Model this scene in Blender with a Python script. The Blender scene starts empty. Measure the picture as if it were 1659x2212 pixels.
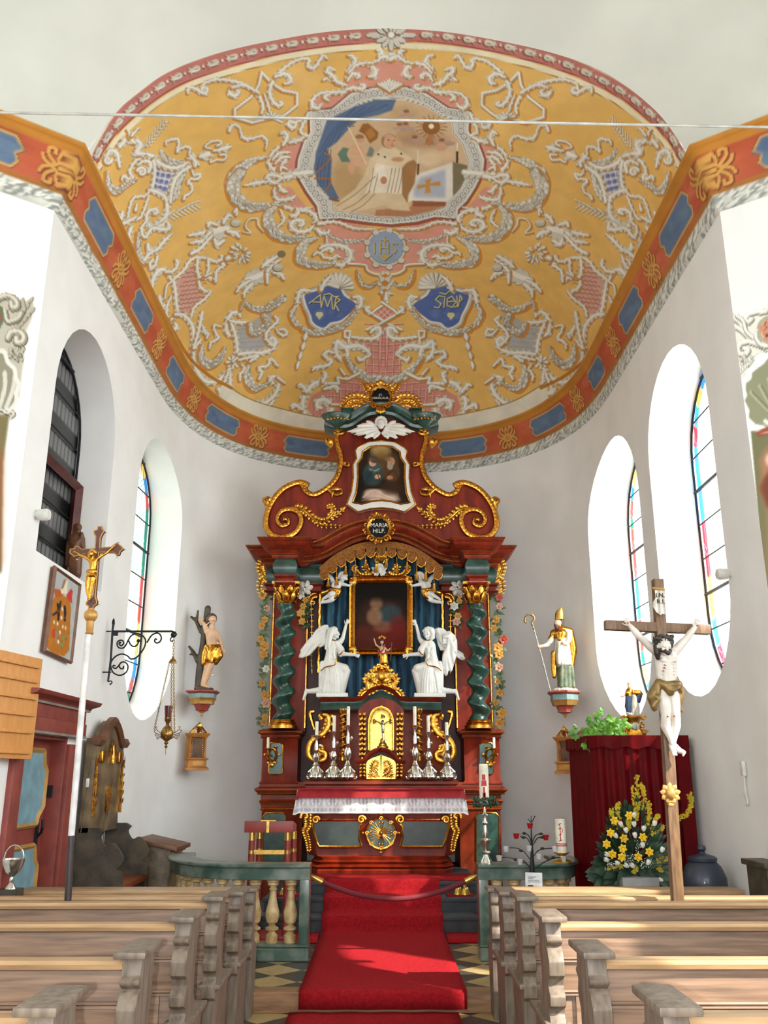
import bpy,bmesh,math,random
import numpy as np
from mathutils import Vector,Matrix,Quaternion
R_=math.radians
PI=math.pi
random.seed(7)
scene=bpy.context.scene
COL=scene.collection
W,H=1659,2212
F=1900.0
EYE=1.65
PITCH=math.atan(569/F)
YAW=-math.atan(6.5/1983)
cam_d=bpy.data.cameras.new('camera')
cam=bpy.data.objects.new('camera',cam_d)
COL.objects.link(cam)
cam_d.sensor_fit='VERTICAL'
cam_d.sensor_height=36.0
cam_d.lens=F/H*36.0
cam.location=(0,0,EYE)
cam.rotation_euler=(PI/2+PITCH,0,YAW)
cam_d.clip_start=0.05
scene.camera=cam
CM=cam.rotation_euler.to_matrix()
CMn=np.array(CM)
def ray(px,py):
 return CM@Vector(((px-W/2)/F,(H/2-py)/F,-1.0))
def P(px,py,Y):
 d=ray(px,py)
 return Vector((0,0,EYE))+d*(Y/d.y)
def PX(px,py,X):
 d=ray(px,py)
 return Vector((0,0,EYE))+d*(X/d.x)
def PZ(px,py,z):
 d=ray(px,py)
 return Vector((0,0,EYE))+d*((z-EYE)/d.z)
def project(co):
 """world points (n,3) -> photo coordinates, used to carry measured points onto surfaces"""
 v=(np.asarray(co)-np.array([0,0,EYE]))@CMn
 return np.stack([W/2+F*v[:,0]/-v[:,2],H/2-F*v[:,1]/-v[:,2]],1)
def lin(c):
 c=np.asarray(c,dtype=float)
 return np.where(c<=0.04045,c/12.92,((c+0.055)/1.055)**2.4)
def rgb(*c):
 return tuple(float(v)for v in lin(np.array(c)/255.0))+(1.0,)
MATS={}
def mat(name,c,rough=0.6,metal=0.0,c2=None,scale=8.0,stretch=(1,1,1),bump=0.0,bscale=None,spec=0.5,detail=4.0,ramp=(0.35,0.65),coat=0.0,wave=None,trans=0.0):
 m=bpy.data.materials.new(name)
 m.use_nodes=True
 nt=m.node_tree
 b=nt.nodes['Principled BSDF']
 b.inputs['Roughness'].default_value=rough
 b.inputs['Metallic'].default_value=metal
 b.inputs['Specular IOR Level'].default_value=spec
 if coat:
  b.inputs['Coat Weight'].default_value=coat
  b.inputs['Coat Roughness'].default_value=0.12
 if trans:
  b.inputs['Transmission Weight'].default_value=trans
 c1=rgb(*c)
 if c2 is None:
  c2=tuple(min(255,v*0.86)for v in c)
 tc=nt.nodes.new('ShaderNodeTexCoord')
 mp=nt.nodes.new('ShaderNodeMapping')
 mp.inputs['Scale'].default_value=stretch
 nt.links.new(tc.outputs['Object'],mp.inputs['Vector'])
 nz=nt.nodes.new('ShaderNodeTexNoise')
 nz.inputs['Scale'].default_value=scale
 nz.inputs['Detail'].default_value=detail
 nt.links.new(mp.outputs[0],nz.inputs['Vector'])
 src=nz.outputs['Fac']
 if wave:
  wv=nt.nodes.new('ShaderNodeTexWave')
  wv.inputs['Scale'].default_value=wave
  wv.inputs['Distortion'].default_value=6.0
  wv.inputs['Detail'].default_value=3.0
  nt.links.new(mp.outputs[0],wv.inputs['Vector'])
  src=wv.outputs['Fac']
 rp=nt.nodes.new('ShaderNodeValToRGB')
 rp.color_ramp.elements[0].position=ramp[0]
 rp.color_ramp.elements[1].position=ramp[1]
 rp.color_ramp.elements[0].color=c1
 rp.color_ramp.elements[1].color=rgb(*c2)
 nt.links.new(src,rp.inputs[0])
 nt.links.new(rp.outputs[0],b.inputs['Base Color'])
 if bump:
  bp=nt.nodes.new('ShaderNodeBump')
  bp.inputs['Strength'].default_value=bump
  bp.inputs['Distance'].default_value=0.01
  nb=nt.nodes.new('ShaderNodeTexNoise')
  nb.inputs['Scale'].default_value=bscale or scale*4
  nb.inputs['Detail'].default_value=5
  nt.links.new(mp.outputs[0],nb.inputs['Vector'])
  nt.links.new(nb.outputs['Fac'],bp.inputs['Height'])
  nt.links.new(bp.outputs[0],b.inputs['Normal'])
 MATS[name]=m
 return m
def paint_mat(name,rough=0.85,coat=0.0,noise=0.12,nscale=9.0,spec=0.3):
 """paint carried on the mesh itself (attribute 'paint'), with a little mottling"""
 m=bpy.data.materials.new(name)
 m.use_nodes=True
 nt=m.node_tree
 b=nt.nodes['Principled BSDF']
 b.inputs['Roughness'].default_value=rough
 b.inputs['Specular IOR Level'].default_value=spec
 if coat:
  b.inputs['Coat Weight'].default_value=coat
  b.inputs['Coat Roughness'].default_value=0.2
 a=nt.nodes.new('ShaderNodeAttribute')
 a.attribute_name='paint'
 tc=nt.nodes.new('ShaderNodeTexCoord')
 nz=nt.nodes.new('ShaderNodeTexNoise')
 nz.inputs['Scale'].default_value=nscale
 nz.inputs['Detail'].default_value=6
 nt.links.new(tc.outputs['Object'],nz.inputs['Vector'])
 mr=nt.nodes.new('ShaderNodeMapRange')
 mr.inputs['From Min'].default_value=0.3
 mr.inputs['From Max'].default_value=0.7
 mr.inputs['To Min'].default_value=1-noise
 mr.inputs['To Max'].default_value=1+noise*0.5
 nt.links.new(nz.outputs['Fac'],mr.inputs['Value'])
 mx=nt.nodes.new('ShaderNodeVectorMath')
 mx.operation='SCALE'
 nt.links.new(a.outputs['Color'],mx.inputs[0])
 nt.links.new(mr.outputs[0],mx.inputs['Scale'])
 nt.links.new(mx.outputs[0],b.inputs['Base Color'])
 MATS[name]=m
 return m
WL={}
def frame_from(d):
 d=Vector(d).normalized()
 up=Vector((0,0,1))if abs(d.z)<0.9 else Vector((0,1,0))
 u=d.cross(up).normalized()
 return u,u.cross(d).normalized()
class MB:
 def __init__(self):
  self.v=[]
  self.f=[]
 def add(self,vs,fs):
  o=len(self.v)
  self.v.extend(Vector(p)for p in vs)
  self.f.extend(tuple(i+o for i in f)for f in fs)
  return self
 def join(self,other):
  return self.add(other.v,other.f)
 def box(self,c,s,m=None):
  x,y,z=(a/2 for a in s)
  vs=[Vector(p)for p in((-x,-y,-z),(x,-y,-z),(x,y,-z),(-x,y,-z),(-x,-y,z),(x,-y,z),(x,y,z),(-x,y,z))]
  if m is not None:
   vs=[m@p for p in vs]
  c=Vector(c)
  return self.add([p+c for p in vs],[(0,3,2,1),(4,5,6,7),(0,1,5,4),(1,2,6,5),(2,3,7,6),(3,0,4,7)])
 def loft(self,rings,closed=True,caps=True,loop=False):
  n=len(rings[0])
  vs=[p for r in rings for p in r]
  fs=[]
  k=len(rings)
  for i in range(k if loop else k-1):
   a,b=i*n,((i+1)%k)*n
   for j in range(n if closed else n-1):
    j2=(j+1)%n
    fs.append((a+j,a+j2,b+j2,b+j))
  if caps and closed and not loop:
   fs.append(tuple(reversed(range(n))))
   fs.append(tuple(range((k-1)*n,k*n)))
  return self.add(vs,fs)
 def tube(self,pts,r,n=8,closed=False,flat=1.0,up=None,caps=True):
  pts=[Vector(p)for p in pts]
  k=len(pts)
  rs=[r]*k if not hasattr(r,'__len__')else list(r)
  if len(rs)!=k:
   rs=[rs[0]+(rs[-1]-rs[0])*i/(k-1)for i in range(k)]if len(rs)==2 else[float(np.interp(i/(k-1),np.linspace(0,1,len(rs)),rs))for i in range(k)]
  rings=[]
  u=None
  for i in range(k):
   if closed:
    d=pts[(i+1)%k]-pts[i-1]
   else:
    d=pts[min(i+1,k-1)]-pts[max(i-1,0)]
   if d.length<1e-9:
    d=Vector((0,0,1))
   d.normalize()
   if up is not None:
    w=Vector(up)-d*Vector(up).dot(d)
    w=w.normalized()if w.length>1e-6 else frame_from(d)[1]
    u=d.cross(w).normalized()
   else:
    u=frame_from(d)[0]if u is None else(u-d*u.dot(d))
    u=u.normalized()if u.length>1e-6 else frame_from(d)[0]
    w=u.cross(d)
   rings.append([pts[i]+u*(math.cos(a)*rs[i])+w*(math.sin(a)*rs[i]*flat)for a in(2*PI*j/n for j in range(n))])
  return self.loft(rings,True,caps,closed)
 def lathe(self,prof,c=(0,0,0),n=24,m=None,sx=1,sy=1):
  c=Vector(c)
  rings=[]
  for r,z in prof:
   ring=[Vector((math.cos(2*PI*j/n)*max(r,1e-4)*sx,math.sin(2*PI*j/n)*max(r,1e-4)*sy,z))for j in range(n)]
   rings.append([(m@p if m is not None else p)+c for p in ring])
  return self.loft(rings)
 def sphere(self,c,r,n=12,m=None):
  if not hasattr(r,'__len__'):
   r=(r,r,r)
  k=max(4,n//2+1)
  rings=[]
  c=Vector(c)
  for i in range(k+1):
   t=PI*i/k
   q=max(math.sin(t),0.02)
   ring=[Vector((math.cos(2*PI*j/n)*q*r[0],math.sin(2*PI*j/n)*q*r[1],-math.cos(t)*r[2]))for j in range(n)]
   rings.append([(m@p if m is not None else p)+c for p in ring])
  return self.loft(rings)
 def cap(self,p0,p1,r0,r1=None,n=12):
  """tapered limb with rounded ends"""
  r1=r0 if r1 is None else r1
  p0,p1=Vector(p0),Vector(p1)
  d=(p1-p0)
  L=d.length
  d=d/L if L>1e-9 else Vector((0,0,1))
  u,w=frame_from(d)
  rings=[]
  for t in(-1,-.8,-.45,0):
   q=math.sqrt(max(0,1-t*t))or 0.03
   rings.append((p0+d*(t*r0),r0*q))
  for t in(0,.45,.8,1):
   q=math.sqrt(max(0,1-t*t))or 0.03
   rings.append((p1+d*(t*r1),r1*q))
  return self.loft([[c+(u*math.cos(2*PI*j/n)+w*math.sin(2*PI*j/n))*q for j in range(n)]for c,q in rings])
 def limb(self,pts,rs,n=12):
  for i in range(len(pts)-1):
   self.cap(pts[i],pts[i+1],rs[i],rs[i+1],n)
  return self
 def prism(self,outline,depth,n=None):
  """outline: 3-d points of a (near) planar loop; extruded by the vector depth"""
  a=[Vector(p)for p in outline]
  d=Vector(depth)
  k=len(a)
  b=[p+d for p in a]
  fs=[tuple(range(k)),tuple(reversed(range(k,2*k)))]
  fs+=[(i,i+k,(i+1)%k+k,(i+1)%k)for i in range(k)]
  return self.add(a+b,fs)
 def mould(self,path,prof,closed=False):
  """profile (out, z) swept along a plan path [(x, y)], out = to the right of travel"""
  pts=[Vector((p[0],p[1]))for p in path]
  k=len(pts)
  rings=[]
  for i in range(k):
   a=pts[i]-pts[i-1]if(i or closed)else None
   b=pts[(i+1)%k]-pts[i]if(i<k-1 or closed)else None
   a=(a or b).normalized()
   b=(b or a).normalized()
   na,nb=Vector((a.y,-a.x)),Vector((b.y,-b.x))
   m=na+nb
   m=m.normalized()if m.length>1e-6 else na
   m=m/max(0.35,m.dot(na))
   rings.append([Vector((pts[i].x+m.x*o,pts[i].y+m.y*o,z))for o,z in prof])
  return self.loft(rings,True,not closed,closed)
 def leaf(self,p0,p1,w,nrm,curl=0.3,th=0.25,n=6):
  """fleshy pointed leaf from p0 to p1, width w, bulging along nrm"""
  p0,p1,nrm=Vector(p0),Vector(p1),Vector(nrm).normalized()
  d=p1-p0
  L=d.length
  s=d.cross(nrm).normalized()
  rings=[]
  for i in range(n+1):
   t=i/n
   q=max(0.06,math.sin(PI*min(1,0.12+t*0.88))**0.8)*w
   c=p0+d*t+nrm*(curl*L*math.sin(PI*t*0.75))
   rings.append([c-s*q,c+nrm*(q*th),c+s*q,c-nrm*(q*th*0.3)])
  return self.loft(rings)
 def mirror(self,x0=0.0):
  n=len(self.v)
  self.v+=[Vector((2*x0-p.x,p.y,p.z))for p in self.v]
  self.f+=[tuple(i+n for i in reversed(f))for f in self.f]
  return self
 def mirrored(self,x0=0.0):
  o=MB()
  o.v=[Vector((2*x0-p.x,p.y,p.z))for p in self.v]
  o.f=[tuple(reversed(f))for f in self.f]
  return o
 def xf(self,m):
  self.v=[m@p for p in self.v]
  return self
 def mesh(self,name,bevel=0,sharp=40,fix=True):
  me=bpy.data.meshes.new(name)
  me.from_pydata([tuple(p)for p in self.v],[],self.f)
  if fix or bevel:
   bm=bmesh.new()
   bm.from_mesh(me)
   if fix:
    bmesh.ops.recalc_face_normals(bm,faces=bm.faces)
   if bevel:
    es=[e for e in bm.edges if len(e.link_faces)==2 and e.calc_face_angle(0)>0.6]
    bmesh.ops.bevel(bm,geom=es,offset=bevel,segments=2,affect='EDGES',profile=0.6,clamp_overlap=True)
   bm.to_mesh(me)
   bm.free()
  me.polygons.foreach_set('use_smooth',[True]*len(me.polygons))
  me.set_sharp_from_angle(angle=R_(sharp))
  return me
 def build(self,name,m,parent=None,bevel=0,sharp=40,fix=True,**kw):
  o=bpy.data.objects.new(name,None)
  wl=WL.get(parent,Vector((0,0,0)))if parent else Vector((0,0,0))
  if parent is None and kw.get('origin'):
   wl=Vector(kw['origin'])
  if wl.length:
   self.v=[p-wl for p in self.v]
  bpy.data.objects.remove(o)
  me=self.mesh(name,bevel,sharp,fix)
  return link_mesh(name,me,m,parent,wl,**kw)
def link_mesh(name,me,m,parent,wl,**kw):
 o=bpy.data.objects.new(name,me)
 if m is not None:
  me.materials.append(MATS[m]if isinstance(m,str)else m)
 COL.objects.link(o)
 if parent:
  o.parent=parent
 else:
  o.location=wl
 WL[o]=Vector(wl)
 for k in('label','category','group','kind'):
  if kw.get(k):
   o[k]=kw[k]
 return o
def fuse(mb,name,m,parent=None,voxel=0.01,smooth=6,factor=0.5,sub=None,**kw):
 """melt overlapping limbs and folds into ONE continuous surface"""
 wl=WL.get(parent,Vector((0,0,0)))if parent else Vector(kw.get('origin',(0,0,0)))
 tmp=MB()
 tmp.v=[p-wl for p in mb.v]
 tmp.f=mb.f
 t=bpy.data.objects.new('tmp',tmp.mesh('tmp'))
 COL.objects.link(t)
 a=t.modifiers.new('r','REMESH')
 a.mode='VOXEL'
 a.voxel_size=voxel
 if smooth:
  b=t.modifiers.new('s','SMOOTH')
  b.iterations=smooth
  b.factor=factor
 dg=bpy.context.evaluated_depsgraph_get()
 me=bpy.data.meshes.new_from_object(t.evaluated_get(dg))
 me.name=name
 bpy.data.objects.remove(t)
 me.materials.clear()
 me.polygons.foreach_set('use_smooth',[True]*len(me.polygons))
 return link_mesh(name,me,m,parent,wl,**kw)
def boolean_cut(mb,cutters,name,m,**kw):
 t=bpy.data.objects.new('tmp',mb.mesh('tmp'))
 COL.objects.link(t)
 cs=[]
 for i,c in enumerate(cutters):
  o=bpy.data.objects.new('cut',c.mesh('cut'))
  COL.objects.link(o)
  cs.append(o)
  b=t.modifiers.new('b%d'%i,'BOOLEAN')
  b.operation='DIFFERENCE'
  b.solver='EXACT'
  b.object=o
 dg=bpy.context.evaluated_depsgraph_get()
 me=bpy.data.meshes.new_from_object(t.evaluated_get(dg))
 me.name=name
 for o in cs+[t]:
  bpy.data.objects.remove(o)
 me.materials.clear()
 me.polygons.foreach_set('use_smooth',[True]*len(me.polygons))
 me.set_sharp_from_angle(angle=R_(35))
 return link_mesh(name,me,m,None,Vector((0,0,0)),**kw)
def thing(name,label,cat,loc=(0,0,0),rotz=0,group=None):
 o=bpy.data.objects.new(name,None)
 o.empty_display_size=0.1
 COL.objects.link(o)
 o.location=loc
 o.rotation_euler=(0,0,rotz)
 o['label']=label
 o['category']=cat
 if group:
  o['group']=group
 WL[o]=Vector(loc)
 return o
def tag(o,label,cat,group=None):
 o['label']=label
 o['category']=cat
 if group:
  o['group']=group
 return o
def dup(root,loc,rotz=0,label=None,group=None,scale=None):
 def cp(o,par):
  c=o.copy()
  COL.objects.link(c)
  if par:
   c.parent=par
  for ch in kids.get(o,()):
   cp(ch,c)
  return c
 kids={}
 for o in COL.objects:
  if o.parent:
   kids.setdefault(o.parent,[]).append(o)
 r=cp(root,None)
 r.location=loc
 r.rotation_euler=(0,0,rotz)
 if scale:
  r.scale=(scale,scale,scale)if not hasattr(scale,'__len__')else scale
 if label:
  r['label']=label
 if group:
  r['group']=group
 WL[r]=Vector(loc)
 return r
def smooth(pts,n=6,closed=False):
 """Catmull-Rom through the points"""
 a=np.array([tuple(p)for p in pts],dtype=float)
 k=len(a)
 if k<3:
  return a
 out=[]
 rng=range(k if closed else k-1)
 for i in rng:
  p0=a[(i-1)%k]if(closed or i>0)else 2*a[0]-a[1]
  p1,p2=a[i],a[(i+1)%k]
  p3=a[(i+2)%k]if(closed or i<k-2)else 2*a[-1]-a[-2]
  for j in range(n):
   t=j/n
   out.append(0.5*((2*p1)+(-p0+p2)*t+(2*p0-5*p1+4*p2-p3)*t*t+(-p0+3*p1-3*p2+p3)*t**3))
 if not closed:
  out.append(a[-1])
 return np.array(out)
def spiral(cx,cy,r0,r1,a0,turns,n=None):
 """from radius r0 at angle a0 (degrees) winding to r1"""
 n=n or max(8,int(abs(turns)*20))
 t=np.linspace(0,1,n)
 r=r0+(r1-r0)*t
 a=R_(a0)+2*PI*turns*t
 return np.stack([cx+r*np.cos(a),cy+r*np.sin(a)],1)
class Sheet:
 def __init__(self,x0,y0,x1,y1,s,bg):
  self.x0,self.y0,self.s=x0,y0,s
  self.w,self.h=int((x1-x0)*s),int((y1-y0)*s)
  self.a=np.zeros((self.h,self.w,3),dtype=np.float32)
  self.a[:]=np.array(bg,dtype=np.float32)/255
  yy,xx=np.mgrid[0:self.h,0:self.w]
  self.X=(x0+(xx+.5)/s).astype(np.float32)
  self.Y=(y0+(yy+.5)/s).astype(np.float32)
 def win(self,x0,y0,x1,y1):
  i0=max(0,int((x0-self.x0)*self.s)-1)
  i1=min(self.w,int((x1-self.x0)*self.s)+2)
  j0=max(0,int((y0-self.y0)*self.s)-1)
  j1=min(self.h,int((y1-self.y0)*self.s)+2)
  if i1<=i0 or j1<=j0:
   return None
  return slice(j0,j1),slice(i0,i1)
 def blend(self,w,m,c,al=1.0):
  c=np.array(c,dtype=np.float32)/255
  m=(m*al)[...,None]
  self.a[w]=self.a[w]*(1-m)+c*m
 def fill(self,poly,c,al=1.0,soft=0.7):
  p=np.array(poly,dtype=np.float32)
  w=self.win(p[:,0].min()-soft,p[:,1].min()-soft,p[:,0].max()+soft,p[:,1].max()+soft)
  if w is None:
   return
  X,Y=self.X[w],self.Y[w]
  ins=np.zeros(X.shape,bool)
  q=np.roll(p,-1,0)
  for(ax,ay),(bx,by)in zip(p,q):
   if ay==by:
    continue
   cr=((ay>Y)!=(by>Y))&(X<(bx-ax)*(Y-ay)/(by-ay)+ax)
   ins^=cr
  m=ins.astype(np.float32)
  if soft>0:
   k=max(1,int(round(soft*self.s)))
   for _ in range(2):
    m=box_blur(m,k)
  self.blend(w,m,c,al)
 def mask_stroke(self,pts,wd):
  p=np.array(pts,dtype=np.float32)
  k=len(p)
  wd=np.interp(np.linspace(0,1,k),np.linspace(0,1,len(wd)),wd)if hasattr(wd,'__len__')else np.full(k,wd)
  mw=wd.max()+1.5
  w=self.win(p[:,0].min()-mw,p[:,1].min()-mw,p[:,0].max()+mw,p[:,1].max()+mw)
  if w is None:
   return None,None
  M=np.zeros(self.X[w].shape,np.float32)
  j0,i0=w[0].start,w[1].start
  for i in range(k-1):
   a,b=p[i],p[i+1]
   ww=self.win(min(a[0],b[0])-mw,min(a[1],b[1])-mw,max(a[0],b[0])+mw,max(a[1],b[1])+mw)
   if ww is None:
    continue
   X,Y=self.X[ww],self.Y[ww]
   d=b-a
   L2=float(d@d)or 1e-6
   t=np.clip(((X-a[0])*d[0]+(Y-a[1])*d[1])/L2,0,1)
   dist=np.hypot(X-a[0]-t*d[0],Y-a[1]-t*d[1])
   r=(wd[i]+(wd[i+1]-wd[i])*t)/2
   m=np.clip((r-dist)*self.s+.5,0,1)
   sl=(slice(ww[0].start-j0,ww[0].stop-j0),slice(ww[1].start-i0,ww[1].stop-i0))
   M[sl]=np.maximum(M[sl],m)
  return w,M
 def stroke(self,pts,wd,c,al=1.0):
  w,M=self.mask_stroke(pts,wd)
  if w is not None:
   self.blend(w,M,c,al)
 def dot(self,x,y,rx,ry,c,al=1.0,rot=0.0,soft=1.0):
  m=max(rx,ry)+2
  w=self.win(x-m,y-m,x+m,y+m)
  if w is None:
   return
  X,Y=self.X[w]-x,self.Y[w]-y
  cs,sn=math.cos(rot),math.sin(rot)
  u,v=(X*cs+Y*sn)/rx,(-X*sn+Y*cs)/ry
  d=np.hypot(u,v)
  self.blend(w,np.clip((1-d)*min(rx,ry)*self.s/soft+.5,0,1),c,al)
 def sample(self,uv):
  u=np.clip((uv[:,0]-self.x0)*self.s-.5,0,self.w-1.001)
  v=np.clip((uv[:,1]-self.y0)*self.s-.5,0,self.h-1.001)
  i,j=u.astype(int),v.astype(int)
  fu,fv=(u-i)[:,None],(v-j)[:,None]
  A=self.a
  i2,j2=np.minimum(i+1,self.w-1),np.minimum(j+1,self.h-1)
  return(A[j,i]*(1-fu)+A[j,i2]*fu)*(1-fv)+(A[j2,i]*(1-fu)+A[j2,i2]*fu)*fv
def box_blur(m,k):
 c=np.cumsum(np.pad(m,((k+1,k),(0,0)),mode='edge'),0)
 m=(c[2*k+1:]-c[:-2*k-1])/(2*k+1)
 c=np.cumsum(np.pad(m,((0,0),(k+1,k)),mode='edge'),1)
 return(c[:,2*k+1:]-c[:,:-2*k-1])/(2*k+1)
def grid_mesh(name,pts,nu,nv,col,m,parent=None,closed_u=False,**kw):
 """pts (nu*nv,3) laid out row by row -> quad mesh that carries colours per point (sRGB 0..1)"""
 pts=np.asarray(pts,dtype=np.float32).reshape(-1,3)
 wl=WL.get(parent,Vector((0,0,0)))if parent else Vector((0,0,0))
 pts=pts-np.array(wl,dtype=np.float32)
 i=np.arange(nu-1)[:,None]*nv+np.arange(nv-1)[None,:]
 q=np.stack([i,i+1,i+nv+1,i+nv],-1).reshape(-1,4).astype(np.int32)
 me=bpy.data.meshes.new(name)
 me.vertices.add(len(pts))
 me.vertices.foreach_set('co',pts.ravel())
 me.loops.add(q.size)
 me.loops.foreach_set('vertex_index',q.ravel())
 me.polygons.add(len(q))
 me.polygons.foreach_set('loop_start',np.arange(0,q.size,4,dtype=np.int32))
 me.polygons.foreach_set('loop_total',np.full(len(q),4,dtype=np.int32))
 me.update(calc_edges=True)
 if col is not None:
  at=me.color_attributes.new('paint','FLOAT_COLOR','POINT')
  c=np.ones((len(pts),4),dtype=np.float32)
  c[:,:3]=lin(np.clip(col,0,1))
  at.data.foreach_set('color',c.ravel())
 me.polygons.foreach_set('use_smooth',np.ones(len(q),dtype=bool))
 return link_mesh(name,me,m,parent,wl,**kw)
def painted_panel(name,corners,sheet,uvbox,nu,nv,m,parent=None,**kw):
 """flat painted rectangle: corners TL, TR, BR, BL in the world"""
 tl,tr,br,bl=(np.array(tuple(c))for c in corners)
 u,v=np.meshgrid(np.linspace(0,1,nu),np.linspace(0,1,nv),indexing='ij')
 u,v=u.reshape(-1,1),v.reshape(-1,1)
 p=(tl*(1-u)+tr*u)*(1-v)+(bl*(1-u)+br*u)*v
 x0,y0,x1,y1=uvbox
 uv=np.concatenate([x0+(x1-x0)*u,y0+(y1-y0)*v],1)
 return grid_mesh(name,p,nu,nv,sheet.sample(uv),m,parent,**kw)
def text_mb(body,size,m4,depth=0.004):
 """raised lettering as mesh; m4 places text plane (x right, y up)"""
 cu=bpy.data.curves.new('txt','FONT')
 cu.body=body
 cu.size=size
 cu.align_x='CENTER'
 cu.align_y='CENTER'
 cu.extrude=depth/2
 cu.resolution_u=2
 o=bpy.data.objects.new('txt',cu)
 COL.objects.link(o)
 dg=bpy.context.evaluated_depsgraph_get()
 me=bpy.data.meshes.new_from_object(o.evaluated_get(dg))
 mb=MB()
 mb.add([m4@v.co for v in me.vertices],[tuple(p.vertices)for p in me.polygons])
 bpy.data.objects.remove(o)
 bpy.data.curves.remove(cu)
 bpy.data.meshes.remove(me)
 return mb
#  materials of the building
mat('plaster',(234,233,230),rough=0.92,c2=(227,226,223),scale=2.0,bump=0.05,bscale=30,spec=0.2)
mat('plaster_ceiling',(204,204,194),rough=0.92,c2=(195,195,185),scale=1.3,bump=0.05,bscale=25,spec=0.2)
mat('stone_dark',(62,66,70),rough=0.55,c2=(44,48,54),scale=6,bump=0.1)
mat('step_wood',(150,112,78),rough=0.6,c2=(118,86,58),scale=5,stretch=(1,8,8),bump=0.1)
mat('lead',(40,42,44),rough=0.5,metal=0.6)
mat('casement_wood',(92,40,34),rough=0.5,c2=(70,28,26),scale=6)
mat('rod_metal',(205,203,196),rough=0.45,metal=0.3)
paint_mat('fresco',rough=0.9,noise=0.10,nscale=5.0)
paint_mat('painted_wall',rough=0.9,noise=0.03,nscale=3.0)
#  plan of the chancel
XC,HWD=0.05,2.79
Y0,YC,BD,NEX=6.34,9.9,3.12,2.4
def plan(off=0.0,n_str=30,n_arc=120):
 """U-shaped plan of the chancel wall, shifted inwards by off; from front left round to front right"""
 a,b=HWD-off,BD-off
 p=[(XC-a,Y0+(YC-Y0)*i/n_str)for i in range(n_str)]
 for i in range(n_arc+1):
  t=PI-PI*i/n_arc
  c,s=math.cos(t),math.sin(t)
  p.append((XC+a*math.copysign(abs(c)**(2/NEX),c),YC+b*abs(s)**(2/NEX)))
 p+=[(XC+a,YC-(YC-Y0)*(i+1)/n_str)for i in range(n_str)]
 q=np.array(p)
 d=np.r_[0,np.cumsum(np.hypot(*np.diff(q,axis=0).T))]
 return q,d
def resample(q,d,n):
 t=np.linspace(0,d[-1],n)
 return np.stack([np.interp(t,d,q[:,0]),np.interp(t,d,q[:,1])],1),t
def wall_at(Y,side):
 """x of the chancel wall face at depth Y"""
 if Y<=YC:
  return XC+side*HWD
 return XC+side*HWD*max(0.0,1-((Y-YC)/BD)**NEX)**(1/NEX)
OBL={-1:(XC-HWD,Y0),1:(XC+HWD,Y0)}
OBE={-1:(-4.35,5.2),1:(4.42,5.25)}
Z_COR=6.18
#  floor and steps
ZL=0.132
mbf=MB()
fl=grid_mesh('floor',np.array([(x,y,0.0)for x in np.linspace(-5,5,3)for y in np.linspace(-6,7.2,3)]),3,3,None,None,kind='structure')
m=mat('floor_stone',(170,160,140),rough=0.4)
nt=m.node_tree
bs=nt.nodes['Principled BSDF']
tc=nt.nodes.new('ShaderNodeTexCoord')
mp=nt.nodes.new('ShaderNodeMapping')
mp.inputs['Rotation'].default_value=(0,0,PI/4)
mp.inputs['Scale'].default_value=(1,1,1)
ck=nt.nodes.new('ShaderNodeTexChecker')
ck.inputs['Scale'].default_value=3.3
ck.inputs['Color1'].default_value=rgb(188,162,112)
ck.inputs['Color2'].default_value=rgb(70,64,58)
nz=nt.nodes.new('ShaderNodeTexNoise')
nz.inputs['Scale'].default_value=7
nz.inputs['Detail'].default_value=8
mx=nt.nodes.new('ShaderNodeMix')
mx.data_type='RGBA'
mx.blend_type='MULTIPLY'
mx.inputs['Factor'].default_value=0.6
nt.links.new(tc.outputs['Object'],mp.inputs[0])
nt.links.new(mp.outputs[0],ck.inputs['Vector'])
nt.links.new(tc.outputs['Object'],nz.inputs['Vector'])
nt.links.new(ck.outputs['Color'],mx.inputs['A'])
nt.links.new(nz.outputs['Fac'],mx.inputs['B'])
nt.links.new(mx.outputs['Result'],bs.inputs['Base Color'])
fl.data.materials.append(m)
mb=MB()
mb.box((0,10.2,ZL/2-0.02),(8.6,6.0,ZL+0.04))
mb.build('floor_chancel','floor_stone',kind='structure')
mb=MB()
mb.box((0,7.23,0.069),(8.6,0.18,0.138))
mb.build('trim_1','step_wood',kind='structure',bevel=0.01)
#  chancel wall with its windows
WIN=[]
def stadium(hw,z0,z1,n=16,round_bottom=True):
 p=[]
 for i in range(n+1):
  t=PI*i/n
  p.append((hw*math.cos(t),z1-hw+hw*math.sin(t)))
 if round_bottom:
  for i in range(n+1):
   t=PI+PI*i/n
   p.append((hw*math.cos(t),z0+hw+hw*math.sin(t)))
 else:
  p+=[(-hw,z0),(hw,z0)]
 return p
def win_frame(side,Yc):
 x=wall_at(Yc,side)
 x2,x1=wall_at(Yc+0.6,side),wall_at(Yc-0.6,side)
 t=Vector((x2-x1,1.2,0)).normalized()
 n=Vector((t.y,-t.x,0))*side
 return Vector((x,Yc,0)),t,n
def win_pt(fr,a,z,d):
 o,t,n=fr
 return o+t*a+n*d+Vector((0,0,z))
cutters=[]
for side,Yc,hw,z0,z1,rb in((-1,7.63,0.84,3.36,5.66,False),(-1,10.27,0.85,2.25,5.62,True),(1,7.91,0.87,2.32,5.66,True),(1,10.17,0.95,2.24,5.62,True)):
 fr=win_frame(side,Yc)
 WIN.append((side,Yc,hw,z0,z1,rb,fr))
 st=stadium(hw,z0,z1,round_bottom=rb)
 c=MB()
 c.loft([[win_pt(fr,a*(1.03 if d<0 else 0.97 if d>.5 else 1),z,d)for a,z in st]for d in(-0.5,0.06,0.56,1.6)])
 cutters.append(c)
TH=0.85
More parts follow.
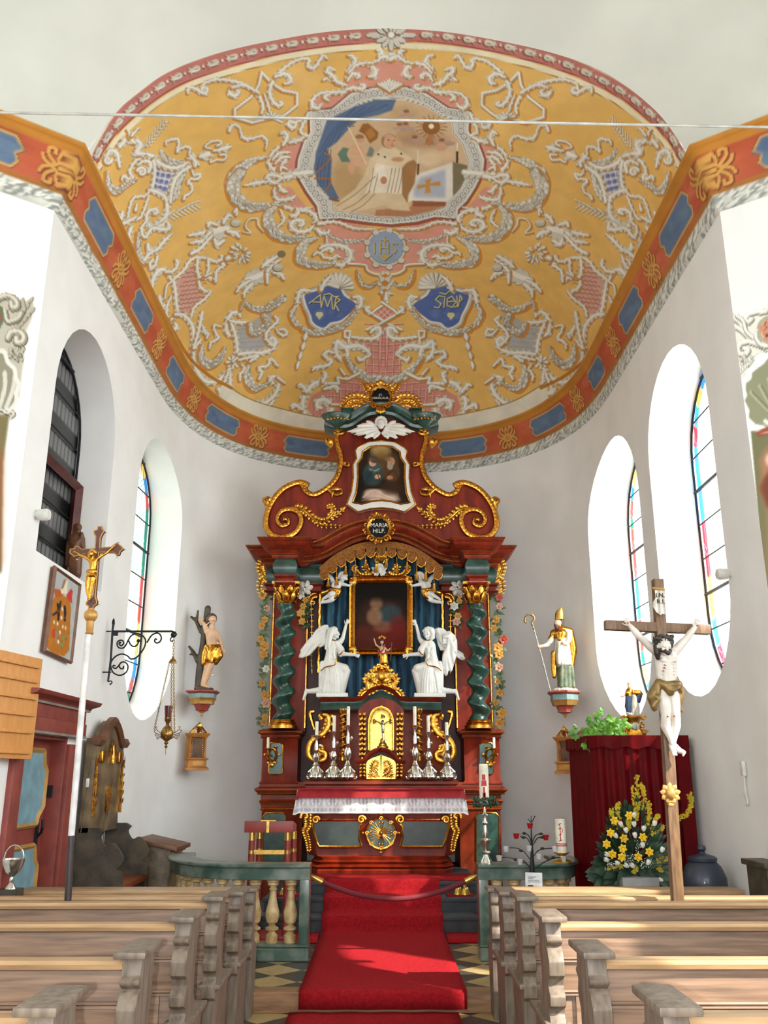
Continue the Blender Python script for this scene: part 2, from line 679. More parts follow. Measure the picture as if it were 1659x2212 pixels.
qi,di=plan(0)
qo,do=plan(-TH)
qi,_=resample(qi,di,140)
n=len(qi)
tang=np.gradient(qi,axis=0)
tang/=np.hypot(tang[:,0],tang[:,1])[:,None]
nrm=np.stack([-tang[:,1],tang[:,0]],1)
qo=qi+nrm*TH
mb=MB()
mb.loft([[Vector((qi[i,0],qi[i,1],ZL-0.1)),Vector((qi[i,0],qi[i,1],7.3)),Vector((qo[i,0],qo[i,1],7.3)),Vector((qo[i,0],qo[i,1],ZL-0.1))]for i in range(n)])
c=MB()
c.box((XC-HWD,7.42,1.045),(0.44,1.0,1.83))
cutters.append(c)
boolean_cut(mb,cutters,'wall_chancel','plaster',kind='structure')
gm=bpy.data.materials.new('leaded_glass')
gm.use_nodes=True
nt=gm.node_tree
nt.nodes.clear()
out=nt.nodes.new('ShaderNodeOutputMaterial')
tr=nt.nodes.new('ShaderNodeBsdfTransparent')
gl=nt.nodes.new('ShaderNodeBsdfGlossy')
gl.inputs['Roughness'].default_value=0.15
df=nt.nodes.new('ShaderNodeBsdfTranslucent')
at=nt.nodes.new('ShaderNodeAttribute')
at.attribute_name='paint'
m1=nt.nodes.new('ShaderNodeMixShader')
m1.inputs[0].default_value=0.35
m2=nt.nodes.new('ShaderNodeMixShader')
m2.inputs[0].default_value=0.05
nt.links.new(at.outputs['Color'],tr.inputs['Color'])
nt.links.new(at.outputs['Color'],df.inputs['Color'])
nt.links.new(tr.outputs[0],m1.inputs[1])
nt.links.new(df.outputs[0],m1.inputs[2])
nt.links.new(m1.outputs[0],m2.inputs[1])
nt.links.new(gl.outputs[0],m2.inputs[2])
nt.links.new(m2.outputs[0],out.inputs[0])
MATS['leaded_glass']=gm
dm=paint_mat('dark_glass',rough=0.25,noise=0.1)
def window(num,w,tint,border,dark=False):
 side,Yc,hw,z0,z1,rb,fr=w
 d=.37 if side<0 else.47
 hw2=hw*0.97
 sh=Sheet(-1,z0-.1,1,z1+.1,120,(16,17,18)if dark else(255,255,250))
 cols=[(40,120,90),(200,70,60),(60,130,190),(230,190,90)]if border=='green' else[(50,120,200),(190,50,60),(70,150,210),(240,170,70)]
 st=stadium(hw2,z0+.03,z1-.03,round_bottom=rb)
 if not dark:
  sh.fill(st,tint,soft=0)
  lp=np.array(st+st[:1])
  seg=smooth(lp,3)
  k=0
  acc=0
  for i in range(len(seg)-1):
   sh.stroke(seg[i:i+2]*np.array([0.91,1]),0.115,cols[int(acc/0.22)%4])
   acc+=np.hypot(*(seg[i+1]-seg[i]))
 g=(56,60,62)if dark else(84,106,122)
 zz=np.arange(z0,z1,0.36)
 for z in zz:
  for r in range(2):
   zc=z+0.05+r*0.075
   pts=[(x,zc+(0.035 if i%2 else-0.035))for i,x in enumerate(np.arange(-hw2,hw2,0.05))]
   sh.stroke(pts,0.012,(28,34,32)if dark else(50,130,150),0.9)
  for x in np.arange(-hw2,hw2,0.1):
   sh.stroke([(x,z+.16),(x,z+.36)],0.016,g,0.9)
  if dark:
   sh.fill([(-hw2,z+.16),(hw2,z+.16),(hw2,z+.34),(-hw2,z+.34)],(150,150,150),0.7,soft=.01)
   for x in np.arange(-hw2,hw2,0.1):
    sh.stroke([(x,z+.16),(x,z+.36)],0.02,(30,33,33),0.9)
 nu,nv=90,190
 u=np.linspace(-hw2-.03,hw2+.03,nu)
 v=np.linspace(z0-.02,z1+.02,nv)
 uv=np.array([(a,b)for a in u for b in v])
 pts=np.array([tuple(win_pt(fr,a,b,d))for a,b in uv])
 grid=grid_mesh('window_%d'%num,pts,nu,nv,sh.sample(uv),'dark_glass' if dark else 'leaded_glass',kind='structure')
 mb=MB()
 ring=[win_pt(fr,a,z,d-0.02)for a,z in st]
 mb.tube(ring,0.013,6,closed=True)
 for j,z in enumerate(zz[1:]):
  hh=hw2
  if z>z1-hw:
   hh=math.sqrt(max(0.01,hw2**2-(z-z1+hw)**2))
  if rb and z<z0+hw:
   hh=math.sqrt(max(0.01,hw2**2-(z0+hw-z)**2))
  mb.tube([win_pt(fr,-hh,z,d-0.025),win_pt(fr,hh,z,d-0.025)],0.018 if j%3==2 else 0.008,6)
 mb.build('frame','lead',grid)
 return grid
w1=window(1,WIN[0],None,'dark',dark=True)
window(2,WIN[1],(250,250,225),'green')
window(3,WIN[2],(255,252,235),'blue')
window(4,WIN[3],(255,255,248),'green')
fr=WIN[0][6]
mb=MB()
a0,a1,z0,z1=-0.78,0.76,3.38,4.42
for(p,q)in(((a0,z0),(a0,z1)),((a1,z0),(a1,z1)),((a0,z1),(a1,z1)),((a0,z0),(a1,z0))):
 mb.tube([win_pt(fr,p[0],p[1],.3),win_pt(fr,q[0],q[1],.3)],0.055,4)
mb.build('casement','casement_wood',w1)
#  oblique walls, nave walls and ceiling
def shell_paint(side):
 """painted shell niche beside the chancel arch, measured on the photograph"""
 if side<0:
  sh=Sheet(-260,380,140,1750,1.0,(234,233,229))
  g,dk,lt,ol=(150,143,125),(88,80,66),(205,200,185),(96,98,72)
  def T(p):
   return[(x/5.825,620+y/5.825)for x,y in p]
  sh.fill(T([(-500,100),(100,95),(200,130),(260,190),(400,150),(425,230),(400,400),(330,550),(340,680),(270,750),(310,880),(280,1060),(240,1400),(180,1500),(170,1630),(-500,1640)]),(176,168,150),.9,2)
  for a,b in(((200,500),(390,170)),((230,520),(410,300)),((270,180),(300,300))):
   for t in np.linspace(0,1,5):
    x,y=a[0]+(b[0]-a[0])*t,a[1]+(b[1]-a[1])*t
    px=T([(x,y)])[0]
    sh.dot(px[0],px[1],9,4.5,dk,.8,rot=-.9)
    sh.dot(px[0]-1,px[1]-1,8,3.4,(176,170,150),.9,rot=-.9)
  for p,w in(([(-100,220),(0,130),(110,110),(200,170),(215,240),(160,260),(140,200)],13),([(100,640),(140,570),(240,560),(300,620),(280,690),(210,690),(210,640)],14),([(60,300),(100,430),(220,400),(270,330)],10)):
   q=smooth(T(p),6)
   sh.stroke(q+np.array([1,2]),w+3,dk)
   sh.stroke(q,w,g)
   sh.stroke(q+np.array([-1,-1.5]),w*.45,lt)
  for i in range(34):
   x,y=random.uniform(120,300),random.uniform(770,930)
   px=T([(x,y)])[0]
   sh.dot(px[0],px[1],4.5,4.5,dk)
   sh.dot(px[0]-.6,px[1]-.8,3.6,3.6,(178,174,158))
  rim=T([(-500,790),(0,800),(70,860),(100,950),(180,1030),(200,1150),(235,1220),(205,1340),(205,1440),(130,1540),(60,1560),(-500,1570)])
  sh.fill(rim,(140,135,116))
  for k in range(7):
   q=T([(60-80*k,1560),(160-100*k,1300-30*k),(190-130*k,1120-40*k)])
   sh.stroke(smooth(q,6),9,(208,206,192),.9)
  sh.stroke(smooth(rim,4),9,(214,212,202))
  sh.fill(T([(-500,1610),(120,1610),(40,2220),(20,3600),(-500,3600)]),(118,108,74),1,2)
  sh.fill(T([(-500,2050),(45,2060),(20,3500),(-500,3500)]),(150,82,52),.7,9)
  q=smooth(T([(-60,1560),(20,1540),(80,1580),(150,1570),(170,1600),(140,1630)]),5)
  sh.stroke(q+np.array([1,1.5]),9,dk)
  sh.stroke(q,6,lt)
  q=T([(-200,430),(0,280),(10,420),(-30,490)])
  sh.stroke(q,14,(90,110,84))
  sh.fill(q,(178,66,50))
  return sh
 sh=Sheet(1540,380,1960,1750,1.0,(234,234,231))
 g,dk,lt=(206,204,190),(122,118,104),(238,238,230)
 def T(p):
  return[(1570+x/4.81,640+y/4.81)for x,y in p]
 sh.fill(T([(45,200),(120,180),(180,230),(260,160),(420,100),(1500,60),(1500,1390),(300,1400),(190,1240),(150,930),(100,560)]),(224,221,208),.8,2)
 for p,w in(([(400,160),(260,170),(190,230),(220,265),(255,235)],10),([(50,210),(140,270),(190,380),(300,470)],12),([(60,300),(150,350),(240,440)],10),([(100,200),(170,260),(200,360),(280,440)],7),([(440,560),(320,500),(200,470),(120,520),(130,590),(190,600),(220,560),(180,540)],10),([(330,330),(300,420),(350,500),(420,520)],8)):
  q=smooth(T(p),6)
  sh.stroke(q+np.array([1,2]),w+3,dk)
  sh.stroke(q,w,g)
  sh.stroke(q+np.array([-.5,-1.5]),w*.5,lt)
 for i in range(22):
  x,y=random.uniform(150,330),random.uniform(600,740)
  px=T([(x,y)])[0]
  sh.dot(px[0],px[1],4,4,dk)
  sh.dot(px[0]-.6,px[1]-.8,3.2,3.2,g)
 for i in range(7):
  px=T([(140+25*i,780-22*i)])[0]
  sh.dot(px[0],px[1],7,3,dk,.8,rot=1.2+.2*i)
  sh.dot(px[0],px[1]-.6,6,2.2,lt,.9,rot=1.2+.2*i)
 q=T([(330,330),(428,220),(700,200),(700,460),(400,470)])
 sh.stroke(smooth(q,4,True),8,(170,165,140))
 sh.fill(q,(206,140,112))
 for p in([(408,275),(388,290),(405,310),(412,330),(392,345)],[(392,390),(425,410)],[(400,430),(428,395)]):
  sh.stroke(smooth(T(p),4),1.6,(60,40,40))
 rim=[(1500,600),(430,640),(385,700),(330,740),(265,790),(255,860),(200,900),(195,970),(215,1030),(185,1080),(235,1180),(230,1260),(300,1330),(420,1350),(1500,1350)]
 sh.stroke(smooth(T(rim),4),22,(244,244,240))
 sh.fill(T(rim),(142,143,114))
 for k in range(9):
  q=T([(640+60*k,1330),(430+50*k,1180-20*k),(250+90*k,1000-70*k)])
  sh.stroke(smooth(q,6),8,(176,176,148),.8)
  sh.stroke(smooth(q,6)+np.array([4,0]),4,(108,108,82),.8)
 sh.fill(T([(250,1400),(420,1400),(1500,1400),(1500,4200),(420,4200),(330,2300)]),(118,116,84),1,1)
 sh.fill(T([(420,1560),(340,1700),(360,1850),(335,1990),(420,2240),(430,3200),(1500,3200),(1500,1500)]),(172,120,92),.9,5)
 sh.fill(T([(420,1640),(395,1690),(420,1760),(700,1760),(700,1600)]),(226,196,170),1,3)
 sh.fill(T([(428,1830),(380,1900),(340,1990),(420,2200),(700,2200),(700,1800)]),(120,70,52),1,4)
 sh.fill(T([(300,1410),(420,1350),(700,1260),(700,1360),(330,1465)]),(150,82,62),1,1)
 sh.stroke(T([(330,1440),(700,1330)]),2,(206,150,130))
 sh.fill(T([(370,1300),(400,1270),(450,1310),(425,1345)]),(228,228,220),1,.6)
 return sh
for side in(-1,1):
 a,b=OBL[side],OBE[side]
 nu,nv=150,480
 sh=shell_paint(side)
 u,v=np.meshgrid(np.linspace(0,1,nu)**2,np.linspace(0,7.0,nv),indexing='ij')
 pts=np.stack([a[0]+(b[0]-a[0])*u,a[1]+(b[1]-a[1])*u,v],-1).reshape(-1,3)
 col=sh.sample(project(pts))
 pl=np.array((234,233,230))/255
 far=(pts[:,2]<2.6)|(u.reshape(-1)>0.8)
 col[far]=pl
 grid_mesh('wall_left_oblique' if side<0 else 'wall_right_oblique',pts,nu,nv,col,'painted_wall',kind='structure')
 x=b[0]
 mb=MB()
 mb.box((x+side*0.4,(b[1]-6)/2,3.6),(0.8,b[1]+6,7.6))
 cs=[]
 for yc in((1.0,-3.2)if side<0 else(4.1,1.2,-3.0)):
  c=MB()
  c.loft([[Vector((x-side*.4+side*d*1.7,yc+p,z))for p,z in stadium(0.85,2.2,5.9)]for d in(0,1)])
  cs.append(c)
 boolean_cut(mb,cs,'wall_left' if side<0 else 'wall_right','plaster',kind='structure')
mb=MB()
mb.box((0,-6.2,4.0),(10,.6,8.4))
cs=[]
for xc in(-2.4,0,2.4):
 c=MB()
 c.loft([[Vector((xc+p,-6.2+d,z))for p,z in stadium(0.9,1.6 if xc else 3.6,6.6)]for d in(-1,1)])
 cs.append(c)
boolean_cut(mb,cs,'wall_back','plaster',kind='structure')
PR=np.array([(2.84,6.45),(2.70,6.62),(2.56,6.80),(2.346,7.20),(1.95,7.60),(1.52,7.81),(1.017,7.957),(0.508,8.06),(0,8.10)])
prs=smooth(PR[1:],10)
prd=np.r_[0,np.cumsum(np.hypot(*np.diff(prs,axis=0).T))]
def vault_prof(t):
 """0 = springing, 1 = crown"""
 s=np.asarray(t)*prd[-1]
 return np.interp(s,prd,prs[:,0]),np.interp(s,prd,prs[:,1])
rows=[]
for i,(yy,wx,zs,rise)in enumerate(((Y0-0.0,1.0,0,1.0),(Y0-.25,1.08,.02,1.10),(Y0-.6,1.22,.05,1.22),(5.2,1.62,.1,1.3),(3.0,1.66,.12,1.32),(-6,1.66,.12,1.32))):
 r,z=vault_prof(np.linspace(0,1,40))
 z=6.62+zs+(z-6.62)*rise
 row=[(XC-r[k]*wx,yy,z[k])for k in range(40)]+[(XC+r[k]*wx,yy,z[k])for k in range(38,-1,-1)]
 rows.append(row)
grid_mesh('ceiling_nave',np.array(rows),len(rows),len(rows[0]),None,'plaster_ceiling',kind='structure')
#  fresco of the chancel vault
OC=(222,178,100)
SHD,DKG,MID,LIT=(200,128,48),(136,126,110),(190,183,166),(230,226,214)
PINK,PINKD=(214,150,132),(176,96,84)
FR=Sheet(150,30,1540,970,1.3,OC)
FRM={'A':(380,100,3.456),'B':(200,250,4.608),'C':(400,420,3.607),'D':(260,480,4.366),'E':(340,640,3.190),'P':(640,180,3.77),'px':(0,0,1)}
def tr(fr,pts):
 x0,y0,s=FRM[fr]
 return np.array([(x0+x/s,y0+y/s)for x,y in pts],dtype=float)
def axis_x(y):
 return 845-(y-75)*0.0245
def mir(p):
 p=np.array(p,dtype=float)
 c=axis_x(p[:,1])
 k=1+.05*np.clip((p[:,1]-400)/220,0,1)*np.clip((c-p[:,0])/120,0,1)
 k=k-0.0
 return np.stack([c+k*(c-p[:,0]),p[:,1]],1)
def both(fn,p,m=True):
 fn(p,1)
 if m:
  fn(mir(p),-1)
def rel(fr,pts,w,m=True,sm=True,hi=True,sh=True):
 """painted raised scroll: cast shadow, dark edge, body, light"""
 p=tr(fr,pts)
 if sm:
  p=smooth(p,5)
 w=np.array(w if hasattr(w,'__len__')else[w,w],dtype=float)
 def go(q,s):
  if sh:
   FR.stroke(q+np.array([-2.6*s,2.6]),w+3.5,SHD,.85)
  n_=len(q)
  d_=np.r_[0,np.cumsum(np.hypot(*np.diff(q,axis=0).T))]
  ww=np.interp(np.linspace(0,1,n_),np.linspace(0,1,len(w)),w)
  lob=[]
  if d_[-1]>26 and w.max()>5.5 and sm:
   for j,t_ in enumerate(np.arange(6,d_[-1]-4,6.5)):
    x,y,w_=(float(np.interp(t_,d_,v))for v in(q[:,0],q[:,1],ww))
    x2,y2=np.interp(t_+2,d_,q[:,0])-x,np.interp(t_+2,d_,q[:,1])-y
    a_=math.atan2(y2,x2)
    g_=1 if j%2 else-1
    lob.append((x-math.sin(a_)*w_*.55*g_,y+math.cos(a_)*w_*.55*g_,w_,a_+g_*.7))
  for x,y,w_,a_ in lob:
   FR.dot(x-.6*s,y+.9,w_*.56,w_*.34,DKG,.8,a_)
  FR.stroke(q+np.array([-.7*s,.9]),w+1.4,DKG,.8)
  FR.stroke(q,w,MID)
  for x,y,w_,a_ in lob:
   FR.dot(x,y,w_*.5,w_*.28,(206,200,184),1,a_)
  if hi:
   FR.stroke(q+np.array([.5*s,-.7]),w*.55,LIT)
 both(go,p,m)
def curl(fr,x,y,r,a0,turns,w,m=True,r1=None):
 q=spiral(x,y,r,r*.12 if r1 is None else r1,a0,turns)
 rel(fr,q,[w,w*.55],m,sm=False)
def fan(fr,pts,w,m=True):
 """acanthus lobes springing off a stem"""
 for p in pts:
  rel(fr,p,[w*.6,w,w*1.3,w*.7],m)
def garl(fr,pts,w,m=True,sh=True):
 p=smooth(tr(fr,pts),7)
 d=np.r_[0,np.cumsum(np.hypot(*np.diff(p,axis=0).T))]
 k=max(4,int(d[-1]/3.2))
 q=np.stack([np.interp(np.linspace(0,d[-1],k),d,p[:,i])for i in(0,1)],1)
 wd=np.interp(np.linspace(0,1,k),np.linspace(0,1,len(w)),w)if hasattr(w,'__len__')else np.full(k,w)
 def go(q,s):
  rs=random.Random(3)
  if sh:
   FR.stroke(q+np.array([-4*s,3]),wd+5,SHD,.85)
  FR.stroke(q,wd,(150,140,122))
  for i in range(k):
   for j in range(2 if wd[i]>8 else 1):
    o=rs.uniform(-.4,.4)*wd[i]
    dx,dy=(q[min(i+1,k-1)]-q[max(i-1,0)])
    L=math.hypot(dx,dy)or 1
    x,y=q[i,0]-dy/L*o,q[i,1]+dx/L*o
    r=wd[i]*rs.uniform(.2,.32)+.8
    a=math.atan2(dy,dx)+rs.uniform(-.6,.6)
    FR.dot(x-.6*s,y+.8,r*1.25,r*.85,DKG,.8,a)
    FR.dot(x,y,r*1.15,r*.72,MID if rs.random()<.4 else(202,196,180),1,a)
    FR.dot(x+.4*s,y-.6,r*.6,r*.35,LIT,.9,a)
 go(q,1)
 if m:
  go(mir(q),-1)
def fil(fr,pts,c,m=True,al=1,soft=.6,sm=False):
 p=tr(fr,pts)
 if sm:
  p=smooth(p,5,True)
 both(lambda q,s:FR.fill(q,c,al,soft),p,m)
def lin_(fr,pts,w,c,m=True,al=1,sm=True):
 p=tr(fr,pts)
 p=smooth(p,5)if sm else p
 both(lambda q,s:FR.stroke(q,w,c,al),p,m)
rs=random.Random(5)
for i in range(240):
 FR.dot(rs.uniform(180,1500),rs.uniform(80,950),rs.uniform(20,60),rs.uniform(12,40),rs.choice([(228,186,112),(212,164,84),(218,172,92),(230,190,122)]),.3,rs.uniform(0,3),soft=40)
band=smooth([(196,352),(206,320),(254,240),(310,192),(360,157),(467,115),(590,85),(713,65),(845,57),(960,62),(1090,83),(1215,118),(1330,172),(1400,222),(1450,275),(1490,352)],8)
inner=smooth([(210,352),(240,302),(290,252),(340,212),(400,178),(480,150),(590,120),(713,100),(845,90),(960,95),(1090,117),(1215,153),(1320,200),(1390,250),(1440,300),(1478,362)],8)
out_p=np.concatenate([band,np.array([(1540,352),(1540,30),(150,30),(150,352)])])
FR.fill(np.concatenate([band,inner[::-1]]),(186,118,108))
FR.fill(out_p,(226,222,210))
FR.stroke(inner,2.4,(150,58,62))
cr=inner+np.array([0,8.5])+np.stack([np.clip((845-inner[:,0])/640,-1,1)*7,np.zeros(len(inner))],1)
FR.stroke(cr,12.5,(232,222,190))
FR.stroke(cr+np.array([0,7]),1.6,(158,118,50))
ml=(band+np.stack([np.interp(np.linspace(0,1,len(band)),np.linspace(0,1,len(inner)),inner[:,i])for i in(0,1)],1))/2
d=np.r_[0,np.cumsum(np.hypot(*np.diff(ml,axis=0).T))]
ic=np.argmin(abs(ml[:,0]-845))
for sgn in(-1,1):
 for k in range(1,19):
  s=d[ic]+sgn*(32+47.5*k)*(1-.006*k)
  if s<12 or s>d[-1]-12:
   break
  x,y=np.interp(s,d,ml[:,0]),np.interp(s,d,ml[:,1])
  x2,y2=np.interp(s+3*sgn,d,ml[:,0]),np.interp(s+3*sgn,d,ml[:,1])
  tx,ty=(x2-x)/3,(y2-y)/3
  nx,ny=-ty,tx
  def U(a,b):
   return(x+tx*a+nx*b,y+ty*a+ny*b)
  for dx,dy,c,sc in((-1.5,2,(120,66,58),1.12),(0,0,(206,200,182),1.0)):
   bell=smooth([U(-15*sc,0),U(-11,-6*sc),U(-2,-6.5*sc),U(5,-5*sc),U(12*sc,-10*sc),U(9,-4),U(14*sc,0),U(9,4),U(12*sc,10*sc),U(5,5*sc),U(-2,6.5*sc),U(-11,6*sc)],4,True)
   FR.fill(bell+np.array([dx,dy]),c)
  FR.stroke([U(-8,0),U(3,2)],1.6,(140,128,108))
  FR.stroke([U(-10,-3),U(4,-3.5)],2,(228,224,210))
  p=U(21,0)
  FR.dot(p[0]-.8,p[1]+1,4,4,(120,66,58))
  FR.dot(p[0],p[1],3.2,3.2,(214,208,190))
for a in range(0,360,30):
 r=46 if a in(0,180)else 34 if a in(90,270)else 30
 x,y=845+r*.6*math.cos(R_(a))*1.3,76+r*.62*math.sin(R_(a))
 FR.dot(x-1,y+1.5,r*.42,7,(112,100,84),1,math.atan2(y-76,x-845))
 FR.dot(x,y,r*.4,5.5,(206,202,188),1,math.atan2(y-76,x-845))
FR.dot(845,76,9,8,DKG)
FR.dot(845,75,7,6.5,LIT)
fil('A',[(1005,480),(1010,420),(1050,370),(1180,345),(1260,340),(1270,220),(1330,150),(1460,120),(1560,110),(1602,130),(1602,300),(1500,320),(1300,390),(1190,470)],PINK)
fil('A',[(1000,640),(900,690),(720,800),(700,850),(720,920),(830,960),(1000,960)],PINK)
fil('C',[(1010,230),(1040,210),(1200,200),(1480,270),(1580,300),(1580,620),(1440,590),(1380,545),(1230,530),(1100,370),(1100,320),(1030,280)],PINK)
fil('C',[(700,60),(830,110),(1000,100),(1030,200),(900,40),(820,-60),(700,-60)],PINK)
med_o=tr('P',[(105,225),(290,205),(440,80),(600,40),(740,25),(785,30),(900,30),(1060,80),(1240,200),(1415,225),(1405,390),(1490,500),(1535,620),(1525,720),(1460,850),(1390,960),(1320,1030),(1310,1105),(1130,1090),(980,1130),(770,1150),(560,1130),(350,1100),(185,1110),(165,1000),(80,880),(0,740),(10,620),(60,470),(110,400)])
med_i=tr('P',[(245,295),(370,260),(500,170),(640,130),(750,122),(780,122),(880,128),(1040,175),(1190,262),(1270,290),(1280,400),(1360,500),(1400,620),(1395,730),(1340,850),(1290,905),(1230,950),(1205,1010),(1050,1060),(880,1090),(760,1098),(640,1090),(470,1060),(300,1040),(290,950),(180,850),(140,700),(160,600),(220,470),(250,400)])
FR.stroke(np.concatenate([med_o,med_o[:1]])+np.array([0,2]),9,(150,60,52),.8)
FR.fill(med_o,(204,200,188))
cen=(med_o+med_i)/2
cl=smooth(np.concatenate([cen,cen[:1]]),4)
dd=np.r_[0,np.cumsum(np.hypot(*np.diff(cl,axis=0).T))]
for s in np.arange(5,dd[-1],13):
 x,y=np.interp(s,dd,cl[:,0]),np.interp(s,dd,cl[:,1])
 FR.dot(x,y,6.6,6.6,(128,124,118))
 for a in range(5):
  FR.dot(x+3.4*math.cos(a*1.257),y+3.4*math.sin(a*1.257),2.5,2.5,(208,206,198))
 FR.dot(x,y,1.4,1.4,(120,118,112))
mo=np.concatenate([med_o,med_o[:1]])
mi_=np.concatenate([med_i,med_i[:1]])
FR.stroke(mo*.985+.015*cen.mean(0),3.4,(222,219,208))
FR.stroke(mo,1.4,(100,90,80))
FR.fill(med_i,(206,176,138))
FR.stroke(mi_,4.4,(222,219,208))
FR.stroke(mi_,1.2,(120,112,100))
PP=lambda pts,c,al=1,soft=.7,sm=False:fil('P',pts,c,False,al,soft,sm)
PL=lambda pts,w,c,al=1:lin_('P',pts,w,c,False,al)
def clip_dots(items):
 for x,y,rx,ry,c,al,so in items:
  q=tr('P',[(x,y)])[0]
  FR.dot(q[0],q[1],rx/3.77,ry/3.77,c,al,0,so)
clip_dots([(900,400,320,180,(196,164,130),.6,30),(1100,560,190,110,(214,186,150),.7,20),(880,250,110,70,(190,160,120),.7,14),(420,800,130,180,(176,140,90),.6,26),(1060,470,190,60,(178,140,108),.7,14),(1080,620,90,50,(232,206,170),.7,12),(900,420,90,60,(170,130,92),.5,10)])
PP([(160,560),(250,300),(470,190),(640,135),(815,130),(780,220),(660,262),(510,290),(420,380),(330,480),(250,540),(290,620),(280,800),(350,940),(300,960),(180,830),(145,700)],(92,110,138),1,1)
for o in(0,40,80,130):
 PL([(190+o,560-o*.6),(300+o,380-o*.5),(480+o*2,200-o*.2)],2.2,(66,84,116),.7)
 PL([(170+o*.6,840),(180+o*.7,650),(230+o*.4,540)],2.2,(66,84,116),.7)
PL([(230,565),(280,610),(160,730)],3.4,(168,104,52))
PL([(150,775),(280,785),(230,890)],3.4,(168,104,52))
PL([(270,940),(350,960)],4,(150,92,46))
PP([(930,1010),(650,1030),(640,1080),(900,1085),(1100,1040),(1215,1000),(1220,960),(950,950)],(182,128,92))
PP([(950,950),(1220,960),(1215,1000),(950,1005)],(150,92,62))
PP([(1275,640),(1395,670),(1395,740),(1330,860),(1275,920)],(124,114,90))
PP([(900,860),(985,740),(1270,645),(1275,920),(1225,965),(940,955),(905,970)],(226,220,208))
PP([(960,860),(1010,770),(1215,700),(1215,930),(960,930)],(168,174,190),.9,3)
PP([(1045,790),(1105,770),(1085,818),(1172,795),(1175,835),(1085,835),(1100,890),(1045,900),(1055,845),(985,862),(985,830),(1060,822)],(196,140,72))
for a in range(0,360,20):
 c,s=math.cos(R_(a)),math.sin(R_(a))
 PL([(1100+50*c,355+44*s),(1100+130*c,355+95*s)],1.6,(150,96,50))
clip_dots([(1100,355,72,62,(148,98,52),1,2),(1100,350,22,20,(244,232,206),1,2),(1085,470,30,34,(160,110,70),1,2)])
PP([(1070,420),(1110,420),(1110,480),(1145,500),(1030,500),(1070,470)],(176,122,78))
for x,y in((900,240),(845,345),(895,340),(970,450),(1190,475)):
 clip_dots([(x,y,26,24,(198,148,116),1,1.5),(x-5,y-13,24,14,(130,88,62),.8,1.5),(x+34,y+25,34,12,(170,150,140),.8,2),(x-34,y+22,30,12,(176,150,140),.8,2)])
clip_dots([(1180,520,50,34,(206,160,128),1,2),(1250,490,45,20,(170,140,128),.8,2)])
PL([(1310,640),(1310,560)],5,(84,62,44))
PL([(1310,545),(1312,490)],2.6,(226,218,200))
PL([(990,740),(995,660)],4,(84,62,44))
PL([(990,650),(992,550)],2.4,(226,218,200))
PP([(510,390),(540,330),(585,325),(670,400),(660,450),(600,490),(560,420)],(150,98,48))
PP([(560,400),(610,360),(650,420),(600,460)],(176,122,60))
clip_dots([(525,455,34,32,(206,160,128),1,1.5),(515,435,36,18,(150,104,74),.9,1.5),(490,545,62,48,(210,164,130),1,2),(500,640,60,34,(212,168,136),1,2),(450,690,26,50,(208,160,128),1,2)])
PP([(335,575),(380,520),(430,530),(410,580),(440,640),(370,640)],(96,122,108),.95,1)
PP([(570,590),(600,510),(635,540),(620,600)],(120,132,120),.95,1)
PL([(425,360),(470,450),(570,655)],3,(226,204,160))
PL([(410,330),(470,350)],2,(140,92,56))
PP([(300,1000),(480,860),(560,740),(600,620),(660,560),(690,520),(800,520),(920,590),(980,640),(975,800),(920,900),(910,1000),(930,1040),(780,1030),(720,990),(560,1030),(400,1060)],(216,194,158),1,1)
PP([(560,900),(650,650),(720,640),(860,660),(870,900),(700,890)],(230,218,194),1,1)
for x in(590,630,740,770,800,830):
 PL([(x,890),(x+25,780),(x+40,690)],1.6,(150,124,96),.9)
PP([(860,660),(960,620),(985,660),(960,820),(910,910),(905,980),(860,900)],(160,116,70),.95,1)
PP([(600,620),(690,540),(800,530),(930,610),(860,690),(700,660)],(224,204,168),1,1)
for a in((330,1000,640,760),(380,1030,600,880),(450,1045,640,900)):
 PL([(a[0],a[1]),((a[0]+a[2])/2,(a[1]+a[3])/2+20),(a[2],a[3])],1.8,(150,118,80),.9)
PP([(640,690),(700,660),(735,740),(740,820),(700,830),(680,770)],(236,226,208))
clip_dots([(712,790,26,32,(196,130,96),1,2),(825,620,50,20,(206,150,116),1,2),(755,470,62,60,(150,116,84),1,2),(765,480,54,54,(214,164,130),1,2),(750,430,40,16,(196,160,128),1,3)])
for x,y in((668,577),(722,600),(855,572)):
 clip_dots([(x,y,9,8,(70,64,80),1,1)])
for x,y in((752,462),(798,462)):
 clip_dots([(x,y,8,4,(60,42,34),1,1)])
clip_dots([(785,505,12,4,(160,90,76),1,1),(782,482,4,12,(180,128,98),1,1)])
rel('A',[(440,530),(440,470),(560,380),(620,290),(640,195),(720,280),(800,330),(905,350),(905,440),(830,500),(800,520),(680,540),(570,570),(440,530)],6.5,sm=False)
rel('A',[(90,350),(95,310),(140,315),(190,345),(225,350),(235,320),(210,310),(190,325),(210,280),(290,250),(400,255),(520,290),(610,360),(650,440),(640,500)],[5,7,8,6,5,6,7,7,6])
rel('A',[(410,310),(400,350),(440,370),(470,345),(455,325)],[8,9,6])
rel('A',[(420,310),(500,290),(570,320),(620,350)],[5,7,5])
rel('A',[(1130,90),(1100,70),(1070,110),(1040,155),(1000,160),(985,130),(1000,110),(960,90),(870,120),(780,190),(720,270),(700,350),(730,420),(770,445),(795,430),(775,415)],[5,7,8,6,6,8,8,7,6])
rel('A',[(740,230),(810,205),(855,235),(850,270),(810,280)],[6,9,9,5])
rel('A',[(660,360),(690,440),(700,500)],[3,6,3])
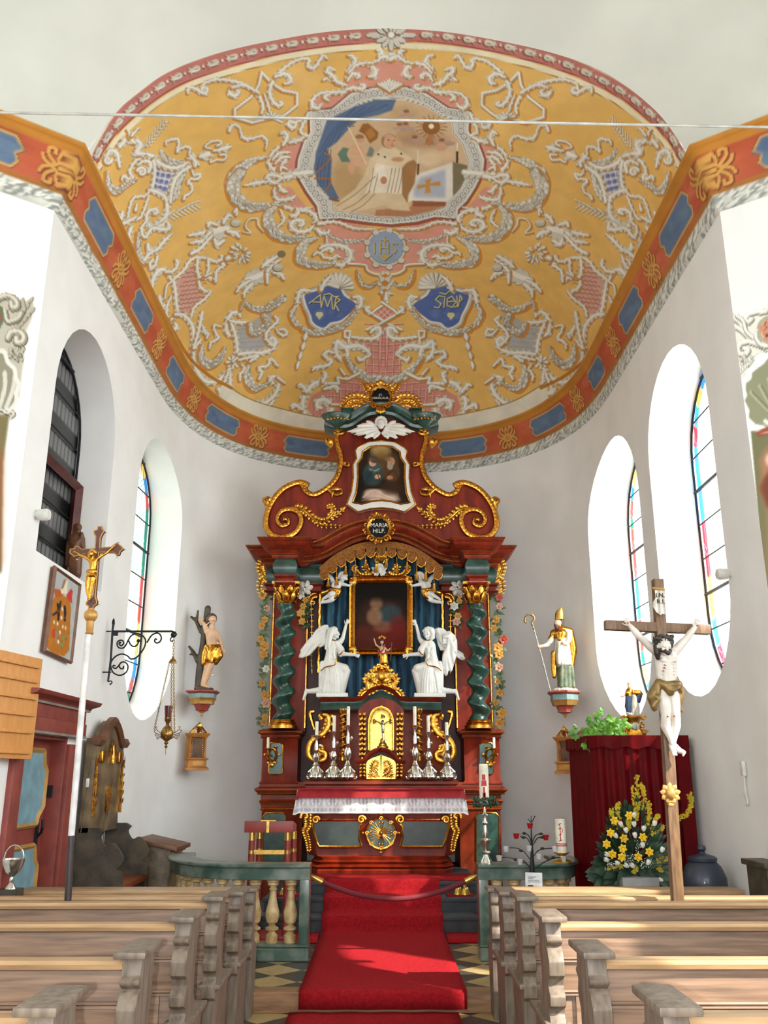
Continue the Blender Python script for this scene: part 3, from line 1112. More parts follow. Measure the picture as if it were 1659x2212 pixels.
for a in range(7):
 t=R_(200+25*a-30)
 rel('A',[(715,530),(715+75*math.cos(t+.8),560-65*math.sin(t+.8)*-1)],[6,9,5],sm=False,sh=a==0)
rel('A',[(400,630),(420,590),(470,600),(500,680),(560,690),(640,670),(680,710),(670,770)],[8,6,4,8,5,6,3])
rel('A',[(1250,340),(1275,260),(1290,180),(1340,120),(1320,75),(1285,70)],[5,7,10,8,4])
rel('A',[(1290,200),(1350,140),(1430,130),(1490,180),(1480,220),(1440,225)],[5,7,9,11,6])
rel('A',[(1280,260),(1320,205),(1370,220),(1350,240)],[4,8,8,4])
rel('A',[(1260,330),(1320,310),(1390,320),(1410,295),(1375,285)],[6,8,8,4])
rel('A',[(1270,290),(1210,270),(1150,230),(1100,255)],[5,10,10,4])
rel('A',[(1200,270),(1170,220),(1130,190),(1140,160),(1190,180)],[6,9,8,4])
rel('A',[(1260,340),(1180,345),(1080,350),(1020,400),(1020,450),(1060,460),(1090,430)],[9,8,6,9,8,5])
rel('A',[(1160,350),(1110,380),(1140,405)],[5,8,5])
rel('A',[(1605,60),(1520,85),(1540,40),(1500,30)],[10,9,9,4])
rel('A',[(1605,100),(1550,75),(1500,110),(1430,130)],[10,8,6,4])
for a in range(5):
 rel('A',[(1600,330),(1600-22*a,250+8*a)],[8,10,6],sm=False)
rel('A',[(990,500),(960,560),(930,640),(980,670),(880,700),(760,760),(700,830),(700,890),(760,940),(830,960),(900,950),(1010,940)],[8,7,6,5,7,7,8,9,10,12,14])
rel('A',[(950,540),(890,570),(850,560),(840,590),(880,610),(900,580)],[5,7,8,8,5])
rel('A',[(800,740),(830,680),(810,640),(780,655)],[6,10,8,4])
rel('A',[(850,720),(920,700),(970,670)],[7,8,3])
for q in([(720,850),(770,800),(850,790)],[(740,880),(790,830),(850,830)],[(760,920),(820,850),(800,880)],[(780,930),(790,900),(830,920)]):
 rel('A',q,[4,8,4])
rel('A',[(860,970),(800,985),(750,1040),(725,1100)],[12,9,7,5])
rel('A',[(760,1030),(800,1080),(830,1085)],[5,9,4])
rel('A',[(800,985),(720,960),(680,975),(730,1020),(800,985)],[5,9,8,8,4])
rel('A',[(690,1010),(600,1020),(510,1040)],[5,10,3])
rel('C',[(690,-30),(720,40),(830,30),(860,5)],[6,8,8,3])
rel('C',[(700,60),(780,95),(880,120),(990,100)],[5,7,8,3])
rel('C',[(900,130),(960,130),(1020,180),(1000,250),(960,290)],[5,7,9,8,4])
rel('C',[(1020,230),(960,280),(880,290),(825,250),(850,205),(910,205),(920,235),(885,245)],[6,8,9,10,9,8,5])
rel('C',[(870,110),(880,150),(830,170),(870,165)],[7,9,4])
rel('C',[(740,120),(770,200),(700,270)],[4,7,4])
rel('C',[(1040,220),(1030,270),(1060,300),(1110,300),(1120,280)],[8,9,9,6])
rel('C',[(1040,230),(1120,215),(1200,220),(1320,265),(1480,270)],[8,6,6,4])
rel('C',[(1100,320),(1100,385),(1060,400)],[4,5,5])
rel('C',[(1050,420),(1090,400),(1180,395),(1260,420),(1290,470),(1260,535),(1200,550),(1150,520),(1170,480),(1210,490)],[6,7,9,10,12,11,9,9,7,4])
rel('C',[(1060,450),(1110,420),(1150,430),(1130,450)],[5,8,8,4])
rel('C',[(1150,500),(1080,490),(1060,460),(1020,455),(1000,475)],[6,5,5,6,4])
rel('C',[(1270,540),(1400,550),(1420,590),(1480,620),(1590,630)],5)
garl('A',[(700,820),(560,860),(460,930),(420,1020),(440,1100)],[4,12,20,24,24])
garl('B',[(1480,560),(1400,700),(1440,830),(1560,900),(1690,900),(1900,880)],[22,26,25,20,12,5])
garl('C',[(700,100),(655,150),(650,220),(700,300),(790,340),(880,345),(980,330)],[10,20,23,21,16,12,5])
garl('C',[(1030,335),(940,380),(900,440),(900,510),(980,540),(1080,550),(1160,540)],[6,14,20,20,16,13,8])
garl('C',[(1110,310),(1180,345),(1260,365),(1340,365),(1430,350)],[6,8,9,8,5],sh=False)
garl('C',[(1350,590),(1360,660),(1400,710),(1460,710),(1500,680)],[4,7,8,8,5])
q=tr('C',[(1560,400)])[0]
cx=axis_x(535)
for r,c in((46,SHD),(44,(150,140,122)),(43,(206,200,186)),(38,(118,110,98)),(37,(150,164,182))):
 FR.dot(cx,535,r,r*.93,c)
for a in range(0,360,40):
 x,y=cx+43*math.cos(R_(a)),537+40*math.sin(R_(a))
 FR.dot(x,y+1,8,7,(120,110,94))
 FR.dot(x,y,7,6,(210,204,190))
FR.dot(cx,535,37,34,(150,166,188))
for dx,dy,c in((1,1,(60,56,44)),(0,0,(206,182,112))):
 for p in([(-25,-12),(-25,10)],[(-12,-12),(-12,10)],[(5,-12),(5,10)],[(-12,-2),(5,-2)],[(-3.5,-2),(-3.5,-26)],[(-11,-18),(4,-18)],[(24,-10),(18,-13),(13,-7),(23,3),(18,10),(12,7)],[(-18,13),(-3,25),(12,13)],[(-3,10),(-3,24)]):
  FR.stroke(np.array(p)+np.array([cx+dx,537+dy]),2.4,c)
FR.dot(cx-3,553,5,5,(196,164,84))
for y,r in((597,15),(612,18),(628,11)):
 x=axis_x(y)
 for a in range(6):
  FR.dot(x+r*.6*math.cos(a*1.05),y+r*.5*math.sin(a*1.05)+1,r*.4,r*.4,DKG)
  FR.dot(x+r*.6*math.cos(a*1.05),y+r*.5*math.sin(a*1.05),r*.34,r*.34,(206,200,186))
 FR.dot(x,y,r*.4,r*.35,SHD)
rel('C',[(1560,820),(1545,775),(1520,765)],[12,8,3])
rel('C',[(1560,820),(1575,775),(1620,775)],[12,8,3],m=False)
rel('C',[(1565,815),(1565,765)],[12,6],m=False,sm=False)
for s in(1,-1):
 def sp(pts):
  p=tr('C',pts)
  return p if s==1 else mir(p)
 o=smooth(sp([(930,790),(960,770),(1060,740),(1120,700),(1200,720),(1240,790),(1330,850),(1310,900),(1240,960),(1200,985),(1130,1000),(1075,1040),(1000,1000),(980,940),(945,860)]),4,True)
 FR.stroke(np.concatenate([o,o[:1]])+np.array([-3*s,3]),22,SHD)
 FR.stroke(np.concatenate([o,o[:1]]),18,DKG)
 FR.stroke(np.concatenate([o,o[:1]]),16,MID)
 FR.stroke(np.concatenate([o,o[:1]]),7,LIT)
 FR.fill(o,(84,104,156))
 for i in range(14):
  r=random.Random(i)
  c=o.mean(0)
  FR.dot(c[0]+r.uniform(-28,28),c[1]+r.uniform(-20,22),9,7,r.choice([(110,132,176),(70,90,148)]),.35,soft=6)
 c0=sp([(1190,720)])[0]
 for a in range(-4,5):
  t=R_(90+a*20-12*s)
  e=c0+np.array([math.cos(t)*31,-math.sin(t)*27])
  FR.stroke([c0+(0,1),e+(-1.5*s,1.5)],[8,12],DKG)
  FR.stroke([c0,e],[7,10],(206,200,186))
  FR.stroke([c0,e],[2,4],(226,222,210))
rel('C',[(1060,740),(1090,680),(1130,640)],[10,9,6])
rel('C',[(970,750),(900,750),(880,800),(870,850),(850,900)],[6,9,9,8,6])
rel('C',[(1310,800),(1360,800),(1370,850),(1340,900),(1300,940)],[6,10,10,8,6])
garl('E',[(960,60),(930,120),(960,190),(1010,220)],[8,11,10,6])
garl('E',[(1010,225),(1080,250),(1180,240),(1270,210),(1330,160),(1380,90)],[12,13,12,11,10,6])
for i,(x,y)in enumerate(((1020,280),(1005,345),(985,410),(968,475))):
 rel('E',[(x+6,y-25),(x,y),(x-6,y+25)],[4,12-i,3])
for dx,dy,c in((1.2,1.2,(52,46,40)),(0,0,(206,196,140))):
 for p in([(668,655),(692,637),(694,664)],[(676,652),(692,653)],[(694,664),(700,640),(708,662),(716,640),(719,667)],[(722,668),(726,642),(735,648),(724,657),(732,671)],[(700,637),(712,634),(722,641),(732,640)]):
  FR.stroke(np.array(p)+np.array([dx,dy]),2.6,c)
 for p in([(958,641),(949,639),(941,647),(953,656),(948,665),(938,663)],[(961,641),(959,664)],[(976,640),(966,646),(966,660),(977,664),(985,652),(976,640)],[(968,652),(984,650)],[(987,640),(988,662),(981,663)],[(990,662),(994,638),(999,646),(992,652)],[(950,632),(962,636),(972,628),(982,634)]):
  FR.stroke(np.array(p)+np.array([dx,dy]),2.6,c)
for x,y in((690,679),(974,680)):
 FR.dot(x-3,y,5,5,(206,196,150))
 FR.dot(x+3,y,5,5,(206,196,150))
 FR.fill([(x-8,y+1),(x+8,y+1),(x,y+12)],(206,196,150))
fil('B',[(610,440),(760,500),(870,520),(790,620),(760,800),(680,750),(590,720),(620,600)],(206,206,206))
bl=tr('B',[(630,490),(870,520),(770,780),(590,730)])
for i in range(4):
 for j in range(4):
  u,v=(i+.5)/4,(j+.5)/4
  p=(bl[0]*(1-u)+bl[1]*u)*(1-v)+(bl[3]*(1-u)+bl[2]*u)*v
  for q,s in((p,1),(mir(p[None])[0],-1)):
   FR.fill([(q[0]-4.5,q[1]-4.5),(q[0]+4.5,q[1]-4.5),(q[0]+4.5,q[1]+4.5),(q[0]-4.5,q[1]+4.5)],(124,126,168))
   FR.fill([(q[0]-2,q[1]-4.5),(q[0]+4.5,q[1]-4.5),(q[0]+4.5,q[1]+2)],(96,98,150))
rel('B',[(600,390),(660,470),(780,520),(890,500),(980,420)],[9,10,9,7])
rel('B',[(1010,490),(920,540),(830,620),(790,740),(775,860)],[6,9,10,10,8])
rel('B',[(600,400),(620,560),(590,730),(560,740)],8)
rel('B',[(560,740),(640,760),(720,810),(740,880)],[7,10,9,6])
rel('B',[(1000,380),(1060,490)],[5,5],sm=False)
rel('B',[(950,420),(980,400),(1000,430),(1030,470),(1020,500)],8)
garl('B',[(680,350),(720,420),(800,460),(900,460)],[10,14,12,6],sh=False)
garl('B',[(910,580),(870,660),(840,760),(810,840)],[8,13,13,8],sh=False)
rel('B',[(1060,410),(1100,400),(1150,380),(1200,350)],[4,14,16,5])
rel('B',[(1200,350),(1260,340),(1330,320),(1380,310)],[4,8,13,3])
rel('B',[(1180,330),(1120,310),(1180,260),(1260,250),(1280,280),(1240,300)],[3,5,5,5])
rel('B',[(1170,440),(1180,465),(1230,440),(1310,440),(1330,390),(1270,390)],[3,5,5,5])
rel('B',[(960,390),(970,320),(920,310),(870,330),(840,360),(860,270),(840,230),(780,240),(740,250),(730,290)],[4,6,5,6,4])
rel('B',[(990,540),(1010,590),(1070,580),(1050,630),(980,630),(950,660),(990,700),(980,760),(920,800),(910,830)],[4,6,5,6,5,7])
rel('B',[(600,400),(520,390),(420,460),(370,560),(400,610),(370,640),(310,600),(290,640)],[10,9,7,7,8,7,5])
rel('B',[(530,380),(440,370),(480,290),(440,250),(400,270)],[6,14,12,10,5])
rel('B',[(420,270),(360,230),(300,270),(270,310)],[8,12,11,9])
rel('B',[(370,220),(360,160),(340,140)],[7,5,3])
rel('B',[(390,200),(440,140),(480,120)],[6,5,2])
rel('B',[(560,560),(580,480),(520,450),(450,490)],[9,8,7,5])
curl('B',490,560,46,200,1.4,8)
for sgn in(-1,1):
 for t in np.linspace(0,1,8):
  x,y=530+190*t,310-240*t
  rel('B',[(x,y),(x+30+20*sgn,y-45+30*sgn)],[2,6,2],sm=False,sh=False)
  x,y=760+260*t,1000-110*t
  rel('B',[(x,y),(x+55,y-10+45*sgn)],[2,6,2],sm=False,sh=False)
rel('B',[(130,430),(170,350),(240,370),(260,450),(270,510)],[8,10,9,6])
curl('B',150,440,40,0,1.3,8)
garl('B',[(150,560),(170,680),(240,750),(330,690),(440,630)],[6,12,16,12,6])
rel('B',[(340,1060),(400,830),(520,800),(560,760)],[5,6,6])
rel('B',[(380,1030),(480,1010),(560,800)],[5,6,5])
rel('B',[(240,1100),(340,1060),(430,1010)],[7,9,6])
rel('B',[(430,940),(440,880)],[8,12,4])
rel('B',[(740,880),(740,980),(680,1060),(590,1110),(540,1050),(550,960),(620,930),(650,960),(610,980)],[9,11,12,10,8,8,8,5])
rel('B',[(600,1130),(680,1100),(740,1060),(760,1110),(720,1150)],[10,10,9,6])
rel('B',[(540,1060),(490,1130),(480,1240)],[7,7,6])
rel('B',[(300,960),(280,1030),(230,960),(220,900)],[8,10,7,4])
rel('B',[(390,1110),(350,1180),(360,1240)],[10,8,5])
def putto(pts_list,head,fr,m=True):
 for p,w in pts_list:
  rel(fr,p,w,m,hi=True)
 p=tr(fr,[head])
 for q,s in((p[0],1),(mir(p)[0],-1))if m else((p[0],1),):
  FR.dot(q[0]-s,q[1]+1,12,9,(108,100,86))
  FR.dot(q[0],q[1],11,8,(186,178,158))
  FR.dot(q[0]+s,q[1]-3,9,4,(210,204,186),.8,soft=2)
putto([([(200,300),(260,280),(330,265)],[20,22,16]),([(200,290),(110,305),(30,320)],[12,9,5]),([(190,300),(150,360),(80,370),(40,380)],[12,10,7,4]),([(210,320),(120,420),(50,460)],[7,8,9]),([(180,250),(190,220),(250,240)],[6,8,5]),([(300,220),(330,170),(390,150)],[8,9,6]),([(400,160),(400,115),(380,140)],[5,7,4]),([(330,290),(390,300),(420,330)],[6,12,7]),([(230,350),(250,390),(300,360)],[8,12,8])],(395,222),'C')
putto([([(480,670),(560,640),(680,580)],[16,20,14]),([(500,680),(440,710),(400,760)],[12,9,5]),([(520,700),(470,750),(460,800)],[12,9,5]),([(640,600),(690,540),(740,510)],[9,8,5]),([(640,620),(640,690)],[9,6]),([(690,610),(740,620),(770,660)],[6,10,6]),([(600,570),(640,530),(720,480)],[5,12,7])],(725,570),'C')
FR.dot(*tr('C',[(750,465)])[0],9,8,(130,116,92))
rel('C',[(455,295),(510,300),(470,250),(500,195),(560,190),(570,240),(610,290)],[2,4,3,4,2])
fil('D',[(520,530),(610,470),(700,370),(740,360),(720,450),(740,520),(750,600),(820,660),(790,720),(690,800),(660,890),(560,860),(530,750)],(204,158,140))
for i in range(11):
 for j in range(6):
  x,y=540+42*j+(21 if i%2 else 0)+(10-i)*8*.9,440+42*i-j*6
  if 520<x<800 and(y<800+(x-520)*-.5+90)and x-520<300-abs(y-640)*.35:
   lin_('D',[(x-18,y+6),(x,y-8),(x+18,y+2)],1.5,(150,84,78))
rel('D',[(500,540),(560,490),(610,440),(650,370),(720,335),(830,340)],[8,7,7,7,6])
rel('D',[(730,350),(725,440),(750,520),(830,520),(890,550)],7)
rel('D',[(740,560),(760,620),(830,660),(850,650)],7)
rel('D',[(500,545),(520,660),(530,780),(540,860),(480,920)],[7,8,8,8,6])
rel('D',[(850,660),(790,730),(700,800),(670,890)],6)
rel('D',[(520,870),(600,880),(670,960),(690,1040),(690,1140),(680,1240),(740,1340)],[8,9,9,9,8])
rel('D',[(780,530),(830,460),(830,350),(880,370),(930,365),(970,330),(950,320)],[5,6,6,6,8,6])
rel('D',[(900,560),(910,460),(990,400),(1000,380),(960,395)],[7,7,7,6])
rel('D',[(800,510),(860,480)],[4,8,4])
rel('D',[(1000,320),(1020,380)],[6,6],sm=False)
rel('D',[(1010,340),(1070,310)],[12,16],sm=False)
rs2=random.Random(9)
for i in range(26):
 a,r=rs2.uniform(0,6.28),rs2.uniform(.2,1)**.5
 x,y=1140+95*r*math.cos(a),285+95*r*math.sin(a)
 rel('D',[(x-14*math.cos(a),y-14*math.sin(a)),(x+14*math.cos(a),y+14*math.sin(a))],[5,7,4],sm=False,sh=i<12)
rel('D',[(300,640),(310,540),(370,450),(440,470),(480,550)],[6,10,12,9,6])
rel('D',[(430,470),(500,460),(540,400),(530,360)],[7,7,7,8])
rel('D',[(420,720),(440,600),(490,560)],[4,5,4])
rel('D',[(480,700),(440,800),(440,920),(480,1020),(530,990),(520,960)],[5,7,8,10,8])
rel('D',[(370,700),(390,800),(420,780)],[9,10,5])
for x,y,a in((450,0,0),(90,40,0),):
 pass
rel('D',[(450,10),(460,60),(400,70),(300,60),(240,140),(210,120),(200,50),(240,0)],[7,9,9,8,6,6,5])
rel('D',[(260,210),(270,260),(330,270),(380,220),(430,160),(490,110)],[8,10,10,8,9,3])
rel('D',[(220,370),(270,300),(330,270)],[10,8,5])
garl('D',[(170,100),(175,230),(190,360),(250,390)],[6,10,10,6])
rel('D',[(350,320),(330,400),(290,440),(280,390),(310,350)],[6,7,6,5])
rel('D',[(100,60),(80,140),(110,230)],[10,7,9,5])
fil('E',[(530,160),(640,190),(740,110),(790,100),(780,200),(740,290),(780,340),(690,370),(560,400),(560,280)],(172,170,166))
for i in range(7):
 for j in range(7):
  x,y=545+32*j+(16 if i%2 else 0),190+32*i-j*3
  if x-540<240 and y<395 and(y>190 or x<620):
   lin_('E',[(x-10,y),(x,y+7),(x+10,y)],1.4,(122,120,118))
   lin_('E',[(x-10,y-3),(x,y+4),(x+10,y-3)],1.2,(196,194,188))
rel('E',[(570,140),(560,110),(510,120),(480,180),(480,250),(520,280)],[6,8,9,10,9,6])
rel('E',[(500,170),(560,180),(640,180)],[6,8,7])
rel('E',[(510,190),(540,280),(550,380),(530,430)],[7,8,9,8])
rel('E',[(560,400),(640,390),(720,390),(790,360),(815,310),(790,285),(770,310),(790,330)],[8,9,10,10,10,8,6])
rel('E',[(790,340),(750,290),(760,240),(830,170),(810,140)],[6,7,7,6])
garl('E',[(580,90),(600,40),(660,80),(740,90),(800,60),(870,10)],[5,8,11,13,16,14])
garl('E',[(640,190),(660,250),(720,230),(760,180),(740,130)],[10,13,12,14,10])
rel('E',[(840,230),(880,230),(890,265),(850,265),(820,230)],[5,6,6,4])
for a in range(8):
 t=a*PI/4
 rel('E',[(520,450),(520+42*math.cos(t),455+42*math.sin(t))],[5,9,6],sm=False,sh=a in(3,4))
rel('E',[(500,500),(420,580),(340,590),(290,540),(260,480),(250,380),(270,300)],[8,10,10,12,8,7,5])
rel('E',[(500,520),(510,650),(570,720),(680,750),(770,720),(830,640),(830,570),(790,555),(775,590),(800,600)],[7,9,12,12,10,9,9,9,6])
rel('E',[(800,720),(770,760),(750,800)],[6,6,4])
rel('E',[(830,560),(880,600)],[7,4],sm=False)
rel('E',[(490,520),(450,620),(430,660),(460,670),(420,640)],[6,7,9,8])
garl('E',[(310,340),(310,420),(360,470),(430,430),(470,350)],[6,15,18,14,5])
garl('E',[(640,440),(620,540),(660,630),(720,620),(780,590)],[5,14,18,12,5])
rel('E',[(310,200),(330,250),(350,260),(340,290)],[5,9,8,5])
rel('E',[(300,300),(250,360),(280,260),(310,110)],[6,6,7,8])
rel('E',[(440,210),(390,200),(400,250),(420,290),(370,320),(360,360)],[4,5,6,6,5])
rel('E',[(830,480),(780,430),(760,480),(700,490),(720,530),(700,570)],[5,6,6,7,6])
rel('E',[(580,470),(600,500),(570,540),(570,580)],[4,6,5])
rel('E',[(640,450),(690,410),(560,440)],[6,8,5])
tow=[(1585,40),(1480,110),(1585,190),(1560,200),(1540,290),(1440,330),(1340,290),(1460,400),(1430,470),(1440,520),(1550,560),(1585,565)]
fil('E',[(1585,50),(1480,115),(1585,180)],(200,130,116))
fil('E',[(1585,180),(1540,210),(1530,270),(1440,300),(1340,295),(1330,330),(1440,370),(1460,420),(1430,520),(1585,560)],(206,142,128))
fil('E',[(1585,560),(1420,520),(1260,580),(1160,630),(1060,690),(1030,770),(1080,840),(1200,820),(1300,760),(1585,800)],(204,138,124))
for k in range(13):
 y=200+47*k
 lin_('E',[(1585,y),(1430,y-8)]if k<8 else[(1585,y),(1300-(k-8)*50,y-30)],2.2,(178,98,88),sm=False)
 lin_('E',[(1585,y-5),(1430,y-13)]if k<8 else[(1585,y-5),(1300-(k-8)*50,y-35)],1.4,(226,186,170),sm=False)
for k in range(12):
 x=1570-45*k
 y0,y1=(200,810)if k<4 else(590+(k-4)*18,820)
 if 2<=k<4:
  y0=330
 lin_('E',[(x,y0),(x+6,y1)],2.2,(178,98,88),sm=False)
 lin_('E',[(x+5,y0),(x+11,y1)],1.4,(226,186,170),sm=False)
for k in range(4):
 lin_('E',[(1500+25*k,110-18*k),(1560+25*k,165-15*k)],1.8,(226,186,170),sm=False)
rel('E',[(1585,40),(1500,95),(1475,120),(1590,190),(1680,230)],6,sm=False)
rel('E',[(1480,120),(1445,100),(1440,80),(1460,75)],[6,8,8,5])
rel('E',[(1470,250),(1500,220),(1530,220),(1530,260),(1490,290),(1420,290),(1340,280)],[6,9,10,10,7,6])
rel('E',[(1330,240),(1290,240),(1290,280),(1320,290),(1330,240),(1300,400)],5,sm=False)
rel('E',[(1470,410),(1440,370),(1380,340),(1290,350),(1240,310),(1230,380),(1260,430),(1310,410),(1300,360)],[6,10,12,12,9,9,9,7])
rel('E',[(1470,400),(1400,440),(1380,420)],[5,8,5])
rel('E',[(1220,390),(1170,380),(1150,410),(1200,450),(1160,480),(1090,490),(1070,510)],[5,7,7,7,9,5])
garl('E',[(1300,420),(1350,490),(1420,550),(1500,580),(1590,580)],[6,14,17,18,18])
rel('E',[(1390,530),(1310,570),(1240,560),(1250,600),(1160,600)],7,sm=False)
rel('E',[(1260,500),(1290,540)],[4,8,5],sm=False)
rel('E',[(1160,600),(1080,600),(1020,680),(1000,740),(1020,820),(1090,860),(1170,840),(1200,780),(1170,720),(1110,720),(1100,760),(1130,770)],[10,11,11,10,11,12,12,12,11,10,7])
rel('E',[(1030,660),(990,610),(970,615)],[8,9,5])
rel('E',[(1140,590),(1160,540),(1140,520)],[8,9,4])
rel('E',[(1000,780),(940,745),(930,770)],[7,9,7])
rel('E',[(1150,640),(1230,620),(1240,660)],[6,8,5])
rel('E',[(1200,745),(1300,750)],[5,4],sm=False)
for y in range(60,300,9):
 pass
foot=smooth([(480,826),(540,862),(620,886),(700,902),(823,908),(950,902),(1030,888),(1110,866),(1180,826)],6)
FR.fill(np.concatenate([foot,np.array([(1200,960),(450,960)])]),(222,214,194),1,1)
FR.stroke(foot,2.5,(150,112,52),.8)
for s in(1,-1):
 e=smooth([(206,380),(262,500),(335,640),(400,760),(450,810),(500,838)],6)
 FR.stroke(e if s==1 else mir(e),7,(176,112,34),.9)
NS,NT=1000,430
q0,d0=plan(0.12,40,200)
qq,_=resample(q0,d0,NS)
r,z=vault_prof(np.linspace(0,1,NT))
A0,B0=HWD-0.12,BD-0.12
ux=(qq[:,0]-XC)/A0
uy=np.maximum(0,qq[:,1]-YC)/B0
yb=np.minimum(qq[:,1],YC)
k=B0/A0
pts=np.empty((NS,NT,3),dtype=np.float32)
pts[:,:,0]=XC+ux[:,None]*r[None,:]
pts[:,:,1]=yb[:,None]+uy[:,None]*r[None,:]*k
pts[:,:,2]=z[None,:]
pts=pts.reshape(-1,3)
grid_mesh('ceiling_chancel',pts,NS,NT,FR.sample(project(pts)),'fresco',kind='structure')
#  cornice all round
paint_mat('cornice_paint',rough=0.75,noise=0.14,nscale=4.0)
cp_full=[OBE[-1]]+[tuple(p)for p in plan(0,24,110)[0]]+[OBE[1]]
cq=[]
for i in range(len(cp_full)-1):
 a,b=np.array(cp_full[i]),np.array(cp_full[i+1])
 m_=30 if i in(0,len(cp_full)-2)else 1
 for j in range(m_):
  cq.append(a+(b-a)*j/m_)
cq.append(np.array(cp_full[-1]))
cq=np.array(cq)
cd=np.r_[0,np.cumsum(np.hypot(*np.diff(cq,axis=0).T))]
NU=1500
tt=np.linspace(0,cd[-1],NU)
for cx_ in(OBL[-1],OBL[1]):
 j=np.argmin(np.hypot(cq[:,0]-cx_[0],cq[:,1]-cx_[1]))
 tt[np.argmin(abs(tt-cd[j]))]=cd[j]
base=np.stack([np.interp(tt,cd,cq[:,i])for i in(0,1)],1)
tg=np.diff(base,axis=0)
tg=tg/np.hypot(tg[:,0],tg[:,1])[:,None]
ta,tb=np.r_[tg[:1],tg],np.r_[tg,tg[-1:]]
na,nb=np.stack([ta[:,1],-ta[:,0]],1),np.stack([tb[:,1],-tb[:,0]],1)
mm=na+nb
mm/=np.hypot(mm[:,0],mm[:,1])[:,None]
mm/=(mm*na).sum(1)[:,None]
prof=np.array([(0.0,Z_COR),(0.035,Z_COR+.02),(0.05,Z_COR+.14),(0.075,Z_COR+.155),(0.085,Z_COR+.17),(0.19,Z_COR+.48),(0.215,Z_COR+.52),(0.245,Z_COR+.535),(0.245,Z_COR+.575),(0.20,Z_COR+.60),(0.05,Z_COR+.64),(-.1,Z_COR+.65)])
pd=np.r_[0,np.cumsum(np.hypot(*np.diff(prof,axis=0).T))]
NV=90
pv=np.linspace(0,pd[-1],NV)
pr2=np.stack([np.interp(pv,pd,prof[:,i])for i in(0,1)],1)
cpts=np.empty((NU,NV,3),dtype=np.float32)
cpts[:,:,0]=base[:,None,0]+mm[:,None,0]*pr2[None,:,0]
cpts[:,:,1]=base[:,None,1]+mm[:,None,1]*pr2[None,:,0]
cpts[:,:,2]=pr2[None,:,1]
CS=Sheet(0,0,cd[-1]*100,pd[-1]*100,1.6,(178,84,54))
P1,P2,P3=pd[2]*100,pd[4]*100,pd[5]*100
Lc=cd[-1]*100
CS.fill([(0,0),(Lc,0),(Lc,P1+.6),(0,P1+.6)],(206,206,196))
r5=random.Random(11)
x=0
while x<Lc:
 for k in range(3):
  y=r5.uniform(1,P1)
  CS.dot(x+r5.uniform(0,6),y,r5.uniform(3.5,6),r5.uniform(1.4,2.6),(140,142,134),.8,r5.uniform(.1,.9))
  CS.dot(x+r5.uniform(0,6)-.5,y+.6,r5.uniform(3,5),r5.uniform(.8,1.6),(226,226,218),.9,r5.uniform(.1,.9))
 x+=5
for k in range(300):
 CS.dot(r5.uniform(0,Lc),r5.uniform(P2,P3),r5.uniform(8,26),r5.uniform(3,8),r5.choice([(190,98,62),(164,70,44),(198,108,78)]),.35,soft=5)
CS.fill([(0,P1),(Lc,P1),(Lc,P2),(0,P2)],(166,110,52))
CS.fill([(0,P3-1),(Lc,P3-1),(Lc,pd[8]*100),(0,pd[8]*100)],(184,122,44))
CS.fill([(0,pd[8]*100-.5),(Lc,pd[8]*100-.5),(Lc,pd[-1]*100+1),(0,pd[-1]*100+1)],(206,200,182))
mid=cpts[:,np.argmin(abs(pv-(pd[4]+pd[5])/2)),:]
mpx=project(mid)
def s_at(px,py):
 j=np.argmin(np.hypot(mpx[:,0]-px,mpx[:,1]-py))
 return tt[j]*100
HB=P3-P2
def panel(a,b):
 a,b=min(a,b),max(a,b)
 y0,y1=P2+HB*.12,P2+HB*.84
 ym=(y0+y1)/2
 e=5.0
 p=[(a+e,y0),(b-e,y0),(b-e*.3,y0+5),(b-e*.9,ym),(b+e*.2,ym+4),(b-e,y1),(a+e,y1),(a-e*.2,ym+4),(a+e*.9,ym),(a+e*.3,y0+5)]
 p=np.array(p)
 CS.stroke(np.concatenate([p,p[:1]]),5.2,(104,60,30))
 CS.stroke(np.concatenate([p,p[:1]]),4,(206,160,92))
 CS.fill(p,(92,110,138),soft=.4)
 for k in range(9):
  CS.dot(r5.uniform(a+8,b-8),r5.uniform(y0+5,y1-5),r5.uniform(5,14),r5.uniform(2,5),r5.choice([(78,96,130),(110,130,150),(96,124,140)]),.4,r5.uniform(-.4,.4),soft=3)
def knot(c):
 """gilt interlace between two panels"""
 ym=P2+HB*.48
 S=HB*.44
 G,D=(204,152,78),(104,56,30)
 ps=[]
 for sx in(1,-1):
  for sy in(1,-1):
   ps.append(smooth([(c,ym),(c+sx*S*.35,ym+sy*S*.2),(c+sx*S*.75,ym+sy*S*.55),(c+sx*S*.8,ym+sy*S*.95),(c+sx*S*.45,ym+sy*S),(c+sx*S*.4,ym+sy*S*.75)],5))
   ps.append(smooth([(c,ym+sy*S*.3),(c+sx*S*.5,ym+sy*S*.05),(c+sx*S*.95,ym+sy*S*.2),(c+sx*S*1.1,ym+sy*S*.5)],5))
  ps.append(smooth([(c,ym),(c+sx*S*.2,ym+S*.5),(c,ym+S*1.02)],5))
  ps.append(smooth([(c,ym),(c+sx*S*.2,ym-S*.5),(c,ym-S*1.02)],5))
 for p in ps:
  CS.stroke(p+np.array([.6,-.6]),4.2,D,.9)
 for p in ps:
  CS.stroke(p,2.8,G)
 CS.dot(c,ym,3,3,D)
 CS.dot(c,ym,2.2,2.2,G)
for ax,ay,bx,by in((165,455,236,535),(268,650,316,706),(345,793,385,835),(438,900,510,935),(615,958,712,975),(948,965,1050,960),(1150,930,1225,893),(1283,832,1323,795),(1350,708,1405,645),(1440,540,1512,445),(28,370,-60,335),(1650,365,1760,330)):
 panel(s_at(ax,ay),s_at(bx,by))
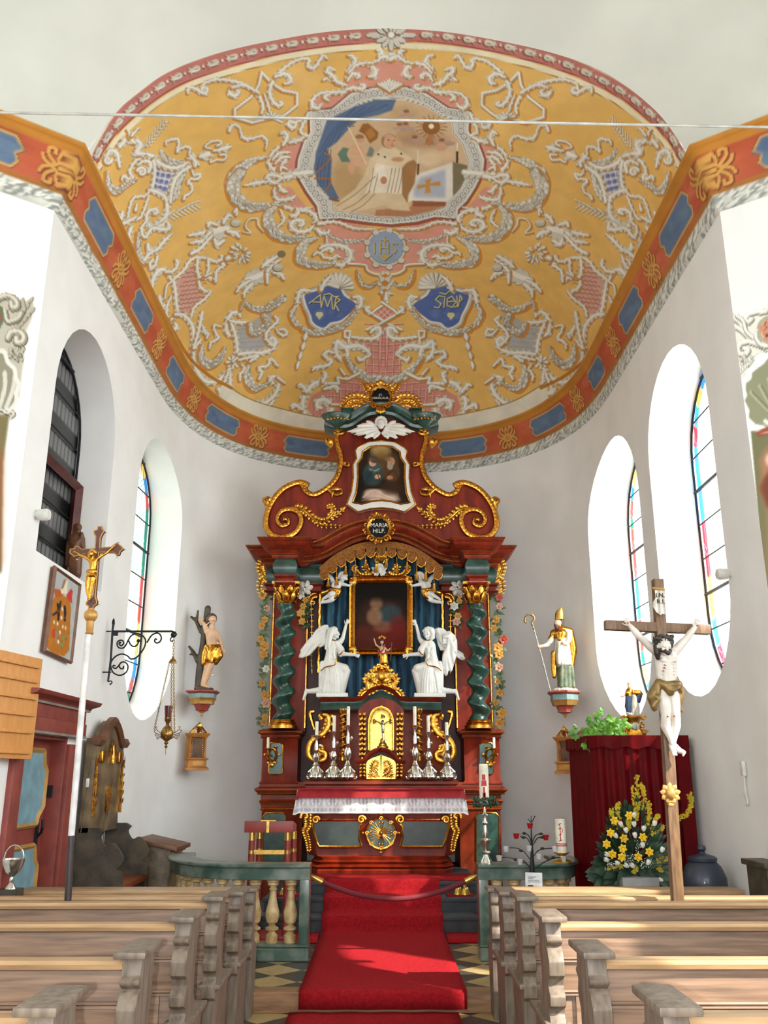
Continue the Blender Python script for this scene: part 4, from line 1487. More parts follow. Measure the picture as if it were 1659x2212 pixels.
for x_,y_ in((255,583),(334,748),(412,868),(556,950),(1098,950),(1253,868),(1337,745),(1424,590),(128,385),(1550,385)):
 knot(s_at(x_,y_))
uvc=np.stack(np.meshgrid(tt*100,pv*100,indexing='ij'),-1).reshape(-1,2)
grid_mesh('trim_2',cpts.reshape(-1,3),NU,NV,CS.sample(uvc),'cornice_paint',kind='structure')
mb=MB()
a,b=P(-60,242,5.72),P(1720,276,5.78)
mb.tube([a,b],0.011,10)
t=mb.build('tie_rod','rod_metal',label='thin white iron tie rod spanning the vault above the fresco',category='tie rod')
#  high altar
mat('altar_red',(138,42,19),rough=0.42,c2=(100,28,13),scale=3,stretch=(3,3,.6),spec=.22)
mat('altar_brown',(138,52,26),rough=0.35,c2=(100,36,18),scale=4,spec=.22)
mat('green_marble',(40,78,66),rough=0.3,c2=(24,50,44),scale=9,detail=8,coat=0.4,ramp=(.4,.62))
mat('dark_green_marble',(38,54,46),rough=0.35,c2=(24,34,30),scale=7,detail=8,coat=0.3)
mat('gold_dark',(140,88,34),rough=0.42,metal=0.75,c2=(92,54,20),scale=45,bump=.3)
mat('gold',(222,164,70),rough=0.26,metal=1.0,c2=(176,116,40),scale=30,bump=0.15,bscale=60)
mat('gold_pale',(220,184,98),rough=0.28,metal=0.85,c2=(196,152,66),scale=25,bump=0.1)
mat('silver',(226,224,216),rough=0.2,metal=0.95,c2=(200,196,186),scale=30,bump=0.15,bscale=50)
mat('white_figure',(226,224,218),rough=0.38,c2=(214,212,206),scale=6,coat=0.2)
mat('black_enamel',(16,18,26),rough=0.6,spec=.15)
mat('candle_wax',(242,236,214),rough=0.5)
mat('curtain_blue',(54,98,124),rough=0.7,c2=(24,54,76),scale=5,wave=2.2,ramp=(.3,.7))
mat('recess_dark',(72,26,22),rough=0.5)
mat('red_cloth',(168,24,34),rough=0.8,c2=(146,18,28),scale=12,bump=0.05)
mat('leaf_green',(60,92,52),rough=0.5,c2=(40,66,38),scale=14)
mat('leaf_pale',(120,136,96),rough=0.5,c2=(84,106,72),scale=14)
for n_,c_ in(('petal_white',(236,232,220)),('petal_yellow',(206,146,58)),('petal_red',(176,66,52)),('petal_pink',(214,160,136))):
 mat(n_,c_,rough=0.5)
paint_mat('oil_paint',rough=0.6,spec=.06,noise=.1,nscale=14)
FRM.update({'R1':(520,800,2.765),'R2':(520,1200,2.765),'R3':(520,1550,2.765)})
def A(fr,x,y,Y):
 q=tr(fr,[(x,y)])[0]
 return P(q[0],q[1],Y)
def AL(fr,pts,Y,sm=0,closed=False):
 if sm:
  pts=smooth(pts,sm,closed)
 return[A(fr,x,y,Y)for x,y in pts]
def hx(px,py,Y):
 return P(px,py,Y)
def lr(name,mb,m,parent,**kw):
 r=mb.mirrored()
 return mb.build(name,m,parent,**kw),r.build(name,m,parent,**kw)
def symm(pts,xc=0.0):
 """left half from the edge to the centre -> whole outline"""
 p=[Vector(q)for q in pts]
 for q in p:
  if abs(q.x)<.03:
   q.x=0
 return p+[Vector((-q.x,q.y,q.z))for q in reversed(p)if q.x]
def band_mb(mb,path,w,th,Y=None,n=8):
 return mb.tube(path,w/2,n,up=(0,-1,0),flat=2*th/w)
def wiggle(mb,path,amp,r,step):
 """little carved zigzag riding on a band"""
 p=np.array([tuple(q)for q in path])
 d=np.r_[0,np.cumsum(np.linalg.norm(np.diff(p,axis=0),axis=1))]
 k=int(d[-1]/step)
 out=[]
 for i in range(k):
  s=i*step
  c=np.array([np.interp(s,d,p[:,j])for j in range(3)])
  e=np.array([np.interp(min(s+.01,d[-1]),d,p[:,j])for j in range(3)])-np.array([np.interp(max(s-.01,0),d,p[:,j])for j in range(3)])
  nn=np.array([-e[2],0,e[0]])
  L=np.linalg.norm(nn)or 1
  out.append(Vector(c+nn/L*amp*(1 if i%2 else-1))+Vector((0,-.004,0)))
 mb.tube(out,r,5)
def acanthus(mb,path,w,nrm=(0,-1,0),both_=True,lead=0.8,taper=True):
 """leafy branch: stem tube with fleshy lobes on its sides"""
 p=[Vector(q)for q in path]
 k=len(p)
 mb.tube(p,[w*.32,w*.28,w*.12],6)
 for i in range(1,k-1):
  t=i/(k-1)
  d=(p[i+1]-p[i-1]).normalized()
  s=d.cross(Vector(nrm)).normalized()
  q=w*(1.15-.55*t if taper else 1)
  for sg in((1,-1)if both_ else(1,)):
   e=p[i]+d*q*lead+s*sg*q*1.05
   mb.leaf(p[i],e,q*.36,Vector(nrm),curl=.18)
 mb.leaf(p[-2],p[-1]+(p[-1]-p[-2])*.6,w*.3,Vector(nrm),curl=.1)
 return mb
def volute(mb,path,r,ends=1.0):
 mb.tube(path,r,7)
 return mb
def front_mould(path,prof):
 """path: points in a front plane (left to right); prof: (towards viewer, up)"""
 mb=MB()
 rings=[]
 k=len(path)
 for i in range(k):
  d=path[min(i+1,k-1)]-path[max(i-1,0)]
  n=Vector((-d.z,0,d.x)).normalized()
  rings.append([path[i]+n*u+Vector((0,-o,0))for o,u in prof])
 return mb.loft(rings)
mb=MB()
for z0,z1,xa,xb,ya in((ZL-.02,.29,-1.36,1.42,9.69),(.25,.43,-1.22,1.24,9.96),(.4,.56,-1.02,1.06,10.22)):
 mb.box(((xa+xb)/2,(ya+12.4)/2,(z0+z1)/2),(xb-xa,12.4-ya,z1-z0))
 mb.box(((xa+xb)/2,ya-.012,z1-.022),(xb-xa+.03,.03,.044))
mb.build('floor_altar_steps','stone_dark',kind='structure',bevel=.006)
ret=thing('altar_retable','tall red altarpiece with green twisted columns, gilt scrolls and a blue curtain','altarpiece',(0,11.9,ZL))
YP=11.62
zA=lambda fr,y,Y:A(fr,900,y,Y).z
xo,xi=hx(550,1700,YP).x,hx(640,1700,YP).x
zs0,zs1=ZL,zA('R3',430,YP)
zu0,zu1=zA('R3',385,YP),zA('R3',80,YP)
def stepped(x0,x1,y0,y1,prof,mb):
 mb.mould([(x0,y1),(x0,y0),(x1,y0),(x1,y1)][::-1],[(-o,z)for o,z in prof]if False else prof)
def block(mb,x0,x1,y0,y1,prof):
 """moulded block: profile (out, z) carried round front and sides"""
 path=[(x1,y1),(x1,y0),(x0,y0),(x0,y1)]
 rings=[]
 for o,z in prof:
  rings.append([Vector((x1+o,y1,z)),Vector((x1+o,y0-o,z)),Vector((x0-o,y0-o,z)),Vector((x0-o,y1,z))])
 mb.loft(rings)
 return mb
xl0,xl1=hx(563,1800,YP).x,hx(652,1800,YP).x
lower=block(MB(),xl0,xl1,YP+.02,12.5,[(0,zs0),(0,zA('R3',560,YP)),(.01,zA('R3',548,YP)),(.012,zA('R3',515,YP)),(.04,zA('R3',500,YP)),(.015,zA('R3',490,YP)),(.015,zA('R3',462,YP)),(.05,zA('R3',452,YP)),(.09,zA('R3',434,YP)),(.09,zA('R3',424,YP)),(.04,zA('R3',412,YP)),(.03,zA('R3',385,YP))])
lr('lower_socle',lower,'altar_brown',ret)
xu0,xu1=hx(566,1640,YP).x,hx(643,1640,YP).x
upper=block(MB(),xu0,xu1,YP,12.5,[(.03,zu0-.02),(.0,zu0+.02),(0,zA('R3',130,YP)),(.02,zA('R3',118,YP)),(.02,zA('R3',106,YP)),(.055,zA('R3',92,YP)),(.055,zA('R3',80,YP)),(.0,zA('R3',68,YP))])
lr('upper_socle',upper,'altar_red',ret)
g=MB()
for y,o in((548,.016),(515,.018),(456,.055)):
 block(g,xl0,xl1,YP+.02,12.3,[(o,zA('R3',y+4,YP)),(o+.006,zA('R3',y,YP)),(o,zA('R3',y-4,YP))])
for y,o in((120,.022),(92,.058)):
 block(g,xu0,xu1,YP,12.3,[(o,zA('R3',y+4,YP)),(o+.005,zA('R3',y,YP)),(o,zA('R3',y-3,YP))])
lr('gilt_fillet',g,'gold',ret)
def inlay(pts,fr,Y,m,name,gold=True,depth=.012):
 o=AL(fr,pts,Y)
 mb=MB().prism(o,(0,depth,0))
 a,b=lr(name,mb,m,ret)
 if gold:
  e=MB().tube(o,.008,6,closed=True)
  lr('gilt_border',e,'gold',ret)
 return a
inlay([(180,150),(235,150),(250,165),(252,325),(240,338),(175,338),(165,325),(170,165)],'R3',YP-.008,'green_marble','inlay')
inlay([(150,570),(255,570),(268,590),(268,850),(255,900),(140,900),(130,850),(133,590)],'R3',YP+.01,'green_marble','inlay')
bk=[A('R2',170,1040,12.1),A('R2',165,250,12.1),A('R2',165,60,12.1)]
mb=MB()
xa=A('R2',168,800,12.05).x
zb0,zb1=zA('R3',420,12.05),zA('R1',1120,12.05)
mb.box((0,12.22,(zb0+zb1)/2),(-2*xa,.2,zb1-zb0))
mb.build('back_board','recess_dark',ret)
x0,x1=A('R2',185,700,11.95).x,A('R2',395,700,11.95).x
mb=MB()
mb.box(((x0+x1)/2-.0,12.02,(zu1+zb1)/2),(x1-x0,.24,zb1-zu1))
mb.box((x0+.16,11.95,(zu1+zb1)/2),(.2,.12,zb1-zu1))
lr('pilaster',mb,'altar_red',ret,bevel=.006)
g=MB()
for xx in(390,182):
 v=A('R2',xx,700,11.88).x
 g.box((v,11.89,(zu1+zb1)/2-.05),(.014,.02,zb1-zu1-.2))
lr('gilt_bead',g,'gold',ret)
YCOL=11.5
xc_=A('R2',262,640,YCOL).x
zc0,zc1=zA('R2',1002,YCOL),zA('R2',285,YCOL)
zcap=zA('R2',172,YCOL)
for sg in(1,-1):
 N=150
 turns=6.15
 mb=MB()
 rings=[]
 for i in range(N+1):
  t=i/N
  z=zc0+(zc1-zc0)*t
  env=min(1,t*14,(1-t)*14)
  a=sg*(2*PI*turns*t+2.6)
  R0=.130-.016*t
  cx,cy=.037*env*math.cos(a),.037*env*math.sin(a)
  rings.append([Vector((sg*xc_+cx+R0*math.cos(b)*.9,YCOL+cy+R0*math.sin(b)*.9,z))for b in(2*PI*j/24 for j in range(24))])
 mb.loft(rings)
 mb.build('column_shaft','green_marble',ret)
 mb=MB()
 zb=zA('R2',1030,YCOL)
 mb.lathe([(.19,zb-.01),(.19,zb+.03),(.165,zb+.04),(.175,zb+.065),(.145,zb+.08),(.15,zb+.1),(.13,zc0+.02),(.11,zc0+.03)],(sg*xc_,YCOL,0),28)
 mb.build('column_base','gold',ret)
 mb=MB()
 c=Vector((sg*xc_,YCOL,0))
 h=zcap-zc1
 mb.lathe([(.12,zc1-.015),(.135,zc1),(.12,zc1+.02),(.105,zc1+h*.2),(.12,zc1+h*.6),(.165,zc1+h*.85),(.10,zcap)],c,24)
 for rowi,(zz,hh,rr)in enumerate(((.05,.5,.115),(.35,.48,.125))):
  for k in range(8):
   a=(k+.5*rowi)*PI/4
   d=Vector((math.cos(a),math.sin(a),0))
   p0=c+d*rr+Vector((0,0,zc1+h*zz))
   p1=c+d*(rr+.03)+Vector((0,0,zc1+h*(zz+hh)))
   mb.leaf(p0,p1,.042,d,curl=.12)
   mb.sphere(p1+d*.012-Vector((0,0,.012)),.02,6)
 for k in range(4):
  a=PI/4+k*PI/2
  d=Vector((math.cos(a),math.sin(a),0))
  s=spiral(0,0,.05,.008,90,1.4,20)
  mb.tube([c+d*(.165+u)+Vector((0,0,zcap-.075+v))for u,v in s],[.018,.01],6)
 mb.box((c.x,c.y,zcap-.012),(.36,.36,.03))
 mb.build('capital','gold',ret)
YB=YCOL-.2
ex0,ex1=A('R1',205,1250,YB).x,A('R1',320,1250,YB).x
arch=MB()
zq=lambda y:zA('R1',y,YB)
block(arch,ex0+.02,ex1-.02,YB+.03,12.4,[(.0,zq(1278)),(.03,zq(1268)),(.03,zq(1262)),(0,zq(1258)),(0,zq(1240)),(.04,zq(1228)),(.04,zq(1220)),(0,zq(1215))])
block(arch,A('R1',155,1250,11.85).x,A('R1',480,1250,11.85).x,11.86,12.4,[(.0,zq(1278)),(.03,zq(1268)),(.03,zq(1262)),(0,zq(1258)),(0,zq(1240)),(.04,zq(1228)),(.04,zq(1220)),(0,zq(1215))])
lr('architrave',arch,'altar_red',ret)
fr_=MB()
block(fr_,ex0,ex1,YB,12.4,[(0,zq(1222)),(.03,zq(1190)),(.035,zq(1160)),(.0,zq(1130)),(.0,zq(1105))])
block(fr_,A('R1',165,1180,11.82).x,A('R1',490,1180,11.82).x,11.83,12.4,[(0,zq(1222)),(.03,zq(1190)),(.035,zq(1160)),(0,zq(1130)),(0,zq(1105))])
lr('frieze',fr_,'green_marble',ret)
cprof=[(0,1125),(.02,1110),(.02,1098),(.06,1086),(.06,1076),(.13,1060),(.16,1046),(.16,1036),(.19,1028),(.19,1018),(.1,1008)]
co=MB()
block(co,ex0-.03,ex1+.03,YB-.02,12.4,[(o,zq(y))for o,y in cprof])
block(co,A('R1',150,1100,11.75).x,A('R1',400,1100,11.75).x,11.75,12.4,[(o*1.25,zq(y))for o,y in cprof])
lr('cornice_end',co,'altar_red',ret)
g=MB()
for y,o in((1104,.024),(1081,.064),(1041,.165),(1023,.195)):
 block(g,ex0-.03,ex1+.03,YB-.02,12.3,[(o,zq(y+3)),(o+.006,zq(y)),(o,zq(y-3))])
 block(g,A('R1',150,1100,11.75).x,A('R1',400,1100,11.75).x,11.75,12.3,[(o*1.25,zq(y+3)),(o*1.25+.006,zq(y)),(o*1.25,zq(y-3))])
lr('gilt_fillet',g,'gold',ret)
YM=11.72
half=AL('R1',[(330,1062),(410,1058),(480,1040),(560,995),(650,950),(740,925),(836,918)],YM,6)
path=symm(half)
mo=front_mould(path,[(0,-.215),(.03,-.21),(.03,-.17),(.07,-.15),(.07,-.12),(.12,-.09),(.15,-.05),(.15,-.02),(.19,.0),(.19,.03),(.02,.05),(-.3,.05),(-.3,-.215)])
mo.build('arched_cornice','altar_red',ret)
for o,u in((.035,-.19),(.075,-.135),(.155,-.035),(.195,.015)):
 front_mould(path,[(o-.01,u-.008),(o,u-.008),(o+.004,u),(o,u+.008),(o-.01,u+.008)]).build('gilt_fillet','gold',ret)
YPED=11.78
neckL=[(600,360),(590,420),(585,470),(600,520),(600,570),(575,640),(520,705),(445,745),(400,735),(380,690),(350,670),(290,685),(215,740),(165,830),(150,930),(165,1010)]
outl=AL('R1',neckL,YPED,5)
top=AL('R1',[(836,250),(720,290),(600,345)],YPED)
ped=symm(list(reversed(outl))+list(reversed(top)))
MB().prism(ped,(0,.18,0)).build('pediment','altar_red',ret)
ribA=AL('R1',[(585,365),(572,405),(580,450),(596,500),(598,565),(573,640),(520,700),(445,742),(395,728),(372,690),(350,668)],YPED-.02,6)
ribB=AL('R1',[(405,690),(370,672),(320,676),(250,712),(195,775),(160,850),(153,930),(190,985),(255,998),(325,970),(362,905),(345,850),(285,830),(235,850),(218,895),(245,930),(285,915),(280,885),(258,885)],YPED-.03,6)
mb=MB()
band_mb(mb,ribA,.082,.035)
wiggle(mb,[p+Vector((0,-.032,0))for p in ribA],.022,.007,.028)
lr('neck_scroll',mb,'gold',ret)
mb=MB()
mb.tube(ribB,[.044,.044,.044,.034,.02],8,up=(0,-1,0),flat=.8)
wiggle(mb,[p+Vector((0,-.034,0))for p in ribB[:int(len(ribB)*.9)]],.02,.007,.028)
mb.sphere(A('R1',265,890,YPED-.06),.04,10)
lr('volute_scroll',mb,'gold',ret)
mb=MB()
for pts,w in(([(545,460),(515,430),(510,410),(530,405)],.05),([(610,560),(640,570),(648,555),(630,550)],.035),([(520,710),(560,740),(600,735),(605,715)],.045),([(560,700),(545,760)],.03),([(185,800),(150,790),(140,770),(165,755)],.05),([(560,370),(580,380),(610,375),(610,360),(590,355)],.05),([(160,840),(148,800),(165,760)],.03)):
 p=AL('R1',pts,YPED-.03,5)
 mb=MB()
 mb.tube(p,[w*.5,w*.6,w*.25],7)
 mb.leaf(p[0],p[-1],w*.6,(0,-1,0))
 lr('leaf_tuft',mb,'gold',ret)
mb=MB()
acanthus(mb,AL('R1',[(300,820),(370,830),(430,880),(490,900),(560,870),(620,820)],YPED-.03,3),.06)
acanthus(mb,AL('R1',[(430,880),(480,925),(560,930),(640,935)],YPED-.03,3),.04)
acanthus(mb,AL('R1',[(510,890),(550,850),(545,810),(515,815)],YPED-.03,3),.05)
lr('acanthus_branch',mb,'gold',ret)
fo=symm(list(reversed(AL('R1',[(836,420),(760,428),(700,462),(684,482),(692,525),(670,562),(672,640),(662,720),(634,800),(700,846),(770,828),(836,822)],11.70))))
fi=symm(list(reversed(AL('R1',[(836,452),(772,458),(728,488),(724,520),(698,560),(700,640),(690,730),(668,790),(722,800),(780,784),(836,778)],11.70))))
fo=[Vector((v.x,v.y,v.z))for v in fo]
MB().prism(fo,(0,.08,0)).build('picture_surround','white_figure',ret)
e=MB()
e.tube([v+Vector((0,-.0,0))for v in fo],.012,6,closed=True)
e.tube([v+Vector((0,-.008,0))for v in fi],.014,6,closed=True)
e.build('gilt_border','gold',ret)
S1=Sheet(640,430,1030,830,.9,(46,34,24))
for x,y,rx,ry,c,al,so in((836,480,60,40,(196,166,104),.8,26),(850,560,90,80,(110,78,42),.7,40),(790,620,60,70,(52,66,66),1,12),(800,580,38,36,(70,84,82),1,8),(788,548,22,26,(206,158,120),1,4),(800,535,26,20,(80,62,46),.9,6),(760,640,30,40,(44,60,62),1,10),(900,610,50,60,(84,58,38),1,12),(898,545,22,26,(186,138,100),1,4),(892,572,18,22,(150,138,120),1,5),(880,528,24,14,(120,100,80),.8,5),(818,635,18,14,(206,150,112),1,4),(890,640,20,12,(180,124,90),.9,4),(830,750,110,38,(176,146,132),.9,16),(790,735,60,26,(196,168,152),.9,12),(860,770,90,24,(214,190,168),.7,12),(900,700,60,40,(60,40,28),.7,20),(700,700,40,80,(30,22,18),.8,20)):
 S1.dot(x,y,rx,ry,c,al,0,so)
for p_,w_,c_ in(([(768,540),(770,520),(800,515),(815,540),(818,580)],9,(62,70,74)),([(772,590),(800,600),(825,590)],8,(150,150,140)),([(745,690),(760,640),(790,600)],7,(36,48,52)),([(830,690),(825,640),(812,610)],6,(36,48,52)),([(860,660),(880,620),(920,600),(945,660)],7,(60,40,28)),([(730,760),(790,715),(850,740),(920,770)],6,(214,192,176)),([(720,780),(800,760),(900,785)],5,(140,112,100)),([(836,470),(836,500)],5,(226,200,140))):
 S1.stroke(smooth(p_,5),w_,c_,.75)
for x,y in((781,546),(797,546),(890,543),(906,543)):
 S1.dot(x,y,3.5,2.2,(50,34,28),1,0,1)
for x,y in((790,560),(899,558)):
 S1.dot(x,y,5,2,(150,80,70),1,0,1)
cn=sum(fi,Vector())/len(fi)
rings=[]
for k in range(46):
 t=k/45
 rings.append([cn+(v-cn)*(1-t)+Vector((0,-.006,0))for v in(Vector(q)for q in smooth([tuple(a)for a in fi],5,True))])
nv_=len(rings[0])+1
pts=np.array([[tuple(v)for v in r_+r_[:1]]for r_ in rings])
px=project(pts.reshape(-1,3))
grid_mesh('upper_picture',pts,46,nv_,S1.sample(np.stack([(px[:,0]-520)*2.765,(px[:,1]-800)*2.765],1)),'oil_paint',ret)
half=AL('R1',[(510,300),(560,312),(640,312),(700,275),(760,244),(836,232)],11.72,6)
front_mould(symm(half),[(0,-.10),(.05,-.09),(.06,-.05),(.11,-.02),(.14,.03),(.14,.06),(-.25,.07),(-.25,-.10)]).build('top_cornice','green_marble',ret)
mb=MB()
pc=A('R1',640,262,11.66)
block(mb,pc.x-.07,pc.x+.06,11.58,11.95,[(0,pc.z-.06),(0,pc.z+.02),(.03,pc.z+.045),(.03,pc.z+.06),(0,pc.z+.07)])
pc=A('R1',575,290,11.62)
mb.lathe([(.03,-.12),(.13,-.06),(.2,.0),(.225,.05),(.2,.07)],pc,20,sy=.55)
lr('urn_bracket',mb,'green_marble',ret)
mb=MB()
for k in range(7):
 mb.sphere(A('R1',520+20*k,283+3*abs(k-3),11.49),.02,8)
lr('gilt_leaf_row',mb,'gold',ret)
def cartouche(name,cx,cy,r,Y,fr,text,size,spread):
 c=A(fr,cx,cy,Y)
 k=11.0/1850/2.765*Y/11.0
 mb=MB()
 mb.lathe([(r*1.0,-.02),(r*1.05,.03),(r*1.25,.045),(r*1.38,.02),(r*1.38,-.02)],c,32,Matrix.Rotation(PI/2,4,'X'))
 rr=random.Random(len(text))
 for j in range(10):
  a=j*PI/5+PI/2
  d=Vector((math.cos(a),0,math.sin(a)))
  p=c+d*r*1.4+Vector((0,-.02,0))
  s=spiral(0,0,r*.42,r*.06,40,1.3,16)
  t_=Vector((-d.z,0,d.x))*(1 if math.cos(a)>0 else-1)
  mb.tube([p+d*u+t_*v for u,v in s],[r*.15,r*.07],6)
 mb.build(name,'gold',ret)
 MB().lathe([(.001,0),(r*1.05,0),(r*1.05,.03),(.001,.03)],c+Vector((0,.015,0)),32,Matrix.Rotation(PI/2,4,'X')).build('name_disc','black_enamel',ret)
 M4=Matrix.Translation(c+Vector((0,-.02,0)))@Matrix.Rotation(PI/2,4,'X')
 text_mb(text,size,M4).build('lettering','candle_wax',ret,fix=False)
 return c
cN=cartouche('crest_cartouche',836,160,.125,11.6,'R1','ST.\nNIKOLAUS.',.047,1)
mb=MB()
for pts in([(760,185),(710,160),(650,165),(615,205),(625,225)],[(750,200),(690,190),(640,215)]):
 acanthus(mb,AL('R1',pts,11.62,3),.07)
for pts in([(780,130),(750,100),(745,80)],[(800,105),(780,75)]):
 acanthus(mb,AL('R1',pts,11.62,3),.06)
lr('crest_branch',mb,'gold',ret)
mb=MB()
for a in range(-2,3):
 p=A('R1',836,95,11.58)
 mb.leaf(p,p+Vector((a*.035,0,.1-abs(a)*.015)),.03,(0,-1,0))
 p=A('R1',836,225,11.56)
 mb.leaf(p,p+Vector((a*.035,0,-.1+abs(a)*.015)),.03,(0,-1,0))
mb.build('crest_palmette','gold',ret)
cartouche('lower_cartouche',826,945,.128,11.45,'R1','MARIA\nHILF.',.08,1)
half=AL('R1',[(478,1196),(560,1128),(640,1080),(730,1050),(836,1040)],11.62,8)
pth=symm(half)
front_mould(pth,[(0,-.05),(.025,-.045),(.03,.04),(0,.05)]).build('canopy_band','gold_dark',ret)
pp=np.array([tuple(v)for v in pth])
dl=np.r_[0,np.cumsum(np.linalg.norm(np.diff(pp,axis=0),axis=1))]
NT_=13
for k in range(NT_):
 s=(k+.5)/NT_*dl[-1]
 c=Vector([np.interp(s,dl,pp[:,j])for j in range(3)])
 w=dl[-1]/NT_*.44
 o=[c+Vector((w*u,-.02,v))for u,v in((-1,.0),(-1,-.1),(-.75,-.15),(0,-.18),(.75,-.15),(1,-.1),(1,.0))]
 mb=MB().prism(o,(0,.015,0))
 mb.build('canopy_lappet','gold_dark',ret)
 MB().tube(o[1:-1],.008,5).build('lappet_trim','gold',ret)
 s=k/NT_*dl[-1]
 if k:
  c=Vector([np.interp(s,dl,pp[:,j])for j in range(3)])+Vector((0,-.03,-.22 if k%2 else-.29))
  MB().lathe([(.004,.12),(.006,.02),(.018,.01),(.014,-.01),(.032,-.1),(.001,-.1)],c,8).build('tassel','gold',ret)
NUc,NVc=120,12
cu_t=np.linspace(0,1,NUc)
xl=A('R2',470,500,11.98).x
pts=[]
for t in cu_t:
 x=xl*(1-2*t)
 zt=np.interp(x,[v.x for v in pth],[v.z for v in pth])+.05
 zbm=zA('R2',855,11.98)
 for v in np.linspace(0,1,NVc):
  f=.035*math.sin(t*70)+.02*math.sin(t*31+v*2)
  pts.append((x,11.98+f,zt+(zbm-zt)*v))
cur=grid_mesh('curtain',np.array(pts),NUc,NVc,None,'curtain_blue',ret)
g=MB()
for dx in(0,):
 p=[Vector((xl+.004*math.sin(i*1.7),11.93,zA('R2',60,11.93)+(zA('R2',700,11.93)-zA('R2',60,11.93))*i/40))for i in range(41)]
 g.tube(p,.025,6)
lr('curtain_cord',g,'gold',ret)
mb=MB()
for pts,w in(([(820,95),(780,120),(720,120),(690,95),(675,75),(690,60)],.05),([(780,110),(740,70),(760,60)],.05),([(830,45),(815,20),(800,0)],.05)):
 acanthus(mb,AL('R2',pts,11.86,3),w)
lr('frame_crest',mb,'gold',ret)
mb=MB()
for a in range(-2,3):
 p=A('R2',836,30,11.84)
 mb.leaf(p,p+Vector((a*.045,0,.11)),.03,(0,-1,0))
 mb.sphere(p+Vector((a*.055,0,.13-abs(a)*.01)),.014,6)
mb.build('frame_crown','gold',ret)
mb=MB()
for pts,w in(([(150,20),(120,60),(130,110),(165,150),(170,200),(130,220)],.06),([(160,120),(120,150),(115,210),(150,235)],.05),([(140,40),(175,60)],.05)):
 acanthus(mb,AL('R2',pts,11.9,3),w)
lr('gilt_wing',mb,'gold',ret)
mb=MB()
for pts,w in(([(470,230),(430,240),(410,270),(440,285)],.045),([(420,280),(425,420),(420,560),(425,690)],.022)):
 acanthus(mb,AL('R2',pts,11.9,4),w)
lr('gilt_pendant',mb,'gold',ret)
pic=thing('framed_painting','dark oil painting in a broad gilt frame hanging before the blue curtain','painting',A('R2',840,595,11.86))
S2=Sheet(0,0,300,395,1.0,(30,22,18))
for x,y,rx,ry,c,al,so in((150,230,150,150,(58,36,28),.8,50),(230,330,110,90,(110,32,28),.8,40),(60,330,90,80,(96,40,30),.7,40),(200,190,70,60,(52,70,76),.8,30),(120,120,36,40,(176,132,96),.55,20),(110,200,46,50,(190,140,104),.55,24),(160,260,60,34,(150,104,76),.5,20),(250,250,50,60,(104,34,30),.7,26),(150,40,180,60,(20,16,14),.8,40)):
 S2.dot(x,y,rx,ry,c,al,0,so)
tl,tr_,br_,bl_=A('R2',688,168,11.80),A('R2',992,164,11.80),A('R2',990,562,11.80),A('R2',686,562,11.80)
painted_panel('canvas',(tl,tr_,br_,bl_),S2,(0,0,300,395),60,80,'oil_paint',pic)
fw=.125
co_=[A('R2',643,128,11.86),A('R2',1034,124,11.86),A('R2',1034,602,11.86),A('R2',640,602,11.86)]
mb=MB()
cc=sum(co_,Vector())/4
prof=[(0,0),(0,.05),(.02,.075),(.045,.06),(.07,.085),(.095,.06),(.118,.035),(.118,0)]
mb.loft([[Vector((c.x+(cc.x-c.x)/abs(cc.x-c.x)*o,c.y-d,c.z+(cc.z-c.z)/abs(cc.z-c.z)*o))for o,d in prof]for c in co_],loop=True)
mb.build('frame','gold',pic)
for c in co_:
 mb=MB()
 for j in range(7):
  sx,sz=(cc.x-c.x)/abs(cc.x-c.x),(cc.z-c.z)/abs(cc.z-c.z)
  q=c+Vector((sx*.03,-.07,sz*.03))
  a=j*PI/12
  mb.leaf(q,q+Vector((sx*math.cos(a),-.02,sz*math.sin(a)))*(.12-.01*abs(j-3)),.018,(0,-1,0),curl=.2)
 mb.sphere(c+Vector(((cc.x-c.x)/abs(cc.x-c.x)*.04,-.08,(cc.z-c.z)/abs(cc.z-c.z)*.04)),.026,10)
 mb.build('corner_ornament','gold',pic)
def blossom(mb,c,r,n=6):
 for k in range(n):
  a=2*PI*k/n+c.x*9
  d=Vector((math.cos(a),-.25,math.sin(a)))
  mb.leaf(c,c+d*r,r*.42,(0,-1,0),curl=.12,n=4)
 mb.sphere(c+Vector((0,-.012,0)),r*.3,8)
 return mb
def garland(label,pts,fr,Y,n_leaf,n_fl,seed,mirror=False,grp='carved flower garlands on the altarpiece'):
 rg=random.Random(seed)
 p=[A(fr,x,y,Y)for x,y in smooth(pts,10)]
 if mirror:
  p=[Vector((-v.x,v.y,v.z))for v in p]
 t=thing('flower_garland',label,'garland',p[-1],0,grp)
 st=MB().tube(p,.012,6)
 lv=MB()
 for i in range(n_leaf):
  c=p[int(rg.uniform(0,len(p)-1))]
  a=rg.uniform(0,6.28)
  d=Vector((math.cos(a),-.5,math.sin(a)-.5)).normalized()
  lv.leaf(c,c+d*rg.uniform(.07,.12),.026,(0,-1,.2),curl=.15)
 st.build('stem','leaf_green',t)
 lv.build('leaves','leaf_pale' if seed%2 else 'leaf_green',t)
 for i in range(n_fl):
  c=p[int((i+.6)/n_fl*(len(p)-1))]+Vector((rg.uniform(-.05,.05),-.05,rg.uniform(-.03,.03)))
  blossom(MB(),c,rg.uniform(.045,.075)).build('blossom',rg.choice(['petal_yellow','petal_white','petal_red','petal_pink','petal_yellow']),t)
GO=[(160,230),(140,300),(155,380),(145,460),(120,540),(150,600),(135,700),(130,800),(150,880),(125,960),(125,1010)]
garland('long carved flower garland hanging outside the left twisted column',GO,'R2',11.9,90,13,1)
garland('long carved flower garland hanging outside the right twisted column',GO,'R2',11.9,90,13,3,True)
GI=[(385,215),(375,260),(395,320),(380,370),(378,415)]
